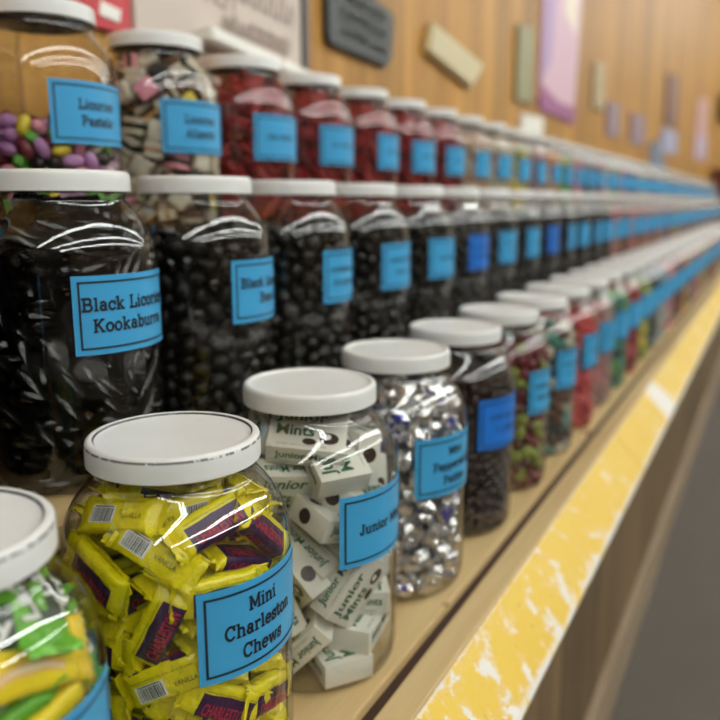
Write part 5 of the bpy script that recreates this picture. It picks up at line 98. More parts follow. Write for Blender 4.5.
def add_polys(bm, pv, mtx, mi=0):
    vs, fs = pv
    nv = [bm.verts.new(mtx @ v) for v in vs]
    for f in fs:
        try:
            g = bm.faces.new([nv[i] for i in f]); g.material_index = mi
        except ValueError: pass

# ------------------------------------------------------------------ materials
def new_mat(name):
    m = bpy.data.materials.new(name); m.use_nodes = True
    nt = m.node_tree; nt.nodes.clear()
    out = nt.nodes.new('ShaderNodeOutputMaterial')
    return m, nt, out
def N(nt, t, **kw):
    n = nt.nodes.new(t)
    for k, v in kw.items():
        if hasattr(n, k): setattr(n, k, v)
        else: n.inputs[k.replace('_', ' ')].default_value = v
    return n
def L(nt, a, b): nt.links.new(a, b)
def math_n(nt, op, a, b=None, clamp=False):
    n = nt.nodes.new('ShaderNodeMath'); n.operation = op; n.use_clamp = clamp
    for i, v in enumerate((a, b)):
        if v is None: continue
        if isinstance(v, (int, float)): n.inputs[i].default_value = v
        else: nt.links.new(v, n.inputs[i])
    return n.outputs[0]
def maprange(nt, v, a, b, c=0., d=1.):
    n = nt.nodes.new('ShaderNodeMapRange'); n.clamp = True
    nt.links.new(v, n.inputs[0])
    for i, x in zip((1, 2, 3, 4), (a, b, c, d)): n.inputs[i].default_value = x
    return n.outputs[0]
def mix(nt, fac, a, b):
    n = nt.nodes.new('ShaderNodeMix'); n.data_type = 'RGBA'
    if isinstance(fac, (int, float)): n.inputs[0].default_value = fac
    else: nt.links.new(fac, n.inputs[0])
    for i, v in ((6, a), (7, b)):
        if isinstance(v, tuple): n.inputs[i].default_value = v
        else: nt.links.new(v, n.inputs[i])
    return n.outputs[2]
def principled(name, col, rough=.5, metal=0., spec=.5, bump=0., bscale=60., var=0., coat=0.):
    m, nt, out = new_mat(name)
    p = nt.nodes.new('ShaderNodeBsdfPrincipled'); L(nt, p.outputs[0], out.inputs[0])
    p.inputs['Base Color'].default_value = col; p.inputs['Roughness'].default_value = rough
    p.inputs['Metallic'].default_value = metal; p.inputs['Specular IOR Level'].default_value = spec
    p.inputs['Coat Weight'].default_value = coat
    tc = nt.nodes.new('ShaderNodeTexCoord')
    no = N(nt, 'ShaderNodeTexNoise', Scale=bscale, Detail=3.); L(nt, tc.outputs['Object'], no.inputs['Vector'])
    if var:
        dk = tuple(c * (1 - var) for c in col[:3]) + (1,)
        L(nt, mix(nt, no.outputs[0], dk, col), p.inputs['Base Color'])
    if bump:
        b = N(nt, 'ShaderNodeBump', Strength=bump, Distance=.002); L(nt, no.outputs[0], b.inputs['Height']); L(nt, b.outputs[0], p.inputs['Normal'])
    return m
def wood(name, light, dark, axis='Y', plank=None, plank_axis='Y', rough=.6, gscale=1.0, seam=rgb(60, 42, 22), spec=.3, stains=()):
    """grain runs along axis; plank = board width across plank_axis"""
    m, nt, out = new_mat(name)
    p = nt.nodes.new('ShaderNodeBsdfPrincipled'); L(nt, p.outputs[0], out.inputs[0])
    p.inputs['Roughness'].default_value = rough; p.inputs['Specular IOR Level'].default_value = spec
    tc = nt.nodes.new('ShaderNodeTexCoord')
    mp = nt.nodes.new('ShaderNodeMapping'); L(nt, tc.outputs['Object'], mp.inputs[0])
    s = {'X': (2, 28, 28), 'Y': (28, 2, 28), 'Z': (28, 28, 2)}[axis]
    mp.inputs['Scale'].default_value = tuple(v * gscale for v in s)
    no = N(nt, 'ShaderNodeTexNoise', Scale=1., Detail=5., Roughness=.6); L(nt, mp.outputs[0], no.inputs['Vector'])
    f = maprange(nt, no.outputs[0], .32, .68)
    c = mix(nt, f, dark, light)
    if plank:
        sp = nt.nodes.new('ShaderNodeSeparateXYZ'); L(nt, tc.outputs['Object'], sp.inputs[0])
        u = math_n(nt, 'DIVIDE', sp.outputs[plank_axis], plank)
        fr = math_n(nt, 'FRACT', u)
        fl = math_n(nt, 'FLOOR', u)
        wn = nt.nodes.new('ShaderNodeTexWhiteNoise'); wn.noise_dimensions = '1D'; L(nt, fl, wn.inputs['W'])
        hs = nt.nodes.new('ShaderNodeHueSaturation'); L(nt, c, hs.inputs['Color'])
        L(nt, maprange(nt, wn.outputs[0], 0, 1, .72, 1.12), hs.inputs['Value'])
        d = math_n(nt, 'ABSOLUTE', math_n(nt, 'SUBTRACT', fr, .5))
        sm = maprange(nt, d, .475, .492)
        c = mix(nt, sm, hs.outputs[0], seam)
    if stains:
        nb = N(nt, 'ShaderNodeTexNoise', Scale=60., Detail=3.); L(nt, tc.outputs['Object'], nb.inputs['Vector'])
    for pos, r in stains:
        vd = nt.nodes.new('ShaderNodeVectorMath'); vd.operation = 'DISTANCE'; L(nt, tc.outputs['Object'], vd.inputs[0]); vd.inputs[1].default_value = pos
        d = math_n(nt, 'ADD', vd.outputs['Value'], math_n(nt, 'MULTIPLY', math_n(nt, 'SUBTRACT', nb.outputs[0], .5), r * 2.2))
        c = mix(nt, maprange(nt, d, r * .35, r, .8, 0.), c, rgb(92, 62, 40))
    L(nt, c, p.inputs['Base Color'])
    b = N(nt, 'ShaderNodeBump', Strength=.15, Distance=.002); L(nt, no.outputs[0], b.inputs['Height']); L(nt, b.outputs[0], p.inputs['Normal'])
    return m
def thin_clear(name, tint, edge, gloss=.75, rough=.02, bump=.06, bscale=14.):
    """clear thin-walled plastic: lets light straight through, mirrors more at glancing angles"""
    m, nt, out = new_mat(name)
    lw = N(nt, 'ShaderNodeLayerWeight', Blend=.5)
    f2 = math_n(nt, 'POWER', lw.outputs['Facing'], 4.)
    fac = math_n(nt, 'ADD', math_n(nt, 'MULTIPLY', f2, gloss), .07, clamp=True)
    tr = nt.nodes.new('ShaderNodeBsdfTransparent')
    L(nt, mix(nt, math_n(nt, 'POWER', lw.outputs['Facing'], 3.), tint, edge), tr.inputs[0])
    gl = N(nt, 'ShaderNodeBsdfGlossy', Roughness=rough)
    gl.inputs['Color'].default_value = (1, 1, 1, 1)
    tc = nt.nodes.new('ShaderNodeTexCoord')
    no = N(nt, 'ShaderNodeTexNoise', Scale=bscale, Detail=2.); L(nt, tc.outputs['Object'], no.inputs['Vector'])
    b = N(nt, 'ShaderNodeBump', Strength=bump, Distance=.01); L(nt, no.outputs[0], b.inputs['Height']); L(nt, b.outputs[0], gl.inputs['Normal'])
    mx = nt.nodes.new('ShaderNodeMixShader'); L(nt, fac, mx.inputs[0]); L(nt, tr.outputs[0], mx.inputs[1]); L(nt, gl.outputs[0], mx.inputs[2])
    L(nt, mx.outputs[0], out.inputs[0])
    return m
def lid_mat(name, worn):
    m, nt, out = new_mat(name)
    p = nt.nodes.new('ShaderNodeBsdfPrincipled'); L(nt, p.outputs[0], out.inputs[0])
    p.inputs['Roughness'].default_value = .32; p.inputs['Specular IOR Level'].default_value = .5
    tc = nt.nodes.new('ShaderNodeTexCoord'); sp = nt.nodes.new('ShaderNodeSeparateXYZ'); L(nt, tc.outputs['Object'], sp.inputs[0])
    r = math_n(nt, 'SQRT', math_n(nt, 'ADD', math_n(nt, 'POWER', sp.outputs[0], 2.), math_n(nt, 'POWER', sp.outputs[1], 2.)))
    no = N(nt, 'ShaderNodeTexNoise', Scale=160., Detail=4., Roughness=.7); L(nt, tc.outputs['Object'], no.inputs['Vector'])
    nb = N(nt, 'ShaderNodeTexNoise', Scale=22., Detail=2.); L(nt, tc.outputs['Object'], nb.inputs['Vector'])
    base = mix(nt, nb.outputs[0], rgb(222, 222, 220), rgb(240, 240, 238))
    if worn:
        def band(r0, wd): return maprange(nt, math_n(nt, 'ABSOLUTE', math_n(nt, 'SUBTRACT', r, r0)), wd * .55, wd, 1., 0.)
        g = math_n(nt, 'MULTIPLY', band(.0514, .00075), maprange(nt, no.outputs[0], .28, .42, .35, .95))
        top = maprange(nt, math_n(nt, 'ABSOLUTE', math_n(nt, 'ADD', sp.outputs[2], .0030)), .0005, .0010, 1., 0.)
        side = maprange(nt, r, .0560, .0563)
        e = math_n(nt, 'MULTIPLY', math_n(nt, 'MULTIPLY', side, top), maprange(nt, no.outputs[0], .40, .50))
        w = math_n(nt, 'MAXIMUM', g, math_n(nt, 'MULTIPLY', e, .85))
        base = mix(nt, w, base, rgb(48, 46, 48))
    L(nt, base, p.inputs['Base Color'])
    return m
def yellow_paint(name):
    m, nt, out = new_mat(name)
    p = nt.nodes.new('ShaderNodeBsdfPrincipled'); L(nt, p.outputs[0], out.inputs[0])
    p.inputs['Roughness'].default_value = .42
    tc = nt.nodes.new('ShaderNodeTexCoord'); sp = nt.nodes.new('ShaderNodeSeparateXYZ'); L(nt, tc.outputs['Object'], sp.inputs[0])
    P = tc.outputs['Object']
    n1 = N(nt, 'ShaderNodeTexNoise', Scale=30., Detail=6., Roughness=.7, Distortion=.4); L(nt, P, n1.inputs['Vector'])
    n2 = N(nt, 'ShaderNodeTexNoise', Scale=5., Detail=2.); L(nt, P, n2.inputs['Vector'])
    n3 = N(nt, 'ShaderNodeTexNoise', Scale=130., Detail=3.); L(nt, P, n3.inputs['Vector'])
    near = maprange(nt, sp.outputs[1], .95, 1.35, 1., 0.)
    low = maprange(nt, sp.outputs[2], .690, .712, 1., 0.)
    s = math_n(nt, 'ADD', n1.outputs[0], math_n(nt, 'MULTIPLY', math_n(nt, 'SUBTRACT', n2.outputs[0], .5), .22))
    s = math_n(nt, 'ADD', s, math_n(nt, 'MULTIPLY', near, .05))
    s = math_n(nt, 'ADD', s, math_n(nt, 'MULTIPLY', low, .06))
    peel_and_patch = maprange(nt, s, .635, .665)
    # one white patch at a fixed point further along the edge
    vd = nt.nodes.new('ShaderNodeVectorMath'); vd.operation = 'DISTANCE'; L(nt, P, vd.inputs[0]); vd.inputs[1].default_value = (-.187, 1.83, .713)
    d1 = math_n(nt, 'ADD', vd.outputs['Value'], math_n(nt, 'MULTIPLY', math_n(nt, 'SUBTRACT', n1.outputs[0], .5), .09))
    peel_and_patch = math_n(nt, 'MAXIMUM', peel_and_patch, maprange(nt, d1, .062, .078, 1., 0.))
    edge = math_n(nt, 'MULTIPLY', maprange(nt, sp.outputs[2], .7425, .7445), maprange(nt, n3.outputs[0], .38, .5))
    lowe = math_n(nt, 'MULTIPLY', maprange(nt, sp.outputs[2], .6955, .691), maprange(nt, n1.outputs[0], .40, .5))
    peel_and_patch = math_n(nt, 'MAXIMUM', peel_and_patch, math_n(nt, 'MAXIMUM', edge, lowe))
    pink = maprange(nt, s, .57, .62)
    c = mix(nt, n2.outputs[0], rgb(222, 180, 40), rgb(230, 196, 66))
    c = mix(nt, math_n(nt, 'MULTIPLY', pink, .45), c, rgb(232, 200, 150))
    c = mix(nt, peel_and_patch, c, rgb(236, 230, 222))
    scr = maprange(nt, n3.outputs[0], .70, .74)
    c = mix(nt, math_n(nt, 'MULTIPLY', scr, .6), c, rgb(120, 92, 40))
    L(nt, c, p.inputs['Base Color'])
    b = N(nt, 'ShaderNodeBump', Strength=.3, Distance=.001); L(nt, math_n(nt, 'SUBTRACT', 1., peel_and_patch), b.inputs['Height']); L(nt, b.outputs[0], p.inputs['Normal'])
    return m
def emit(name, col, s):
    m, nt, out = new_mat(name); e = N(nt, 'ShaderNodeEmission', Strength=s); e.inputs[0].default_value = col; L(nt, e.outputs[0], out.inputs[0]); return m

M = {}
M['glass'] = thin_clear('clear jar plastic', (.93, .93, .91, 1), (.30, .30, .27, 1))
M['lid'] = lid_mat('white lid', False)
M['lid_worn'] = lid_mat('white lid with worn edges', True)
M['liner'] = principled('grey lid liner', rgb(88, 84, 78), .6)
M['blue'] = principled('blue label paper', rgb(62, 158, 210), .38, var=.06, bscale=30)
M['deep_blue'] = principled('deep blue label paper', rgb(28, 112, 205), .38, var=.06, bscale=30)
M['ink'] = principled('black ink', rgb(22, 30, 40), .45)
M['black'] = principled('black licorice', rgb(11, 10, 10), .22, var=.4, bump=.2, bscale=120)
M['bear'] = principled('black chewy candy', rgb(13, 12, 12), .5, spec=.3, var=.4, bscale=70)
M['choc'] = principled('dark chocolate', rgb(42, 24, 18), .12, var=.3, bscale=80)
M['yel'] = principled('yellow wrapper film', rgb(246, 230, 22), .24, bump=.9, bscale=190, var=.14, coat=.4)
M['pur'] = principled('dark purple print', rgb(58, 24, 74), .28, bump=.7, bscale=170, var=.3)
M['red_ink'] = principled('red print', rgb(190, 34, 66), .35)
M['navy_ink'] = principled('dark print', rgb(52, 50, 22), .4)
M['white_card'] = principled('white card', rgb(232, 230, 220), .5, var=.05)
M['green_ink'] = principled('green print', rgb(24, 92, 62), .45)
M['brown_ink'] = principled('brown print', rgb(48, 30, 24), .4)
M['grey_ink'] = principled('grey print', rgb(140, 140, 132), .5)
M['tgreen'] = principled('green wrapper film', rgb(110, 188, 48), .32, bump=.6, bscale=120, var=.3, coat=.1)
M['tyel'] = principled('bright yellow wrapper film', rgb(255, 226, 44), .28, bump=.8, bscale=120, var=.15, coat=.15)
M['tdark'] = principled('dark green print', rgb(46, 58, 48), .35, bump=.4, bscale=120)
M['white_ink'] = principled('white print', rgb(240, 240, 236), .4)
M['peach_ink'] = principled('peach print', rgb(244, 190, 128), .4)
M['cream_ink'] = principled('cream print', rgb(250, 232, 190), .4)
M['foil'] = principled('silver foil', rgb(240, 240, 242), .2, metal=.95, bump=.8, bscale=110)
M['foil_blue'] = principled('blue printed foil', rgb(70, 74, 168), .3, metal=.6, bump=.5, bscale=110)
C = dict(pink=(236, 158, 178), lilac=(184, 132, 186), yellow=(232, 206, 60), green=(104, 178, 74), maroon=(112, 30, 44), black=(16, 15, 16), white=(220, 212, 194),
         red=(156, 30, 36), dkred=(96, 20, 26), tan=(188, 146, 112), brown=(92, 58, 40), orange=(224, 150, 66), teal=(66, 142, 128), grey=(150, 146, 140), dkgrey=(64, 62, 60),
         navy=(30, 44, 70), coral=(206, 82, 84), mauve=(168, 128, 124), olive=(142, 152, 62), pale=(214, 204, 184), ltblue=(150, 190, 206), rose=(206, 142, 140))
for k, v in C.items(): M['c_' + k] = principled('sugar candy ' + k, rgb(*v), .38, var=.15, bscale=40)
M['deck'] = wood('worn tan boards', rgb(206, 180, 132), rgb(182, 152, 104), 'Y', rough=.5, stains=[((-.2590, 1.39, .746), .024), ((-.2600, .70, .746), .008)])
M['dark_edge'] = wood('dark gap filler wood', rgb(74, 48, 34), rgb(46, 30, 22), 'Y')
M['riser'] = wood('riser board', rgb(170, 138, 96), rgb(130, 100, 66), 'Y')
M['panel'] = wood('brown front panel', rgb(122, 100, 70), rgb(86, 66, 42), 'Z', plank=.30, plank_axis='Y', rough=.7, seam=rgb(38, 28, 18))
M['kick'] = wood('pale kick board', rgb(158, 138, 114), rgb(130, 110, 88), 'Y', rough=.6)
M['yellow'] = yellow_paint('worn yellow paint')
M['wall'] = wood('golden plank wall', rgb(200, 148, 68), rgb(158, 108, 44), 'Z', plank=.145, plank_axis='Y', rough=.5, gscale=.6, seam=rgb(140, 98, 46))
M['floor'] = principled('dark taupe floor', rgb(80, 72, 64), .6, var=.18, bscale=9)
M['ceil'] = principled('white ceiling board', rgb(225, 222, 214), .8, var=.05, bscale=5)
M['plain'] = principled('cream wall paint', rgb(205, 190, 165), .7, var=.05, bscale=4)
M['plain_dark'] = principled('brown paint of unseen right wall', rgb(120, 100, 80), .7, var=.1, bscale=4)
M['plain_deep'] = principled('dark brown paint of unseen near wall', rgb(62, 52, 44), .7, var=.1, bscale=4)
M['tube'] = emit('lit tube', (.955, 1, .97, 1), 48.)
M['fix'] = principled('white enamel', rgb(230, 230, 228), .4)
M['board'] = principled('off-white sign board', rgb(216, 200, 188), .55, var=.06, bscale=8)
M['frame_dark'] = principled('dark grey frame', rgb(92, 90, 92), .5)
M['frame_white'] = principled('bright white', rgb(250, 248, 240), .35)
M['pencil'] = principled('grey brown pen', rgb(172, 152, 142), .6)
M['sign_red'] = principled('red sign', rgb(196, 52, 60), .45)
M['slate'] = principled('slate grey plaque', rgb(62, 66, 68), .55, var=.3, bscale=25)
M['chalk'] = principled('chalk', rgb(150, 152, 148), .8)
M['cream'] = principled('cream plaque', rgb(214, 200, 158), .5, var=.12, bscale=20)
M['olive_p'] = principled('grey green plaque', rgb(150, 144, 104), .5, var=.15, bscale=10)
M['greyp'] = principled('grey tan plaque', rgb(178, 156, 120), .5, var=.15, bscale=10)
M['purple_p'] = principled('dusty purple plaque', rgb(150, 126, 138), .5, var=.15, bscale=10)
M['violet_p'] = principled('dusky violet plaque', rgb(128, 92, 84), .5, var=.15, bscale=6)
M['ban_pink'] = principled('pale pink banner cloth', rgb(222, 184, 200), .5, var=.1, bscale=7)
M['ban_lilac'] = principled('lilac banner print', rgb(186, 152, 196), .5, var=.15, bscale=7)
M['ban_plum'] = principled('plum banner print', rgb(156, 84, 134), .5, var=.15, bscale=7)
M['ban_cream'] = principled('cream banner print', rgb(240, 224, 204), .5)
M['sky_p'] = principled('pale blue tag', rgb(168, 172, 200), .45, var=.1, bscale=8)
M['steel_p'] = principled('steel blue tag', rgb(112, 130, 158), .45, var=.15, bscale=8)
M['mauve_p'] = principled('mauve pennant', rgb(200, 156, 152), .5, var=.1, bscale=4)
M['lav_p'] = principled('lavender print', rgb(190, 172, 196), .5)
M['wreath'] = principled('dark brown wreath', rgb(52, 24, 20), .6, var=.4, bscale=20)
M['redwood'] = principled('red brown stain', rgb(112, 54, 30), .5, var=.3, bscale=6)

# ------------------------------------------------------------------ slab letters for the labels
def arc(cx, cy, rx, ry, a0, a1, n=14):
    return [(cx + rx * math.cos(math.radians(a0 + (a1 - a0) * i / n)), cy + ry * math.sin(math.radians(a0 + (a1 - a0) * i / n))) for i in range(n + 1)]
def sf(x, y, h): return ('s', x, y, h)
def arch(x0, x1): return [(x0, .34)] + arc((x0 + x1) / 2, .33, (x1 - x0) / 2, .135, 165, 0, 8) + [(x1, 0)]
GL = {
 'M': (.86, [[(.15, 0), (.15, .7)], [(.71, 0), (.71, .7)], [(.15, .7), (.43, .14), (.71, .7)]], [sf(.15, 0, .14), sf(.71, 0, .14), sf(.11, .7, .11), sf(.75, .7, .11)]),
 'i': (.34, [[(.17, 0), (.17, .47)]], [sf(.17, 0, .14), sf(.1, .46, .08), ('d', .17, .66)]),
 'n': (.64, [[(.16, 0), (.16, .47)], arch(.16, .48)], [sf(.16, 0, .13), sf(.49, 0, .13), sf(.09, .46, .08)]),
 'm': (.94, [[(.16, 0), (.16, .47)], arch(.16, .46), arch(.46, .76)], [sf(.16, 0, .12), sf(.46, 0, .1), sf(.77, 0, .12), sf(.09, .46, .08)]),
 'C': (.70, [arc(.37, .35, .27, .35, 45, 315), [(.59, .5), (.59, .7)]], []),
 'h': (.64, [[(.16, 0), (.16, .7)], arch(.16, .48)], [sf(.16, 0, .13), sf(.49, 0, .13), sf(.09, .7, .08)]),
 'a': (.56, [arc(.24, .14, .15, .13, 0, 360), [(.41, 0), (.41, .34)] , arc(.26, .34, .15, .13, 0, 150, 8)], [sf(.46, 0, .07)]),
 'r': (.48, [[(.16, 0), (.16, .47)], [(.16, .3), (.24, .43), (.33, .47), (.41, .43)]], [sf(.17, 0, .15), sf(.09, .46, .08), ('d', .40, .41)]),
 'l': (.34, [[(.17, 0), (.17, .7)]], [sf(.17, 0, .14), sf(.1, .7, .08)]),
 'e': (.55, [arc(.28, .235, .20, .235, 0, 310), [(.08, .25), (.48, .25)]], []),
 's': (.49, [[(.40, .37), (.33, .46), (.2, .46), (.11, .38), (.14, .29), (.34, .2), (.41, .11), (.34, .01), (.2, 0), (.1, .09)], [(.41, .33), (.41, .47)], [(.09, .0), (.09, .13)]], []),
 't': (.38, [[(.16, .64), (.16, .1), (.21, .01), (.29, .01), (.35, .08)], [(.03, .46), (.33, .46)]], []),
 'o': (.56, [arc(.28, .235, .20, .235, 0, 360)], []),
 'w': (.82, [[(.12, .46), (.25, .02), (.41, .44), (.57, .02), (.70, .46)]], [sf(.12, .46, .11), sf(.41, .46, .09), sf(.70, .46, .11)]),
 'B': (.68, [[(.16, 0), (.16, .7)], [(.05, .7), (.38, .7)] + arc(.38, .535, .15, .165, 90, -90, 8) + [(.16, .37)], [(.16, .37), (.40, .37)] + arc(.40, .185, .18, .185, 90, -90, 8) + [(.05, 0)]], []),
 'c': (.52, [arc(.28, .235, .20, .235, 45, 320), [(.45, .3), (.45, .46)]], []),
 'k': (.64, [[(.16, 0), (.16, .7)], [(.17, .2), (.45, .46)], [(.28, .28), (.49, 0)]], [sf(.16, 0, .13), sf(.09, .7, .08), sf(.50, 0, .12), sf(.46, .46, .11)]),
 'L': (.62, [[(.18, 0), (.18, .7)], [(.04, 0), (.54, 0), (.54, .2)]], [sf(.18, .7, .15)]),
 'K': (.76, [[(.17, 0), (.17, .7)], [(.18, .3), (.58, .7)], [(.31, .42), (.61, 0)]], [sf(.17, 0, .14), sf(.17, .7, .14), sf(.61, 0, .13), sf(.58, .7, .13)]),
 'b': (.60, [[(.15, 0), (.15, .7)], arc(.34, .235, .18, .235, 0, 360)], [sf(.08, .7, .08)]),
 'u': (.64, [[(.15, .46), (.15, .15)] + arc(.31, .14, .16, .14, 180, 350, 8), [(.48, 0), (.48, .46)]], [sf(.09, .46, .08), sf(.42, .46, .08), sf(.53, 0, .07)]),
 'J': (.52, [[(.34, .7), (.34, .15)] + arc(.2, .14, .14, .14, 0, -180, 8)], [sf(.34, .7, .15), ('d', .07, .18)]),
 'P': (.64, [[(.16, 0), (.16, .7)], [(.05, .7), (.38, .7)] + arc(.38, .51, .18, .19, 90, -90, 8) + [(.16, .32)]], [sf(.17, 0, .15)]),
 'p': (.60, [[(.15, -.2), (.15, .46)], arc(.34, .235, .18, .235, 0, 360)], [sf(.08, .46, .08), sf(.16, -.2, .14)]),
 'A': (.74, [[(.12, 0), (.37, .7), (.62, 0)], [(.22, .25), (.52, .25)]], [sf(.12, 0, .13), sf(.62, 0, .13)]),
 ' ': (.34, [], []),
}
def slab_quads(text, size):
    """quads (2D, y up, centred on x) of one line of slab letters"""
    T = .142; q = []; x = 0
    for ch in text:
        w, strokes, ex = GL[ch]
        for st in strokes:
            for (ax, ay), (bx, by) in zip(st, st[1:]):
                dx, dy = bx - ax, by - ay; l = math.hypot(dx, dy) or 1e-6; dx /= l; dy /= l
                e = T * .38; px, py = -dy * T / 2, dx * T / 2
                a = (x + ax - dx * e, ay - dy * e); b = (x + bx + dx * e, by + dy * e)
                q.append([(a[0] + px, a[1] + py), (a[0] - px, a[1] - py), (b[0] - px, b[1] - py), (b[0] + px, b[1] + py)])
        for s in ex:
            if s[0] == 's':
                _, sx, sy, h = s; t = .052
                q.append([(x + sx - h, sy - t), (x + sx + h, sy - t), (x + sx + h, sy + t), (x + sx - h, sy + t)])
            else:
                _, sx, sy = s
                q.append([(x + sx + .075 * math.cos(a * PI / 4), sy + .075 * math.sin(a * PI / 4)) for a in range(8)])
        x += w
    return [[((p[0] - x / 2) * size, p[1] * size) for p in f] for f in q], x * size

JR = .0766                                   # radius on which the paper labels lie
LAB_W, LAB_Z0, LAB_Z1 = .102, .1135, .1745   # label size on the jar wall
def bend(u, z, off): 
    a = u / JR; r = JR + off
    return (r * math.cos(a), r * math.sin(a), z)
def label_mesh():
    bm = bmesh.new(); n = 28
    g = {}
    for off in (0, .0004):
        for i in range(n + 1):
            for j in (0, 1): g[off, i, j] = bm.verts.new(bend(-LAB_W / 2 + LAB_W * i / n, (LAB_Z0, LAB_Z1)[j], off))
    for i in range(n):
        bm.faces.new([g[.0004, i, 0], g[.0004, i + 1, 0], g[.0004, i + 1, 1], g[.0004, i, 1]])
        bm.faces.new([g[0, i, 0], g[0, i, 1], g[0, i + 1, 1], g[0, i + 1, 0]])
        for j in (0, 1): bm.faces.new([g[0, i, j], g[.0004, i, j], g[.0004, i + 1, j], g[0, i + 1, j]])
    for i in (0, n): bm.faces.new([g[0, i, 0], g[0, i, 1], g[.0004, i, 1], g[.0004, i, 0]])
    bmesh.ops.recalc_face_normals(bm, faces=bm.faces)
    return bm
def border_mesh():
    bm = bmesh.new(); ins, t = .0042, .0016; n = 28
    u0, u1 = -LAB_W / 2 + ins, LAB_W / 2 - ins; z0, z1 = LAB_Z0 + ins, LAB_Z1 - ins
    def strip(a, b, c, d, k):
        for i in range(k):
            ua = a + (b - a) * i / k; ub = a + (b - a) * (i + 1) / k
            bm.faces.new([bm.verts.new(bend(*p, .0008)) for p in ((ua, c), (ub, c), (ub, d), (ua, d))])
    strip(u0, u1, z0, z0 + t, n); strip(u0, u1, z1 - t, z1, n)
    strip(u0, u0 + t, z0, z1, 1); strip(u1 - t, u1, z0, z1, 1)
    return bm
def text_mesh(lines, size, lead, sq=.95):
    bm = bmesh.new(); zc = (LAB_Z0 + LAB_Z1) / 2; n = len(lines)
    for k, ln in enumerate(lines):
        z = zc + ((n - 1) / 2 - k) * lead - .33 * size
        qs, w = slab_quads(ln, size)
        for f in qs: bm.faces.new([bm.verts.new(bend(px * sq, z + py, .0009)) for px, py in f])
    return bm
def faint_text_mesh(widths, size, lead, seed):
    """lines of print too soft in the photo to read: rows of small upright and round pen marks"""
    rnd = random.Random(seed); bm = bmesh.new(); zc = (LAB_Z0 + LAB_Z1) / 2; n = len(widths)
    def q(x0, x1, y0, y1, z): bm.faces.new([bm.verts.new(bend(a, z + b, .0009)) for a, b in ((x0, y0), (x1, y0), (x1, y1), (x0, y1))])
    for k, w in enumerate(widths):
        z = zc + ((n - 1) / 2 - k) * lead - .25 * size; x = -w / 2
        while x < w / 2:
            h = size * (.7 if rnd.random() < .25 else .47); t = size * .11
            q(x, x + t, 0, h, z)
            if rnd.random() < .75:
                q(x, x + size * .42, size * .40, size * .48, z); q(x + size * .34, x + size * .34 + t, 0, size * .45, z)
            if rnd.random() < .5: q(x, x + size * .4, 0, size * .07, z)
            x += size * .58
    return bm

# ------------------------------------------------------------------ jar meshes
JH = .254
BODY = [(.0000, .0070), (.040, .0062), (.055, .0030), (.062, .0004), (.0675, .0006), (.0715, .0035), (.0745, .010), (.0760, .020), (.0760, .060), (.0757, .110), (.0760, .170), (.0757, .184),
        (.0745, .194), (.0718, .203), (.0672, .2115), (.0612, .2195), (.0562, .2255), (.0535, .2295), (.0528, .2330), (.0545, .2345), (.0545, .2362), (.0528, .2375), (.0525, .2520)]
LID = [(.0, -.0022), (.046, -.0022), (.0500, -.0020), (.0512, -.0016), (.0520, -.0004), (.0535, .0), (.0552, -.0004), (.0564, -.0016), (.0570, -.0036), (.0571, -.0090), (.0572, -.0160), (.0566, -.0166)]
LINER = [(.0566, -.0166), (.0534, -.0162), (.0532, -.0045), (.0, -.0042)]
ME_BODY = mesh('glass_body', lathe(BODY, 64), [M['glass']], 60)
ME_LID = mesh('lid', lathe(LID, 72), [M['lid']], 35)
ME_LIN = mesh('liner', lathe(LINER, 48), [M['liner']], 35)
ME_LAB = mesh('paper_label', label_mesh(), [M['blue']], 40)
ME_BOR = mesh('border', border_mesh(), [M['ink']], 40)
def text_me(lines, size, lead, sq=.95): return mesh('lettering', text_mesh(lines, size, lead, sq), [M['ink']])
def faint_me(widths, size=.0105, lead=.0155, seed=1): return mesh('lettering', faint_text_mesh(widths, size, lead, seed), [M['ink']])

def override(o, mats):
    for i, m in enumerate(mats):
        o.material_slots[i].link = 'OBJECT'; o.material_slots[i].material = m
def jar(loc, label, group, text=None, rot=0., blue='blue', worn=False, border=True, shift=0.):
    r = empty('candy_jar', loc); tag(r, label, 'jar', group)
    b = obj('glass_body', ME_BODY, None, r)
    l = obj('lid', ME_LID, None, r); l.location = (0, 0, JH); l.rotation_euler = (0, 0, random.uniform(0, 6.28))
    if worn: override(l, [M['lid_worn']])
    obj('liner', ME_LIN, None, l)
    p = obj('paper_label', ME_LAB, None, r); p.rotation_euler = (0, 0, math.radians(rot))
    if blue != 'blue': override(p, [M[blue]])
    if border: obj('border', ME_BOR, None, p)
    if text: obj('lettering', text, None, p).rotation_euler = (0, 0, math.radians(shift))
    return r

# ------------------------------------------------------------------ row geometry (metres)
XF, XM, XT = -.3419, -.5238, -.6982
ZF, ZM, ZT = .746, .9206, 1.0937
def PF(k): return Vector((XF, .2136 + .1747 * k, ZF))
def PM(k): return Vector((XM, .4701 + .1740 * k, ZM))
def PT(k): return Vector((XT, .6161 + .1780 * k, ZT))
NF, NM, NT = 34, 46, 53

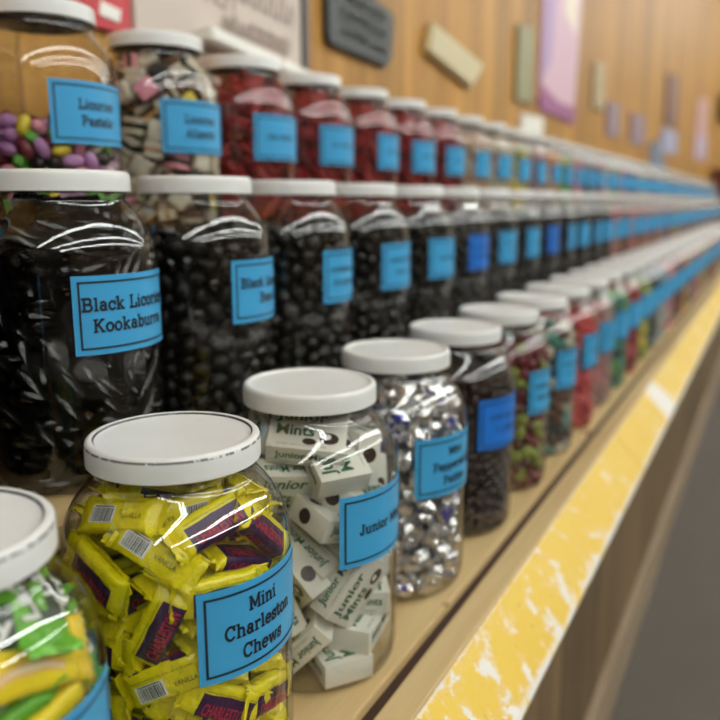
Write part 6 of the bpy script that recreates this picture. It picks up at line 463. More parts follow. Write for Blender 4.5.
# ------------------------------------------------------------------ sweets
def lofted_pack(L_, w, t, crimp, seed, band=None, mats=(), n=20, e=.5, smooth=50):
    """a sealed wrapper: a soft bar with a flat crimped fin at each end"""
    rnd = random.Random(seed); bm = bmesh.new()
    xs = [(-L_ / 2, 1), (-L_ / 2 + crimp * .5, 1), (-L_ / 2 + crimp, 1), (-L_ / 2 + crimp * 1.45, .55), (-L_ / 2 + crimp * 2.0, .05)]
    body = L_ / 2 - crimp * 2.0
    inner = [(-body + 2 * body * i / 6, 0) for i in range(1, 6)]
    xs = xs + inner + [(-x, f) for x, f in reversed(xs)]
    rings = []
    for si, (x, flat) in enumerate(xs):
        ring = []
        tt = t * (1 - flat) + .0012 * flat; ww = w * (1 + .06 * flat) * (1 + rnd.uniform(-.03, .03))
        bendz = flat * rnd.uniform(-.3, .3) * t
        for i in range(n):
            a = 2 * PI * (i + .5) / n; ca, sa = math.cos(a), math.sin(a)
            y = ww / 2 * math.copysign(abs(ca) ** e, ca); z = tt / 2 * math.copysign(abs(sa) ** e, sa)
            if flat > .9: z += .0005 * math.sin(y / w * 40)
            dx = 0
            if abs(abs(x) - L_ / 2) < 1e-6: dx = (.0007 if i % 2 else -.0007)
            j = .045 * t * (1 - flat * .5)
            ring.append(bm.verts.new((x + dx, y + rnd.uniform(-j, j) * .6, z + bendz + rnd.uniform(-j, j))))
        rings.append(ring)
    for a, b in zip(rings, rings[1:]):
        for i in range(n):
            j = (i + 1) % n; f = bm.faces.new((a[i], b[i], b[j], a[j])); f.smooth = True
            if band:
                c = f.calc_center_median()
                if band(c): f.material_index = 1
    for r in (rings[0], rings[-1]): bm.faces.new(r)
    bmesh.ops.recalc_face_normals(bm, faces=bm.faces)
    return mesh('wrapper', bm, mats, smooth)

CW, CT, CL = .0235, .0135, .066
chew_w = [lofted_pack(CL, CW, CT, .0062, s, (lambda c: abs(c.x) < .0195 and c.y < .0012 and c.z > -.0035), (M['yel'], M['pur'])) for s in (1, 2, 3)]
big = font_polys('CHARLESTON', .035, .008, .015); side_t = font_polys('CHEW  MINI', .034, .0058); small = font_polys('VANILLA FLAVORED NOUGAT WITH A CHOCOLATE COATING', .040, .0014); van = font_polys('VANILLA', .016, .0034)
def chew_letters():
    bm = bmesh.new()
    add_polys(bm, big, Matrix.Translation((0, -.0052, CT / 2 + .0007)))
    add_polys(bm, side_t, Matrix.Translation((0, -CW / 2 - .0008, .0008)) @ Matrix.Rotation(PI / 2, 4, 'X'))
    return mesh('lettering', bm, [M['red_ink']])
def chew_print():
    bm = bmesh.new()
    add_polys(bm, small, Matrix.Translation((0, .0062, CT / 2 + .0007)))
    fl = Matrix.Rotation(PI, 4, 'X')
    add_polys(bm, small, Matrix.Translation((0, -.0068, -CT / 2 - .0007)) @ fl)
    add_polys(bm, van, Matrix.Translation((.012, .002, -CT / 2 - .0007)) @ fl)
    add_polys(bm, small, Matrix.Translation((0, CW / 2 + .0008, 0)) @ Matrix.Rotation(PI, 4, 'Z') @ Matrix.Rotation(PI / 2, 4, 'X'))
    return mesh('small_print', bm, [M['navy_ink']])
def chew_barcode():
    bm = bmesh.new(); rnd = random.Random(4); z = -CT / 2 - .0006
    def q(x0, x1, y0, y1, zz, mi):
        f = bm.faces.new([bm.verts.new(p) for p in ((x0, y0, zz), (x0, y1, zz), (x1, y1, zz), (x1, y0, zz))]); f.material_index = mi
    q(-.019, -.001, -.0042, .0072, z, 0)
    x = -.0180
    while x < -.0025:
        w = rnd.choice((.0003, .0005, .0008)); q(x, x + w, -.0024, .0066, z - .0002, 1); x += w + rnd.choice((.0003, .0005, .0007))
    q(-.0175, -.003, -.0037, -.0030, z - .0002, 1)
    return mesh('barcode', bm, [M['white_ink'], M['ink']])
ME_CL, ME_CP, ME_CB = chew_letters(), chew_print(), chew_barcode()
ONJAR = lambda base, ang: Matrix.Translation(base) @ Matrix.Rotation(math.radians(ang), 4, 'Z')
def put(o, base, ang, l, q):
    m = ONJAR(base, ang) @ Matrix.Translation(l) @ q.to_matrix().to_4x4()
    o.location = m.to_translation(); o.rotation_mode = 'QUATERNION'; o.rotation_quaternion = m.to_quaternion()

def on_wall(az, z, r, tilt, spin, flip=False):
    """a pack lying against the jar wall: face outward, tilted up, spun about its own face"""
    a = math.radians(az)
    m = Matrix.Rotation(a, 4, 'Z') @ Matrix.Translation((r, 0, z)) @ Matrix.Rotation(math.radians(90 - tilt), 4, 'Y') @ Matrix.Rotation(PI / 2 + math.radians(spin), 4, 'Z')
    if flip: m = m @ Matrix.Rotation(PI, 4, 'X')
    return m.to_translation(), m.to_quaternion()
base = PF(1)
BARS = [(-100, .177, .0625, 6, -20, False), (-64, .196, .0565, 30, -30, True), (-27, .166, .0640, 8, -4, False), (14, .192, .0590, 22, -50, False), (-26, .207, .0520, 42, 16, False), (-101, .133, .0640, 2, -3, False),
        (-58, .116, .0650, 0, 20, True), (4, .079, .0650, 0, -15, False), (-92, .212, .0480, 42, 10, True), (-102, .088, .0650, 0, 9, False), (-62, .150, .0640, 0, 62, False), (-28, .092, .0650, 0, -32, False)]
bars = [on_wall(*h) for h in BARS]
for l, q in pack('chew'):
    if all((l - hl).length > .0185 for hl, hq in bars[:len(BARS)]): bars.append((l, q))
for i, (l, q) in enumerate(bars):
    t = empty('wrapped_candy_bar', (0, 0, 0)); put(t, base, 0, l, q)
    tag(t, 'small yellow and purple wrapped candy bar inside the big front jar of yellow bars', 'candy bar', 'yellow candy bars in the second front jar')
    obj('wrapper', chew_w[i % 3], None, t); obj('lettering', ME_CL, None, t); obj('small_print', ME_CP, None, t); obj('barcode', ME_CB, None, t)

# mint boxes
def mint_box():
    bm = bmesh.new(); add_box(bm, -.032, .032, -.0225, .0225, -.0105, .0105, .0008)
    return mesh('carton', bm, [M['white_card']], 30)
jun = font_polys('Junior', .042, .015, .022); mts = font_polys('Mints', .031, .0115, .022); jsm = font_polys('Junior Mints', .050, .010, .02); tiny = font_polys('creamy mints in pure chocolate', .04, .003)
def mint_letters():
    bm = bmesh.new()
    for s in (1, -1):
        fl = Matrix.Rotation(0 if s > 0 else PI, 4, 'X')
        add_polys(bm, jun, fl @ Matrix.Translation((-.006, .0115, .0109))); add_polys(bm, mts, fl @ Matrix.Translation((-.010, -.003, .0109)))
        add_polys(bm, jsm, Matrix.Rotation(0 if s > 0 else PI, 4, 'Z') @ Matrix.Translation((0, -.0229, .001)) @ Matrix.Rotation(PI / 2, 4, 'X'))
    return mesh('lettering', bm, [M['green_ink']])
def mint_picture():
    bm = bmesh.new()
    def disc(m, r, mi, ex=1.):
        f = bm.faces.new([bm.verts.new(m @ Vector((r * ex * math.cos(2 * PI * i / 20), r * math.sin(2 * PI * i / 20), 0))) for i in range(20)]); f.material_index = mi
    for s in (1, -1):
        fl = Matrix.Rotation(0 if s > 0 else PI, 4, 'X')
        disc(fl @ Matrix.Translation((.018, -.009, .0108)), .0062, 0, 1.25); disc(fl @ Matrix.Translation((.0165, -.0075, .0110)), .003, 1)
        disc(fl @ Matrix.Translation((.002, -.0140, .0108)), .0035, 0, 1.6)
        add_polys(bm, tiny, fl @ Matrix.Translation((-.004, -.0185, .0109)), 2)
        if s > 0: disc(Matrix.Translation((.0323, -.004, 0)) @ Matrix.Rotation(PI / 2, 4, 'Y'), .0066, 0)
        add_polys(bm, tiny, Matrix.Rotation(0 if s > 0 else PI, 4, 'Z') @ Matrix.Translation((0, -.0229, -.0068)) @ Matrix.Rotation(PI / 2, 4, 'X'), 2)
    return mesh('mint_picture', bm, [M['brown_ink'], M['white_ink'], M['grey_ink']])
ME_MB, ME_ML, ME_MP = mint_box(), mint_letters(), mint_picture()
base = PF(2)
for i, (l, q) in enumerate(pack('mint')):
    t = empty('mint_carton', (0, 0, 0)); put(t, base, 0, l, q)
    tag(t, 'small white carton of mints with green print inside the third front jar', 'candy box', 'white mint cartons in the third front jar')
    obj('carton', ME_MB, None, t); obj('lettering', ME_ML, None, t); obj('mint_picture', ME_MP, None, t)

# taffy packs
tw_g = [lofted_pack(.076, .030, .0115, .008, s, (lambda c: abs(c.x) < .020 and c.z > .002 and c.y < .004), (M['tgreen'], M['tdark']), n=20, e=.55) for s in (5, 6)]
tw_y = [lofted_pack(.076, .030, .0115, .008, s, None, (M['tyel'],), n=20, e=.55) for s in (7, 8)]
laf = font_polys('Laffy', .034, .013, .03); taf = font_polys('Taffy', .034, .013, .03)
def taffy_letters():
    bm = bmesh.new()
    for s in (1, -1):
        fl = Matrix.Rotation(0 if s > 0 else PI, 4, 'X')
        add_polys(bm, laf, fl @ Matrix.Translation((-.004, .0062, .0066))); add_polys(bm, taf, fl @ Matrix.Translation((.004, -.0072, .0066)))
    return mesh('lettering', bm, [M['white_ink']])
def banana():
    bm = bmesh.new()
    for s in (1, -1):
        fl = Matrix.Rotation(0 if s > 0 else PI, 4, 'X')
        for (r0, r1, mi, zz) in ((.030, .036, 0, .0064), (.0315, .0345, 1, .0066)):
            pts = [(fl @ Vector((r1 * math.sin(a), r1 * math.cos(a) - .036, zz))) for a in [(-.55 + 1.1 * i / 12) for i in range(13)]]
            pin = [(fl @ Vector((r0 * math.sin(a) * 1.04, r0 * math.cos(a) - .036 + .004 * abs(a), zz))) for a in [(-.55 + 1.1 * i / 12) for i in range(13)]]
            for i in range(12):
                f = bm.faces.new([bm.verts.new(p) for p in (pts[i], pts[i + 1], pin[i + 1], pin[i])]); f.material_index = mi
    return mesh('printed_fruit', bm, [M['peach_ink'], M['cream_ink']])
ME_TL, ME_BN = taffy_letters(), banana()
base = PF(0)
HAND = [(1, .199, .0565, 26, -15, True), (24, .222, .042, 50, 60, False), (46, .196, .055, 30, 75, False), (-22, .219, .043, 50, -5, False), (40, .165, .062, 5, 80, False), (4, .160, .064, 4, 10, True)]
tl = [(on_wall(*h[:5]), h[5]) for h in HAND]
for i, (l, q) in enumerate(pack('taffy')):
    if any((l - hl).length < .027 for (hl, hq), y in tl[:len(HAND)]): continue
    tl.append(((l, q), i % 5 == 0))
for i, ((l, q), yl) in enumerate(tl):
    t = empty('wrapped_taffy', (0, 0, 0)); put(t, base, 0, l, q)
    tag(t, ('bright yellow' if yl else 'bright green') + ' wrapped taffy inside the front jar at the bottom left corner', 'candy', ('yellow' if yl else 'green') + ' taffy in the first front jar')
    obj('wrapper', (tw_y if yl else tw_g)[i % 2], None, t)
    if yl: obj('printed_fruit', ME_BN, None, t)
    else: obj('lettering', ME_TL, None, t)

# foil patties
def patty_me(seed, blue):
    rnd = random.Random(seed); bm = bmesh.new()
    bmesh.ops.create_icosphere(bm, subdivisions=2, radius=1.)
    for v in bm.verts:
        c = v.co; r = math.hypot(c.x, c.y) or 1
        k = .0115 * (1 + rnd.uniform(-.3, .35)); z = max(-1, min(1, c.z * 1.5))
        v.co = Vector((c.x * k, c.y * k, z * .0058 + rnd.uniform(-.0022, .0022)))
    for f in bm.faces:
        c = f.calc_center_median(); f.smooth = False
        if blue and c.z > .003 and rnd.random() < .35: f.material_index = 1
    return mesh('foil', bm, [M['foil'], M['foil_blue']])
ME_PA = [patty_me(20 + i, i % 3 == 0) for i in range(9)]
def far_side(w, lo, hi):
    a = math.degrees(math.atan2(w.y, w.x)); return not (lo < a < hi)
def heap(name, pieces, base, mats, label, cat, group=None, loc_ang=0):
    """the sweets of one jar nobody could count: one object"""
    bm = bmesh.new()
    for me, l, q, mi in pieces:
        n = bmesh.new(); n.from_mesh(me)
        join(bm, n, mi, Matrix.Translation(l) @ q.to_matrix().to_4x4())
    o = obj(name, bm, mats); o.location = base; o.rotation_euler = (0, 0, loc_ang)
    tag(o, label, cat, group, 'stuff'); return o
base = PF(3); rest = []
for i, (l, q) in enumerate(pack('patty')):
    if far_side(l, -130, 100) and l.z < .19: rest.append((ME_PA[i % 9], l, q, None)); continue
    t = obj('foil_patty', ME_PA[i % 9]); put(t, base, 0, l, q)
    tag(t, 'crumpled silver foil candy with blue print inside the fourth front jar', 'candy', 'silver foil candies in the fourth front jar')
if rest: heap('foil_patties', rest, base, [M['foil'], M['foil_blue']], 'silver foil candies at the back of the fourth front jar', 'candy')

# dark chocolate balls
def sphere_me(name, sx, sy, sz, mats, sub=2):
    bm = bmesh.new(); bmesh.ops.create_icosphere(bm, subdivisions=sub, radius=1.)
    bmesh.ops.scale(bm, vec=(sx, sy, sz), verts=bm.verts)
    return mesh(name, bm, mats, 180)
ME_BALL = sphere_me('chocolate_ball', .00725, .00725, .00725, [M['choc']])
base = PF(4); rest = []
for i, (l, q) in enumerate(pack('ball')):
    if far_side(l, -100, 40): rest.append((ME_BALL, l, q, 0)); continue
    t = obj('chocolate_ball', ME_BALL); put(t, base, 0, l, q)
    tag(t, 'glossy dark chocolate ball inside the fifth front jar', 'candy', 'dark chocolate balls in the fifth front jar')
heap('chocolate_balls', rest, base, [M['choc']], 'dark chocolate balls filling the back of the fifth front jar', 'candy')

# licorice twists
def stick_me():
    bm = bmesh.new(); n = 10; k = 22; rings = []
    for s in range(k + 1):
        x = -.033 + .066 * s / k; tw = s / k * 2.4; r0 = []
        for i in range(n):
            a = 2 * PI * i / n
            r = .0042 * (.82 + .18 * math.cos(5 * a)); r *= (.8 if s in (0, k) else 1)
            r0.append(bm.verts.new((x, r * math.cos(a + tw), r * math.sin(a + tw))))
        rings.append(r0)
    for a, b in zip(rings, rings[1:]):
        for i in range(n): bm.faces.new((a[i], b[i], b[(i + 1) % n], a[(i + 1) % n]))
    bm.faces.new(rings[0]); bm.faces.new(rings[-1])
    bmesh.ops.recalc_face_normals(bm, faces=bm.faces)
    return mesh('licorice_stick', bm, [M['black']], 70)
ME_ST = stick_me()
base = PM(0); rest = []
for i, (l, q) in enumerate(pack('stick')):
    if far_side(l, -130, 70): rest.append((ME_ST, l, q, 0)); continue
    t = obj('licorice_stick', ME_ST); put(t, base, 0, l, q)
    tag(t, 'short black licorice twist inside the leftmost jar of the middle row', 'candy', 'black licorice twists in the first middle jar')
heap('licorice_sticks', rest, base, [M['black']], 'black licorice twists at the back of the leftmost middle jar', 'candy')

# pastel capsules
PAST = ['pink', 'lilac', 'yellow', 'green', 'maroon', 'black', 'white', 'lilac', 'yellow', 'green', 'maroon', 'black']
ME_PS = {c: sphere_me('pastel', .0122, .0074, .0074, [M['c_' + c]]) for c in set(PAST)}
base = PT(0); rest = {}
for i, (l, q) in enumerate(pack('pastel')):
    c = random.choice(PAST)
    if far_side(l, -130, 70): rest.setdefault(c, []).append((ME_PS[c], l, q, 0)); continue
    t = obj('pastel_candy', ME_PS[c]); put(t, base, 0, l, q)
    tag(t, 'oval %s sugar-coated licorice candy inside the leftmost top jar' % dict(lilac='lilac', maroon='dark red').get(c, c), 'candy', '%s pastels in the first top jar' % c)
for c, r in rest.items():
    heap('pastel_candies', r, base, [M['c_' + c]], '%s sugar-coated candies at the back of the leftmost top jar' % dict(maroon='dark red').get(c, c), 'candy')

# layered licorice cubes
def cube_me(cols):
    bm = bmesh.new(); n = len(cols); h = .019 / n
    for i in range(n): add_box(bm, -.0112, .0112, -.0112, .0112, -.0095 + i * h, -.0095 + (i + 1) * h, .0012, i)
    return mesh('licorice_cube', bm, [M['c_' + c] for c in cols], 40)
CUBES = [('white and black', ['white', 'black', 'white']), ('pink', ['pink', 'black', 'pink']), ('yellow', ['yellow', 'black', 'yellow']), ('white and tan', ['white', 'tan', 'white']), ('brown and white', ['brown', 'white', 'brown']), ('black', ['black', 'black']), ('white', ['white', 'white'])]
ME_CU = [cube_me(c[1]) for c in CUBES]; wts = [3, 2, 1, 4, 4, 3, 1]
base = PT(1); rest = []
for i, (l, q) in enumerate(pack('allsort')):
    k = random.choices(range(7), wts)[0]
    if far_side(l, -130, 80): continue
    t = obj('licorice_cube', ME_CU[k]); put(t, base, 0, l, q)
    tag(t, '%s licorice cube inside the second jar of the top row' % CUBES[k][0], 'candy', '%s licorice cubes in the second top jar' % CUBES[k][0])

# heaps for the jars whose sweets run together
def lump_src(seed, sub=2, lo=.78, hi=1.2):
    rnd = random.Random(seed); bm = bmesh.new(); bmesh.ops.create_icosphere(bm, subdivisions=sub, radius=1.)
    for v in bm.verts: v.co = Vector((v.co.x * .0112, v.co.y * .0098, v.co.z * .0080)) * rnd.uniform(lo, hi)
    return mesh('lump', bm, [], 180)
LS = [lump_src(i) for i in range(4)]
def short_stick():
    bm = bmesh.new(); bmesh.ops.create_cone(bm, cap_ends=True, segments=8, radius1=.0042, radius2=.0042, depth=.066, matrix=Matrix.Rotation(PI / 2, 4, 'Y'))
    return mesh('rope', bm, [], 50)
RS = short_stick()
def heap_mesh(name, kind, seed, zmax=1.):
    rnd = random.Random(seed); bm = bmesh.new()
    for l, q in pack(kind):
        if l.z > zmax or far_side(l, -150, 110): continue
        src = RS if kind == 'stick' else rnd.choice(LS)
        n = bmesh.new(); n.from_mesh(src)
        for f in n.faces: f.smooth = True
        join(bm, n, rnd.randrange(4), Matrix.Translation(l) @ q.to_matrix().to_4x4())
    for i in range(4): pass
    me = mesh(name, bm, [M['black']] * 4)
    return me
HM = {('lump', i): heap_mesh('candy_heap', 'lump', i) for i in range(2)}
HM['stick', 0] = heap_mesh('candy_ropes', 'stick', 9)
def fill(base, kind, mats, label, ang=0):
    o = obj('candy_heap' if kind[0] == 'lump' else 'candy_ropes', HM[kind]); o.location = base; o.rotation_euler = (0, 0, math.radians(ang))
    override(o, [M[m] for m in mats]); tag(o, label, 'candy', None, 'stuff'); return o

ORD = ['first', 'second', 'third', 'fourth', 'fifth', 'sixth', 'seventh', 'eighth', 'ninth', 'tenth', 'eleventh', 'twelfth']
def ordinal(k):
    if k < 12: return ORD[k]
    n = k + 1; s = 'th' if n % 100 in (11, 12, 13) else {1: 'st', 2: 'nd', 3: 'rd'}.get(n % 10, 'th')
    return '%d%s' % (n, s)

# the rows run on to the left of the first jars
for P_, ks, nm, row in ((PM, (-1, -2), 'middle', 'black candy'), (PT, (-1, -2), 'top', 'dark red candy')):
    for k in ks:
        jar(P_(k), 'white-lidded jar of %s, %s before the first in %s row' % (row, 'next' if k == -1 else 'second', nm), 'jars in the %s row' % nm, None, 0)
        fill(P_(k), ('lump', 0), ['bear', 'black', 'bear', 'bear'] if nm == 'middle' else ['c_dkred', 'c_red', 'c_dkred', 'c_maroon'], '%s in the %s jar before the first one seen in the %s row' % (row, 'next' if k == -1 else 'second', nm), 40)
# front row
jar(PF(0), 'white-lidded jar of green and yellow taffy at the bottom left corner', 'jars in the front row', None, worn=True)
jar(PF(1), 'white-lidded glass jar packed with yellow and purple wrapped candy bars, lid edge worn', 'jars in the front row', text_me(['Mini', 'Charleston', 'Chews'], .0124, .0152, .91), -4.5, worn=True, shift=-3.5)
jar(PF(2), 'white-lidded jar of small white mint cartons in the front row', 'jars in the front row', text_me(['Junior Mints'], .0112, .016), -4)
jar(PF(3), 'white-lidded jar of silver foil candies in the front row', 'jars in the front row', text_me(['Mini', 'Peppermint', 'Patties'], .0115, .0150), -12)
jar(PF(4), 'white-lidded jar of dark chocolate balls with deeper blue label, front row', 'jars in the front row', faint_me([.07, .05], seed=5), -8, blue='deep_blue')
FC = [('dark red and olive green gummies', ['c_maroon', 'c_olive', 'c_dkred', 'c_brown']), ('brown, teal and white wrapped sweets', ['c_brown', 'c_teal', 'c_pale', 'c_dkgrey']), ('coral red candy', ['c_coral', 'c_coral', 'c_red', 'c_coral']),
      ('dusty pink candy', ['c_mauve', 'c_mauve', 'c_rose', 'c_grey']), ('teal green candy', ['c_teal', 'c_teal', 'c_green', 'c_dkgrey']), ('red candy', ['c_red', 'c_coral', 'c_red', 'c_dkred']), ('olive yellow candy', ['c_olive', 'c_yellow', 'c_olive', 'c_green']),
      ('navy and grey candy', ['c_navy', 'c_navy', 'c_dkgrey', 'c_ltblue']), ('pale blue candy', ['c_ltblue', 'c_white', 'c_ltblue', 'c_grey']), ('pink and white candy', ['c_pink', 'c_white', 'c_pink', 'c_coral'])]
MX = [('mixed red and brown candy', ['c_red', 'c_brown', 'c_maroon', 'c_tan']), ('pale mixed candy', ['c_pale', 'c_white', 'c_tan', 'c_pink']), ('green and yellow candy', ['c_green', 'c_yellow', 'c_olive', 'c_teal']), ('pink candy', ['c_rose', 'c_pink', 'c_coral', 'c_mauve']),
      ('blue and grey candy', ['c_navy', 'c_ltblue', 'c_grey', 'c_dkgrey']), ('orange candy', ['c_orange', 'c_tan', 'c_orange', 'c_yellow'])]
FT = [faint_me([.075, .05], seed=11), faint_me([.06], seed=12), faint_me([.08, .07], seed=13)]
for k in range(5, NF):
    nm, ms = FC[k - 5] if k - 5 < len(FC) else MX[(k * 5 + k // 4) % 6]
    jar(PF(k), 'glass jar of %s, %s from left in front row' % (nm, ordinal(k)), 'jars in the front row', FT[k % 3] if k < 9 else None, random.uniform(-8, 6), border=k < 14)
    fill(PF(k), ('lump', k % 2), ms, '%s inside the %s jar of the front row' % (nm, ordinal(k)), random.uniform(-30, 30))
# middle row
jar(PM(0), 'white-lidded jar of black licorice twists at the left end of the middle row', 'jars in the middle row', text_me(['Black Licorice', 'Kookaburra'], .0134, .0165), -1)
jar(PM(1), 'white-lidded jar of lumpy black candy, second from the left in middle row', 'jars in the middle row', text_me(['Black Licorice', 'Bears'], .0125, .0155), 11)
fill(PM(1), ('lump', 0), ['bear', 'bear', 'black', 'bear'], 'lumpy black candy inside the second jar of the middle row', 10)
for k in range(2, NM):
    if k < 13:
        nm, ms = ('greyish black candy', ['c_dkgrey', 'c_black', 'bear', 'c_dkgrey']) if k in (5, 6) else ('black candy', ['bear', 'black', 'c_black', 'bear'])
    elif k < 20: nm, ms = ('coral and tan candy', ['c_coral', 'c_tan', 'c_mauve', 'c_rose']) if k % 2 else ('brown candy', ['c_brown', 'c_maroon', 'c_tan', 'c_brown'])
    else: nm, ms = MX[(k * 5 + k // 3) % 6] if k % 3 else ('dark red candy', ['c_dkred', 'c_maroon', 'c_red', 'c_dkred'])
    jar(PM(k), 'white-lidded jar of %s, %s from the left in the middle row' % (nm, ordinal(k)), 'jars in the middle row', FT[k % 3] if k < 9 else None, {2: 11, 3: 3}.get(k, random.uniform(-2, 12)), blue='deep_blue' if k in (5, 8) else 'blue', border=k < 12)
    fill(PM(k), ('lump', k % 2), ms, '%s inside the %s jar of the middle row' % (nm, ordinal(k)), random.uniform(-30, 30))
# top row
jar(PT(0), 'white-lidded jar half full of pastel oval candies at left end of top row', 'jars in the top row', text_me(['Licorice', 'Pastels'], .0125, .0160), 0)
jar(PT(1), 'white-lidded jar of layered licorice cubes, second from left on top row', 'jars in the top row', text_me(['Licorice', 'Allsorts'], .0125, .0160), -9)
for k in range(2, NT):
    knd = ('lump', k % 2)
    if k < 7: nm, ms, knd = 'red licorice ropes', ['c_red', 'c_red', 'c_dkred', 'c_red'], ('stick', 0)
    elif k == 7: nm, ms = 'tan and cream candy', ['c_tan', 'c_pale', 'c_tan', 'c_white']
    elif k == 8: nm, ms = 'cream candy', ['c_pale', 'c_pale', 'c_white', 'c_tan']
    elif k == 9: nm, ms = 'olive and yellow candy', ['c_olive', 'c_yellow', 'c_pale', 'c_yellow']
    elif k == 10: nm, ms = 'pinkish grey candy', ['c_mauve', 'c_grey', 'c_rose', 'c_mauve']
    elif k == 11: nm, ms = 'orange candy', ['c_orange', 'c_tan', 'c_orange', 'c_pale']
    else: nm, ms = MX[(k * 7 + k // 5) % 6]
    jar(PT(k), 'white-lidded jar of %s, %s from the left in the top row' % (nm, ordinal(k)), 'jars in the top row', FT[1] if k < 9 else None, random.uniform(-6, 6), border=k < 12)
    fill(PT(k), knd, ms, '%s inside the %s jar of the top row' % (nm, ordinal(k)), random.uniform(-25, 25))

# ------------------------------------------------------------------ the stepped shelf
Y0, Y1 = -.9, 10.3
sh = empty('stepped_display_shelf', (-.5, 0, 0)); tag(sh, 'long stepped wooden display shelf with worn yellow front edge holding the jars', 'shelf')
def part(name, mat, boxes, parent=sh, bev=.002):
    bm = bmesh.new()
    for b in boxes: add_box(bm, *b, bev)
    o = obj(name, bm, mat); o.parent = parent; o.matrix_parent_inverse = Matrix.Translation((.5, 0, 0)) if parent is sh else Matrix()
    return o
part('deck_board', M['deck'], [(-.462, -.2622, Y0, Y1, .724, .746)])
part('front_board', M['deck'], [(-.2485, -.2205, Y0, Y1, .700, .746)])
part('gap_batten', M['dark_edge'], [(-.2621, -.2486, Y0, Y1, .715, .7370)], bev=.0005)  # dark filler strip in the gap between deck and front board
part('middle_riser', M['riser'], [(-.470, -.450, Y0, Y1, .746, .8996)])
part('middle_board', M['deck'], [(-.640, -.4405, Y0, Y1, .8998, .9206)])
part('top_riser', M['riser'], [(-.640, -.620, Y0, Y1, .9208, 1.073)])
part('top_board', M['deck'], [(-.853, -.6115, Y0, Y1, 1.0732, 1.0937)])
cuts = [Y0, .17, 1.40, 3.35, 5.2, 7.0, 8.8, Y1]
s2 = math.sqrt(.5)
for a, b in zip(cuts, cuts[1:]):
    bm = bmesh.new(); g = .0012
    sec = [(-.2203, .746), (-.164, .690), (-.166, .678), (-.2203, .722)]
    va = [bm.verts.new((x, a + g, z)) for x, z in sec]; vb = [bm.verts.new((x, b - g, z)) for x, z in sec]
    for i in range(4): bm.faces.new((va[i], va[(i + 1) % 4], vb[(i + 1) % 4], vb[i]))
    bm.faces.new(va); bm.faces.new(vb); bmesh.ops.recalc_face_normals(bm, faces=bm.faces)
    bmesh.ops.bevel(bm, geom=[e for e in bm.edges if abs(e.verts[0].co.y - e.verts[1].co.y) > .1], offset=.0025, segments=2, affect='EDGES')
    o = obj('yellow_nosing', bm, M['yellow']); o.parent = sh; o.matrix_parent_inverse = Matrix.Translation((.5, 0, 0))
part('front_panel', M['panel'], [(-.262, -.245, Y0, Y1, .14, .70)])
part('kick_board', M['kick'], [(-.262, -.230, Y0, Y1, .0, .14)])

# ------------------------------------------------------------------ room
def struct(name, mat, box, bev=0):
    bm = bmesh.new(); add_box(bm, *box, bev); o = obj(name, bm, mat); tag(o, None, None, None, 'structure'); return o
struct('floor', M['floor'], (-.97, 9., -6., 17., -.05, 0))
struct('wall_left', M['wall'], (-.97, -.86, -6., 17., 0, 4.3))
struct('wall_far', M['plain'], (-.97, 9., 17., 17.1, 0, 4.3))
struct('unseen_wall_right', M['plain_dark'], (9., 9.1, -6., 17., 0, 4.3))  # unseen wall, added to shut out the pale veil reflected in the jars
struct('unseen_wall_near', M['plain_deep'], (-.97, 9., -6.1, -6., 0, 4.3))  # unseen wall, added and kept dark so jar reflections stay dark
struct('ceiling', M['ceil'], (-.97, 9., -6., 17., 4.3, 4.38))

# lamps: three rows of long twin-tube strips, over this aisle and the next two
def fitting(x, y, row, n):
    r = empty('ceiling_light', (x, y, 4.3)); tag(r, 'long white twin-tube strip light over %s, %s along its row' % (row, ORD[n]), 'light', 'strip lights over ' + row)
    bm = bmesh.new(); add_box(bm, -.15, .15, -1.24, 1.24, -.05, 0, .004); obj('housing', bm, M['fix'], r)
    for s in (-1, 1):
        bm = bmesh.new(); bmesh.ops.create_cone(bm, cap_ends=True, segments=12, radius1=.026, radius2=.026, depth=2.42, matrix=Matrix.Translation((s * .085, 0, -.085)) @ Matrix.Rotation(PI / 2, 4, 'X'))
        obj('tube', bm, M['tube'], r)
    return r
for x, row in ((1.5, 'this aisle'), (3.7, 'the next aisle'), (5.9, 'the far aisle')):
    for n in range(9): fitting(x, -4.6 + 2.5 * n, row, n)

# ------------------------------------------------------------------ things on the wall (x = wall face)
WX = -.86
def plaque(name, pts, mat, th=.012, bev=.004, parent=None, x0=WX, label=None, cat=None):
    """flat panel hung on the wall, outline in wall coordinates (y, z)"""
    bm = bmesh.new()
    a = [bm.verts.new((x0 + .0005, y, z)) for y, z in pts]; b = [bm.verts.new((x0 + th, y, z)) for y, z in pts]
    n = len(pts)
    for i in range(n): bm.faces.new((a[i], a[(i + 1) % n], b[(i + 1) % n], b[i]))
    bm.faces.new(a); bm.faces.new(b); bmesh.ops.recalc_face_normals(bm, faces=bm.faces)
    if bev: bmesh.ops.bevel(bm, geom=bm.edges[:], offset=bev, segments=2, affect='EDGES')
    o = obj(name, bm, mat, parent)
    if label: tag(o, label, cat)
    return o
def pen(bm, pts, w, x):
    for (ay, az), (by, bz) in zip(pts, pts[1:]):
        dy, dz = by - ay, bz - az; l = math.hypot(dy, dz) or 1e-6; py, pz = -dz / l * w / 2, dy / l * w / 2; ey, ez = dy / l * w * .3, dz / l * w * .3
        bm.faces.new([bm.verts.new((x, y, z)) for y, z in ((ay + py - ey, az + pz - ez), (ay - py - ey, az - pz - ez), (by - py + ey, bz - pz + ez), (by + py + ey, bz + pz + ez))])
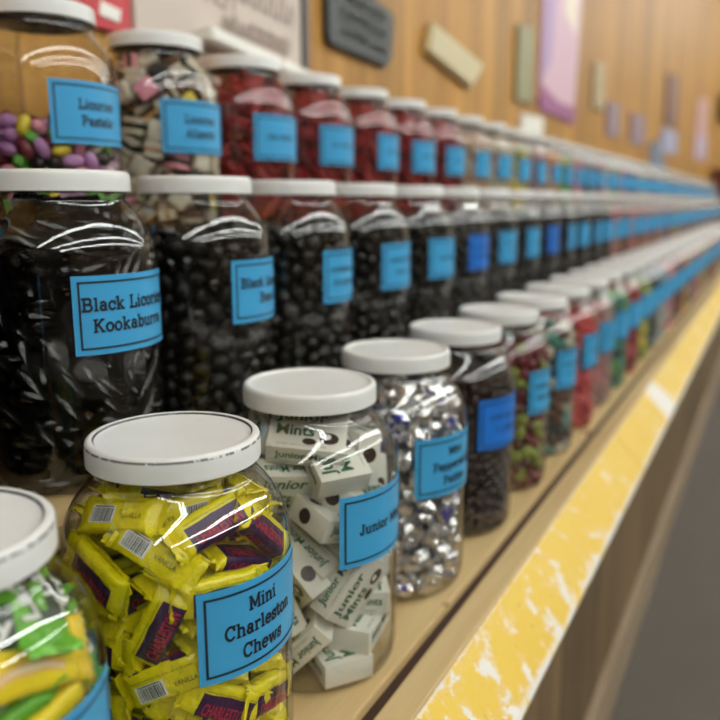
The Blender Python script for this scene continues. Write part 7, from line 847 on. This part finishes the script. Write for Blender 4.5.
def scrawl(bm, y0, z0, width, h, w, x, slope, seed):
    rnd = random.Random(seed); y = 0; pts = []
    while y < width:
        a = rnd.uniform(.5, 1) * h
        pts += [(y0 + y, z0 + y * slope), (y0 + y + h * .22, z0 + y * slope + a), (y0 + y + h * .4, z0 + y * slope + a * .8), (y0 + y + h * .36, z0 + y * slope + .04 * h)]
        y += h * rnd.uniform(.5, .72)
        if rnd.random() < .0: pen(bm, pts, w, x); pts = []; y += h * .5
    pen(bm, pts, w, x)

sg = empty('hand_lettered_sign', (WX, 1.16, 1.36)); tag(sg, 'large off-white hand-lettered sign with dark right frame on the plank wall behind top jars', 'sign')
I = Matrix.Translation((.86, -1.16, -1.36))
def sub(o, root, inv): o.parent = root; o.matrix_parent_inverse = inv; return o
sub(plaque('board', [(.925, 1.345), (1.385, 1.325), (1.385, 1.92), (.925, 1.92)], M['board'], .010, .002), sg, I)
sub(plaque('frame', [(1.3855, 1.32), (1.402, 1.319), (1.402, 1.93), (1.3855, 1.93)], M['frame_dark'], .018, .002), sg, I)
sub(plaque('front_strip', [(1.06, 1.402), (1.375, 1.374), (1.375, 1.394), (1.06, 1.424)], M['frame_white'], .034, .003, x0=WX + .011), sg, I)  # bright white strip standing out from the lower part of the board
bm = bmesh.new()
for (y0, z0, w_, h, sd) in ((.95, 1.505, .1, .06, 1), (1.09, 1.47, .05, .07, 2), (1.17, 1.49, .17, .05, 3), (1.13, 1.435, .2, .028, 4), (.95, 1.60, .38, .07, 5), (.96, 1.72, .36, .06, 6)):
    bm = bmesh.new(); scrawl(bm, y0, z0, w_, h, .0065, WX + .0112, -.06, sd); sub(obj('lettering', bm, M['pencil']), sg, I)
rd = empty('red_sign', (WX, .88, 1.38)); tag(rd, 'small red sign with white patch left of the big off-white sign', 'sign'); I2 = Matrix.Translation((.86, -.88, -1.38))
sub(plaque('panel', [(.80, 1.385), (.918, 1.385), (.918, 1.62), (.80, 1.62)], M['sign_red'], .010, .002), rd, I2)
sub(plaque('white_patch', [(.855, 1.402), (.893, 1.398), (.897, 1.416), (.858, 1.421)], M['frame_white'], .0125, .001), rd, I2)
cs = empty('slate_plaque', (WX, 1.64, 1.47)); tag(cs, 'dark slate plaque with chalk lines hanging crooked on the plank wall', 'sign'); I3 = Matrix.Translation((.86, -1.64, -1.47))
sub(plaque('slate', [(1.482, 1.478), (1.50, 1.468), (1.76, 1.462), (1.785, 1.478), (1.80, 1.575), (1.785, 1.59), (1.50, 1.62), (1.478, 1.60)], M['slate'], .016, .004), cs, I3)
bm = bmesh.new()
for z, sd in ((1.575, 3), (1.54, 4), (1.505, 5)): scrawl(bm, 1.52, z - .006, .23,   .020, .009, WX + .0165, -.05, sd)
sub(obj('chalk_lettering', bm, M['chalk']), cs, I3)
plaque('cream_plaque', [(1.995, 1.535), (2.34, 1.484), (2.445, 1.565), (2.03, 1.612)], M['cream'], .022, .006, label='cream coloured plaque hanging crooked to the right of the dark slate plaque', cat='sign')
plaque('narrow_plaque', [(2.815, 1.50), (3.02, 1.51), (3.01, 1.775), (2.815, 1.755)], M['olive_p'], .015, .004, label='narrow grey green plaque just left of the pink and lilac banner', cat='sign')
bn = empty('hanging_banner', (WX, 3.47, 1.5)); tag(bn, 'tall pink and lilac banner hanging on the plank wall, plum lower edge', 'banner'); I4 = Matrix.Translation((.86, -3.47, -1.5))
sub(plaque('cloth', [(3.13, 1.55), (3.72, 1.535), (3.80, 2.35), (3.13, 2.35)], M['ban_pink'], .010, .002), bn, I4)
sub(plaque('lilac_print', [(3.135, 1.60), (3.28, 1.70), (3.34, 2.34), (3.135, 2.34)], M['ban_lilac'], .0115, 0), bn, I4)
sub(plaque('plum_edge', [(3.13, 1.505), (3.73, 1.495), (3.735, 1.565), (3.42, 1.56), (3.135, 1.60)], M['ban_plum'], .012, .001), bn, I4)
sub(plaque('cream_print', [(3.45, 1.92), (3.68, 1.86), (3.70, 2.34), (3.50, 2.34)], M['ban_cream'], .0115, 0), bn, I4)
plaque('price_card', [(2.90, 1.375), (3.19, 1.375), (3.19, 1.475), (2.90, 1.465)], M['frame_white'], .015, .002, label='white card below the pink and lilac banner, behind the top row lids', cat='card')
plaque('narrow_plaque', [(4.10, 1.605), (4.41, 1.615), (4.37, 1.85), (4.10, 1.82)], M['greyp'], .015, .003, label='narrow grey tan plaque right of the pink and lilac banner', cat='sign')
plaque('narrow_plaque', [(4.50, 1.50), (4.87, 1.515), (4.85, 1.70), (4.49, 1.675)], M['purple_p'], .015, .003, label='small dusty purple plaque just right of and below the narrow grey tan plaque', cat='sign')
plaque('narrow_plaque', [(5.29, 1.51), (5.85, 1.53), (5.82, 1.72), (5.27, 1.69)], M['purple_p'], .015, .003, label='small purple grey plaque between the dusty purple plaque and the blue tags', cat='sign')
plaque('narrow_plaque', [(6.90, 1.76), (7.66, 1.79), (7.55, 2.20), (6.85, 2.14)], M['violet_p'], .02, .003, label='tall dusky violet plaque above the pale blue tag', cat='sign')
plaque('paper_tag', [(6.75, 1.535), (7.75, 1.565), (7.70, 1.755), (6.72, 1.72)], M['sky_p'], .02, .003, label='pale blue tag just under the dusky violet plaque', cat='tag')
plaque('paper_tag', [(6.22, 1.385), (7.20, 1.405), (6.70, 1.53), (6.66, 1.60), (6.20, 1.58)], M['steel_p'], .02, .003, label='steel blue tag touching the top jar lids below the pale blue tag', cat='tag')
pn = empty('pennant', (WX, 10.2, 1.6)); tag(pn, 'tall mauve pennant with lavender lower half near the far end of the wall', 'banner'); I5 = Matrix.Translation((.86, -10.2, -1.6))
sub(plaque('cloth', [(9.5, 1.60), (11.1, 1.65), (10.7, 2.38), (9.5, 2.24)], M['mauve_p'], .012, .002), pn, I5)
sub(plaque('lavender_print', [(9.6, 1.63), (11.0, 1.67), (10.85, 1.93), (9.6, 1.88)], M['lav_p'], .0135, 0), pn, I5)
# wreath and cabinet at the far end
bm = bmesh.new(); rnd = random.Random(3)
for i in range(24):
    for j in range(8):
        pass
R0, r0 = .15, .06; rings = []
for i in range(28):
    a = 2 * PI * i / 28; ring = []
    for j in range(10):
        b = 2 * PI * j / 10; r = r0 * (1 + rnd.uniform(-.25, .25)); ring.append(bm.verts.new(((r * math.sin(b)) * .8, (R0 + r * math.cos(b)) * math.cos(a) * 1.6, (R0 + r * math.cos(b)) * math.sin(a))))
    rings.append(ring)
for i in range(28):
    a, b = rings[i], rings[(i + 1) % 28]
    for j in range(10): bm.faces.new((a[j], b[j], b[(j + 1) % 10], a[(j + 1) % 10]))
bmesh.ops.recalc_face_normals(bm, faces=bm.faces)
w = obj('wreath', bm, M['wreath']); w.location = (WX + .07, 12.6, 2.44); tag(w, 'dark brown wreath high on the wall at the far right edge', 'wreath')
cb = empty('cabinet', (-.55, 12.9, 0)); tag(cb, 'red brown wooden cabinet beyond the far end of the jar rows', 'cabinet')
bm = bmesh.new(); add_box(bm, -.28, .12, -.7, .9, .04, 1.56, .006); obj('carcass', bm, M['redwood'], cb)
bm = bmesh.new(); add_box(bm, -.30, .15, -.74, .94, 1.561, 1.60, .006); obj('cabinet_top', bm, M['redwood'], cb)
bm = bmesh.new(); add_box(bm, -.26, .10, -.68, .88, 0, .04, 0); obj('plinth', bm, M['wreath'], cb)
for y in (-.66, .13):
    bm = bmesh.new(); add_box(bm, .121, .14, y, y + .74, .08, 1.52, .004); d = obj('door', bm, M['redwood'], cb)
    bm = bmesh.new(); add_box(bm, .141, .16, y + (.66 if y < 0 else .05), y + (.69 if y < 0 else .08), .75, .87, .004); obj('door_handle', bm, M['wreath'], d)

# ------------------------------------------------------------------ world, camera
wd = bpy.data.worlds.new('World'); SC.world = wd; wd.use_nodes = True
bg = wd.node_tree.nodes.get('Background') or wd.node_tree.nodes.new('ShaderNodeBackground')
bg.inputs[0].default_value = (1., 1., 1., 1); bg.inputs[1].default_value = .30

cd = bpy.data.cameras.new('Camera'); cam = bpy.data.objects.new('Camera', cd); COL.objects.link(cam)
cd.sensor_width = 36; cd.lens = 785.3 / 720 * 36; cd.clip_start = .02
cam.location = (0, 0, 1.15); cam.rotation_mode = 'XYZ'
cam.rotation_euler = (PI / 2 - .1986, 0, .4803)
cd.dof.use_dof = True; cd.dof.focus_distance = .53; cd.dof.aperture_fstop = 4.2
SC.camera = cam

SC.cycles.transparent_max_bounces = 40
SC.cycles.max_bounces = 8
SC.cycles.use_denoising = True
SC.cycles.sample_clamp_indirect = 6
vs = SC.view_settings
vs.view_transform = 'Standard'; vs.look = 'None'; vs.exposure = -0.67; vs.gamma = 1.0; vs.use_curve_mapping = False
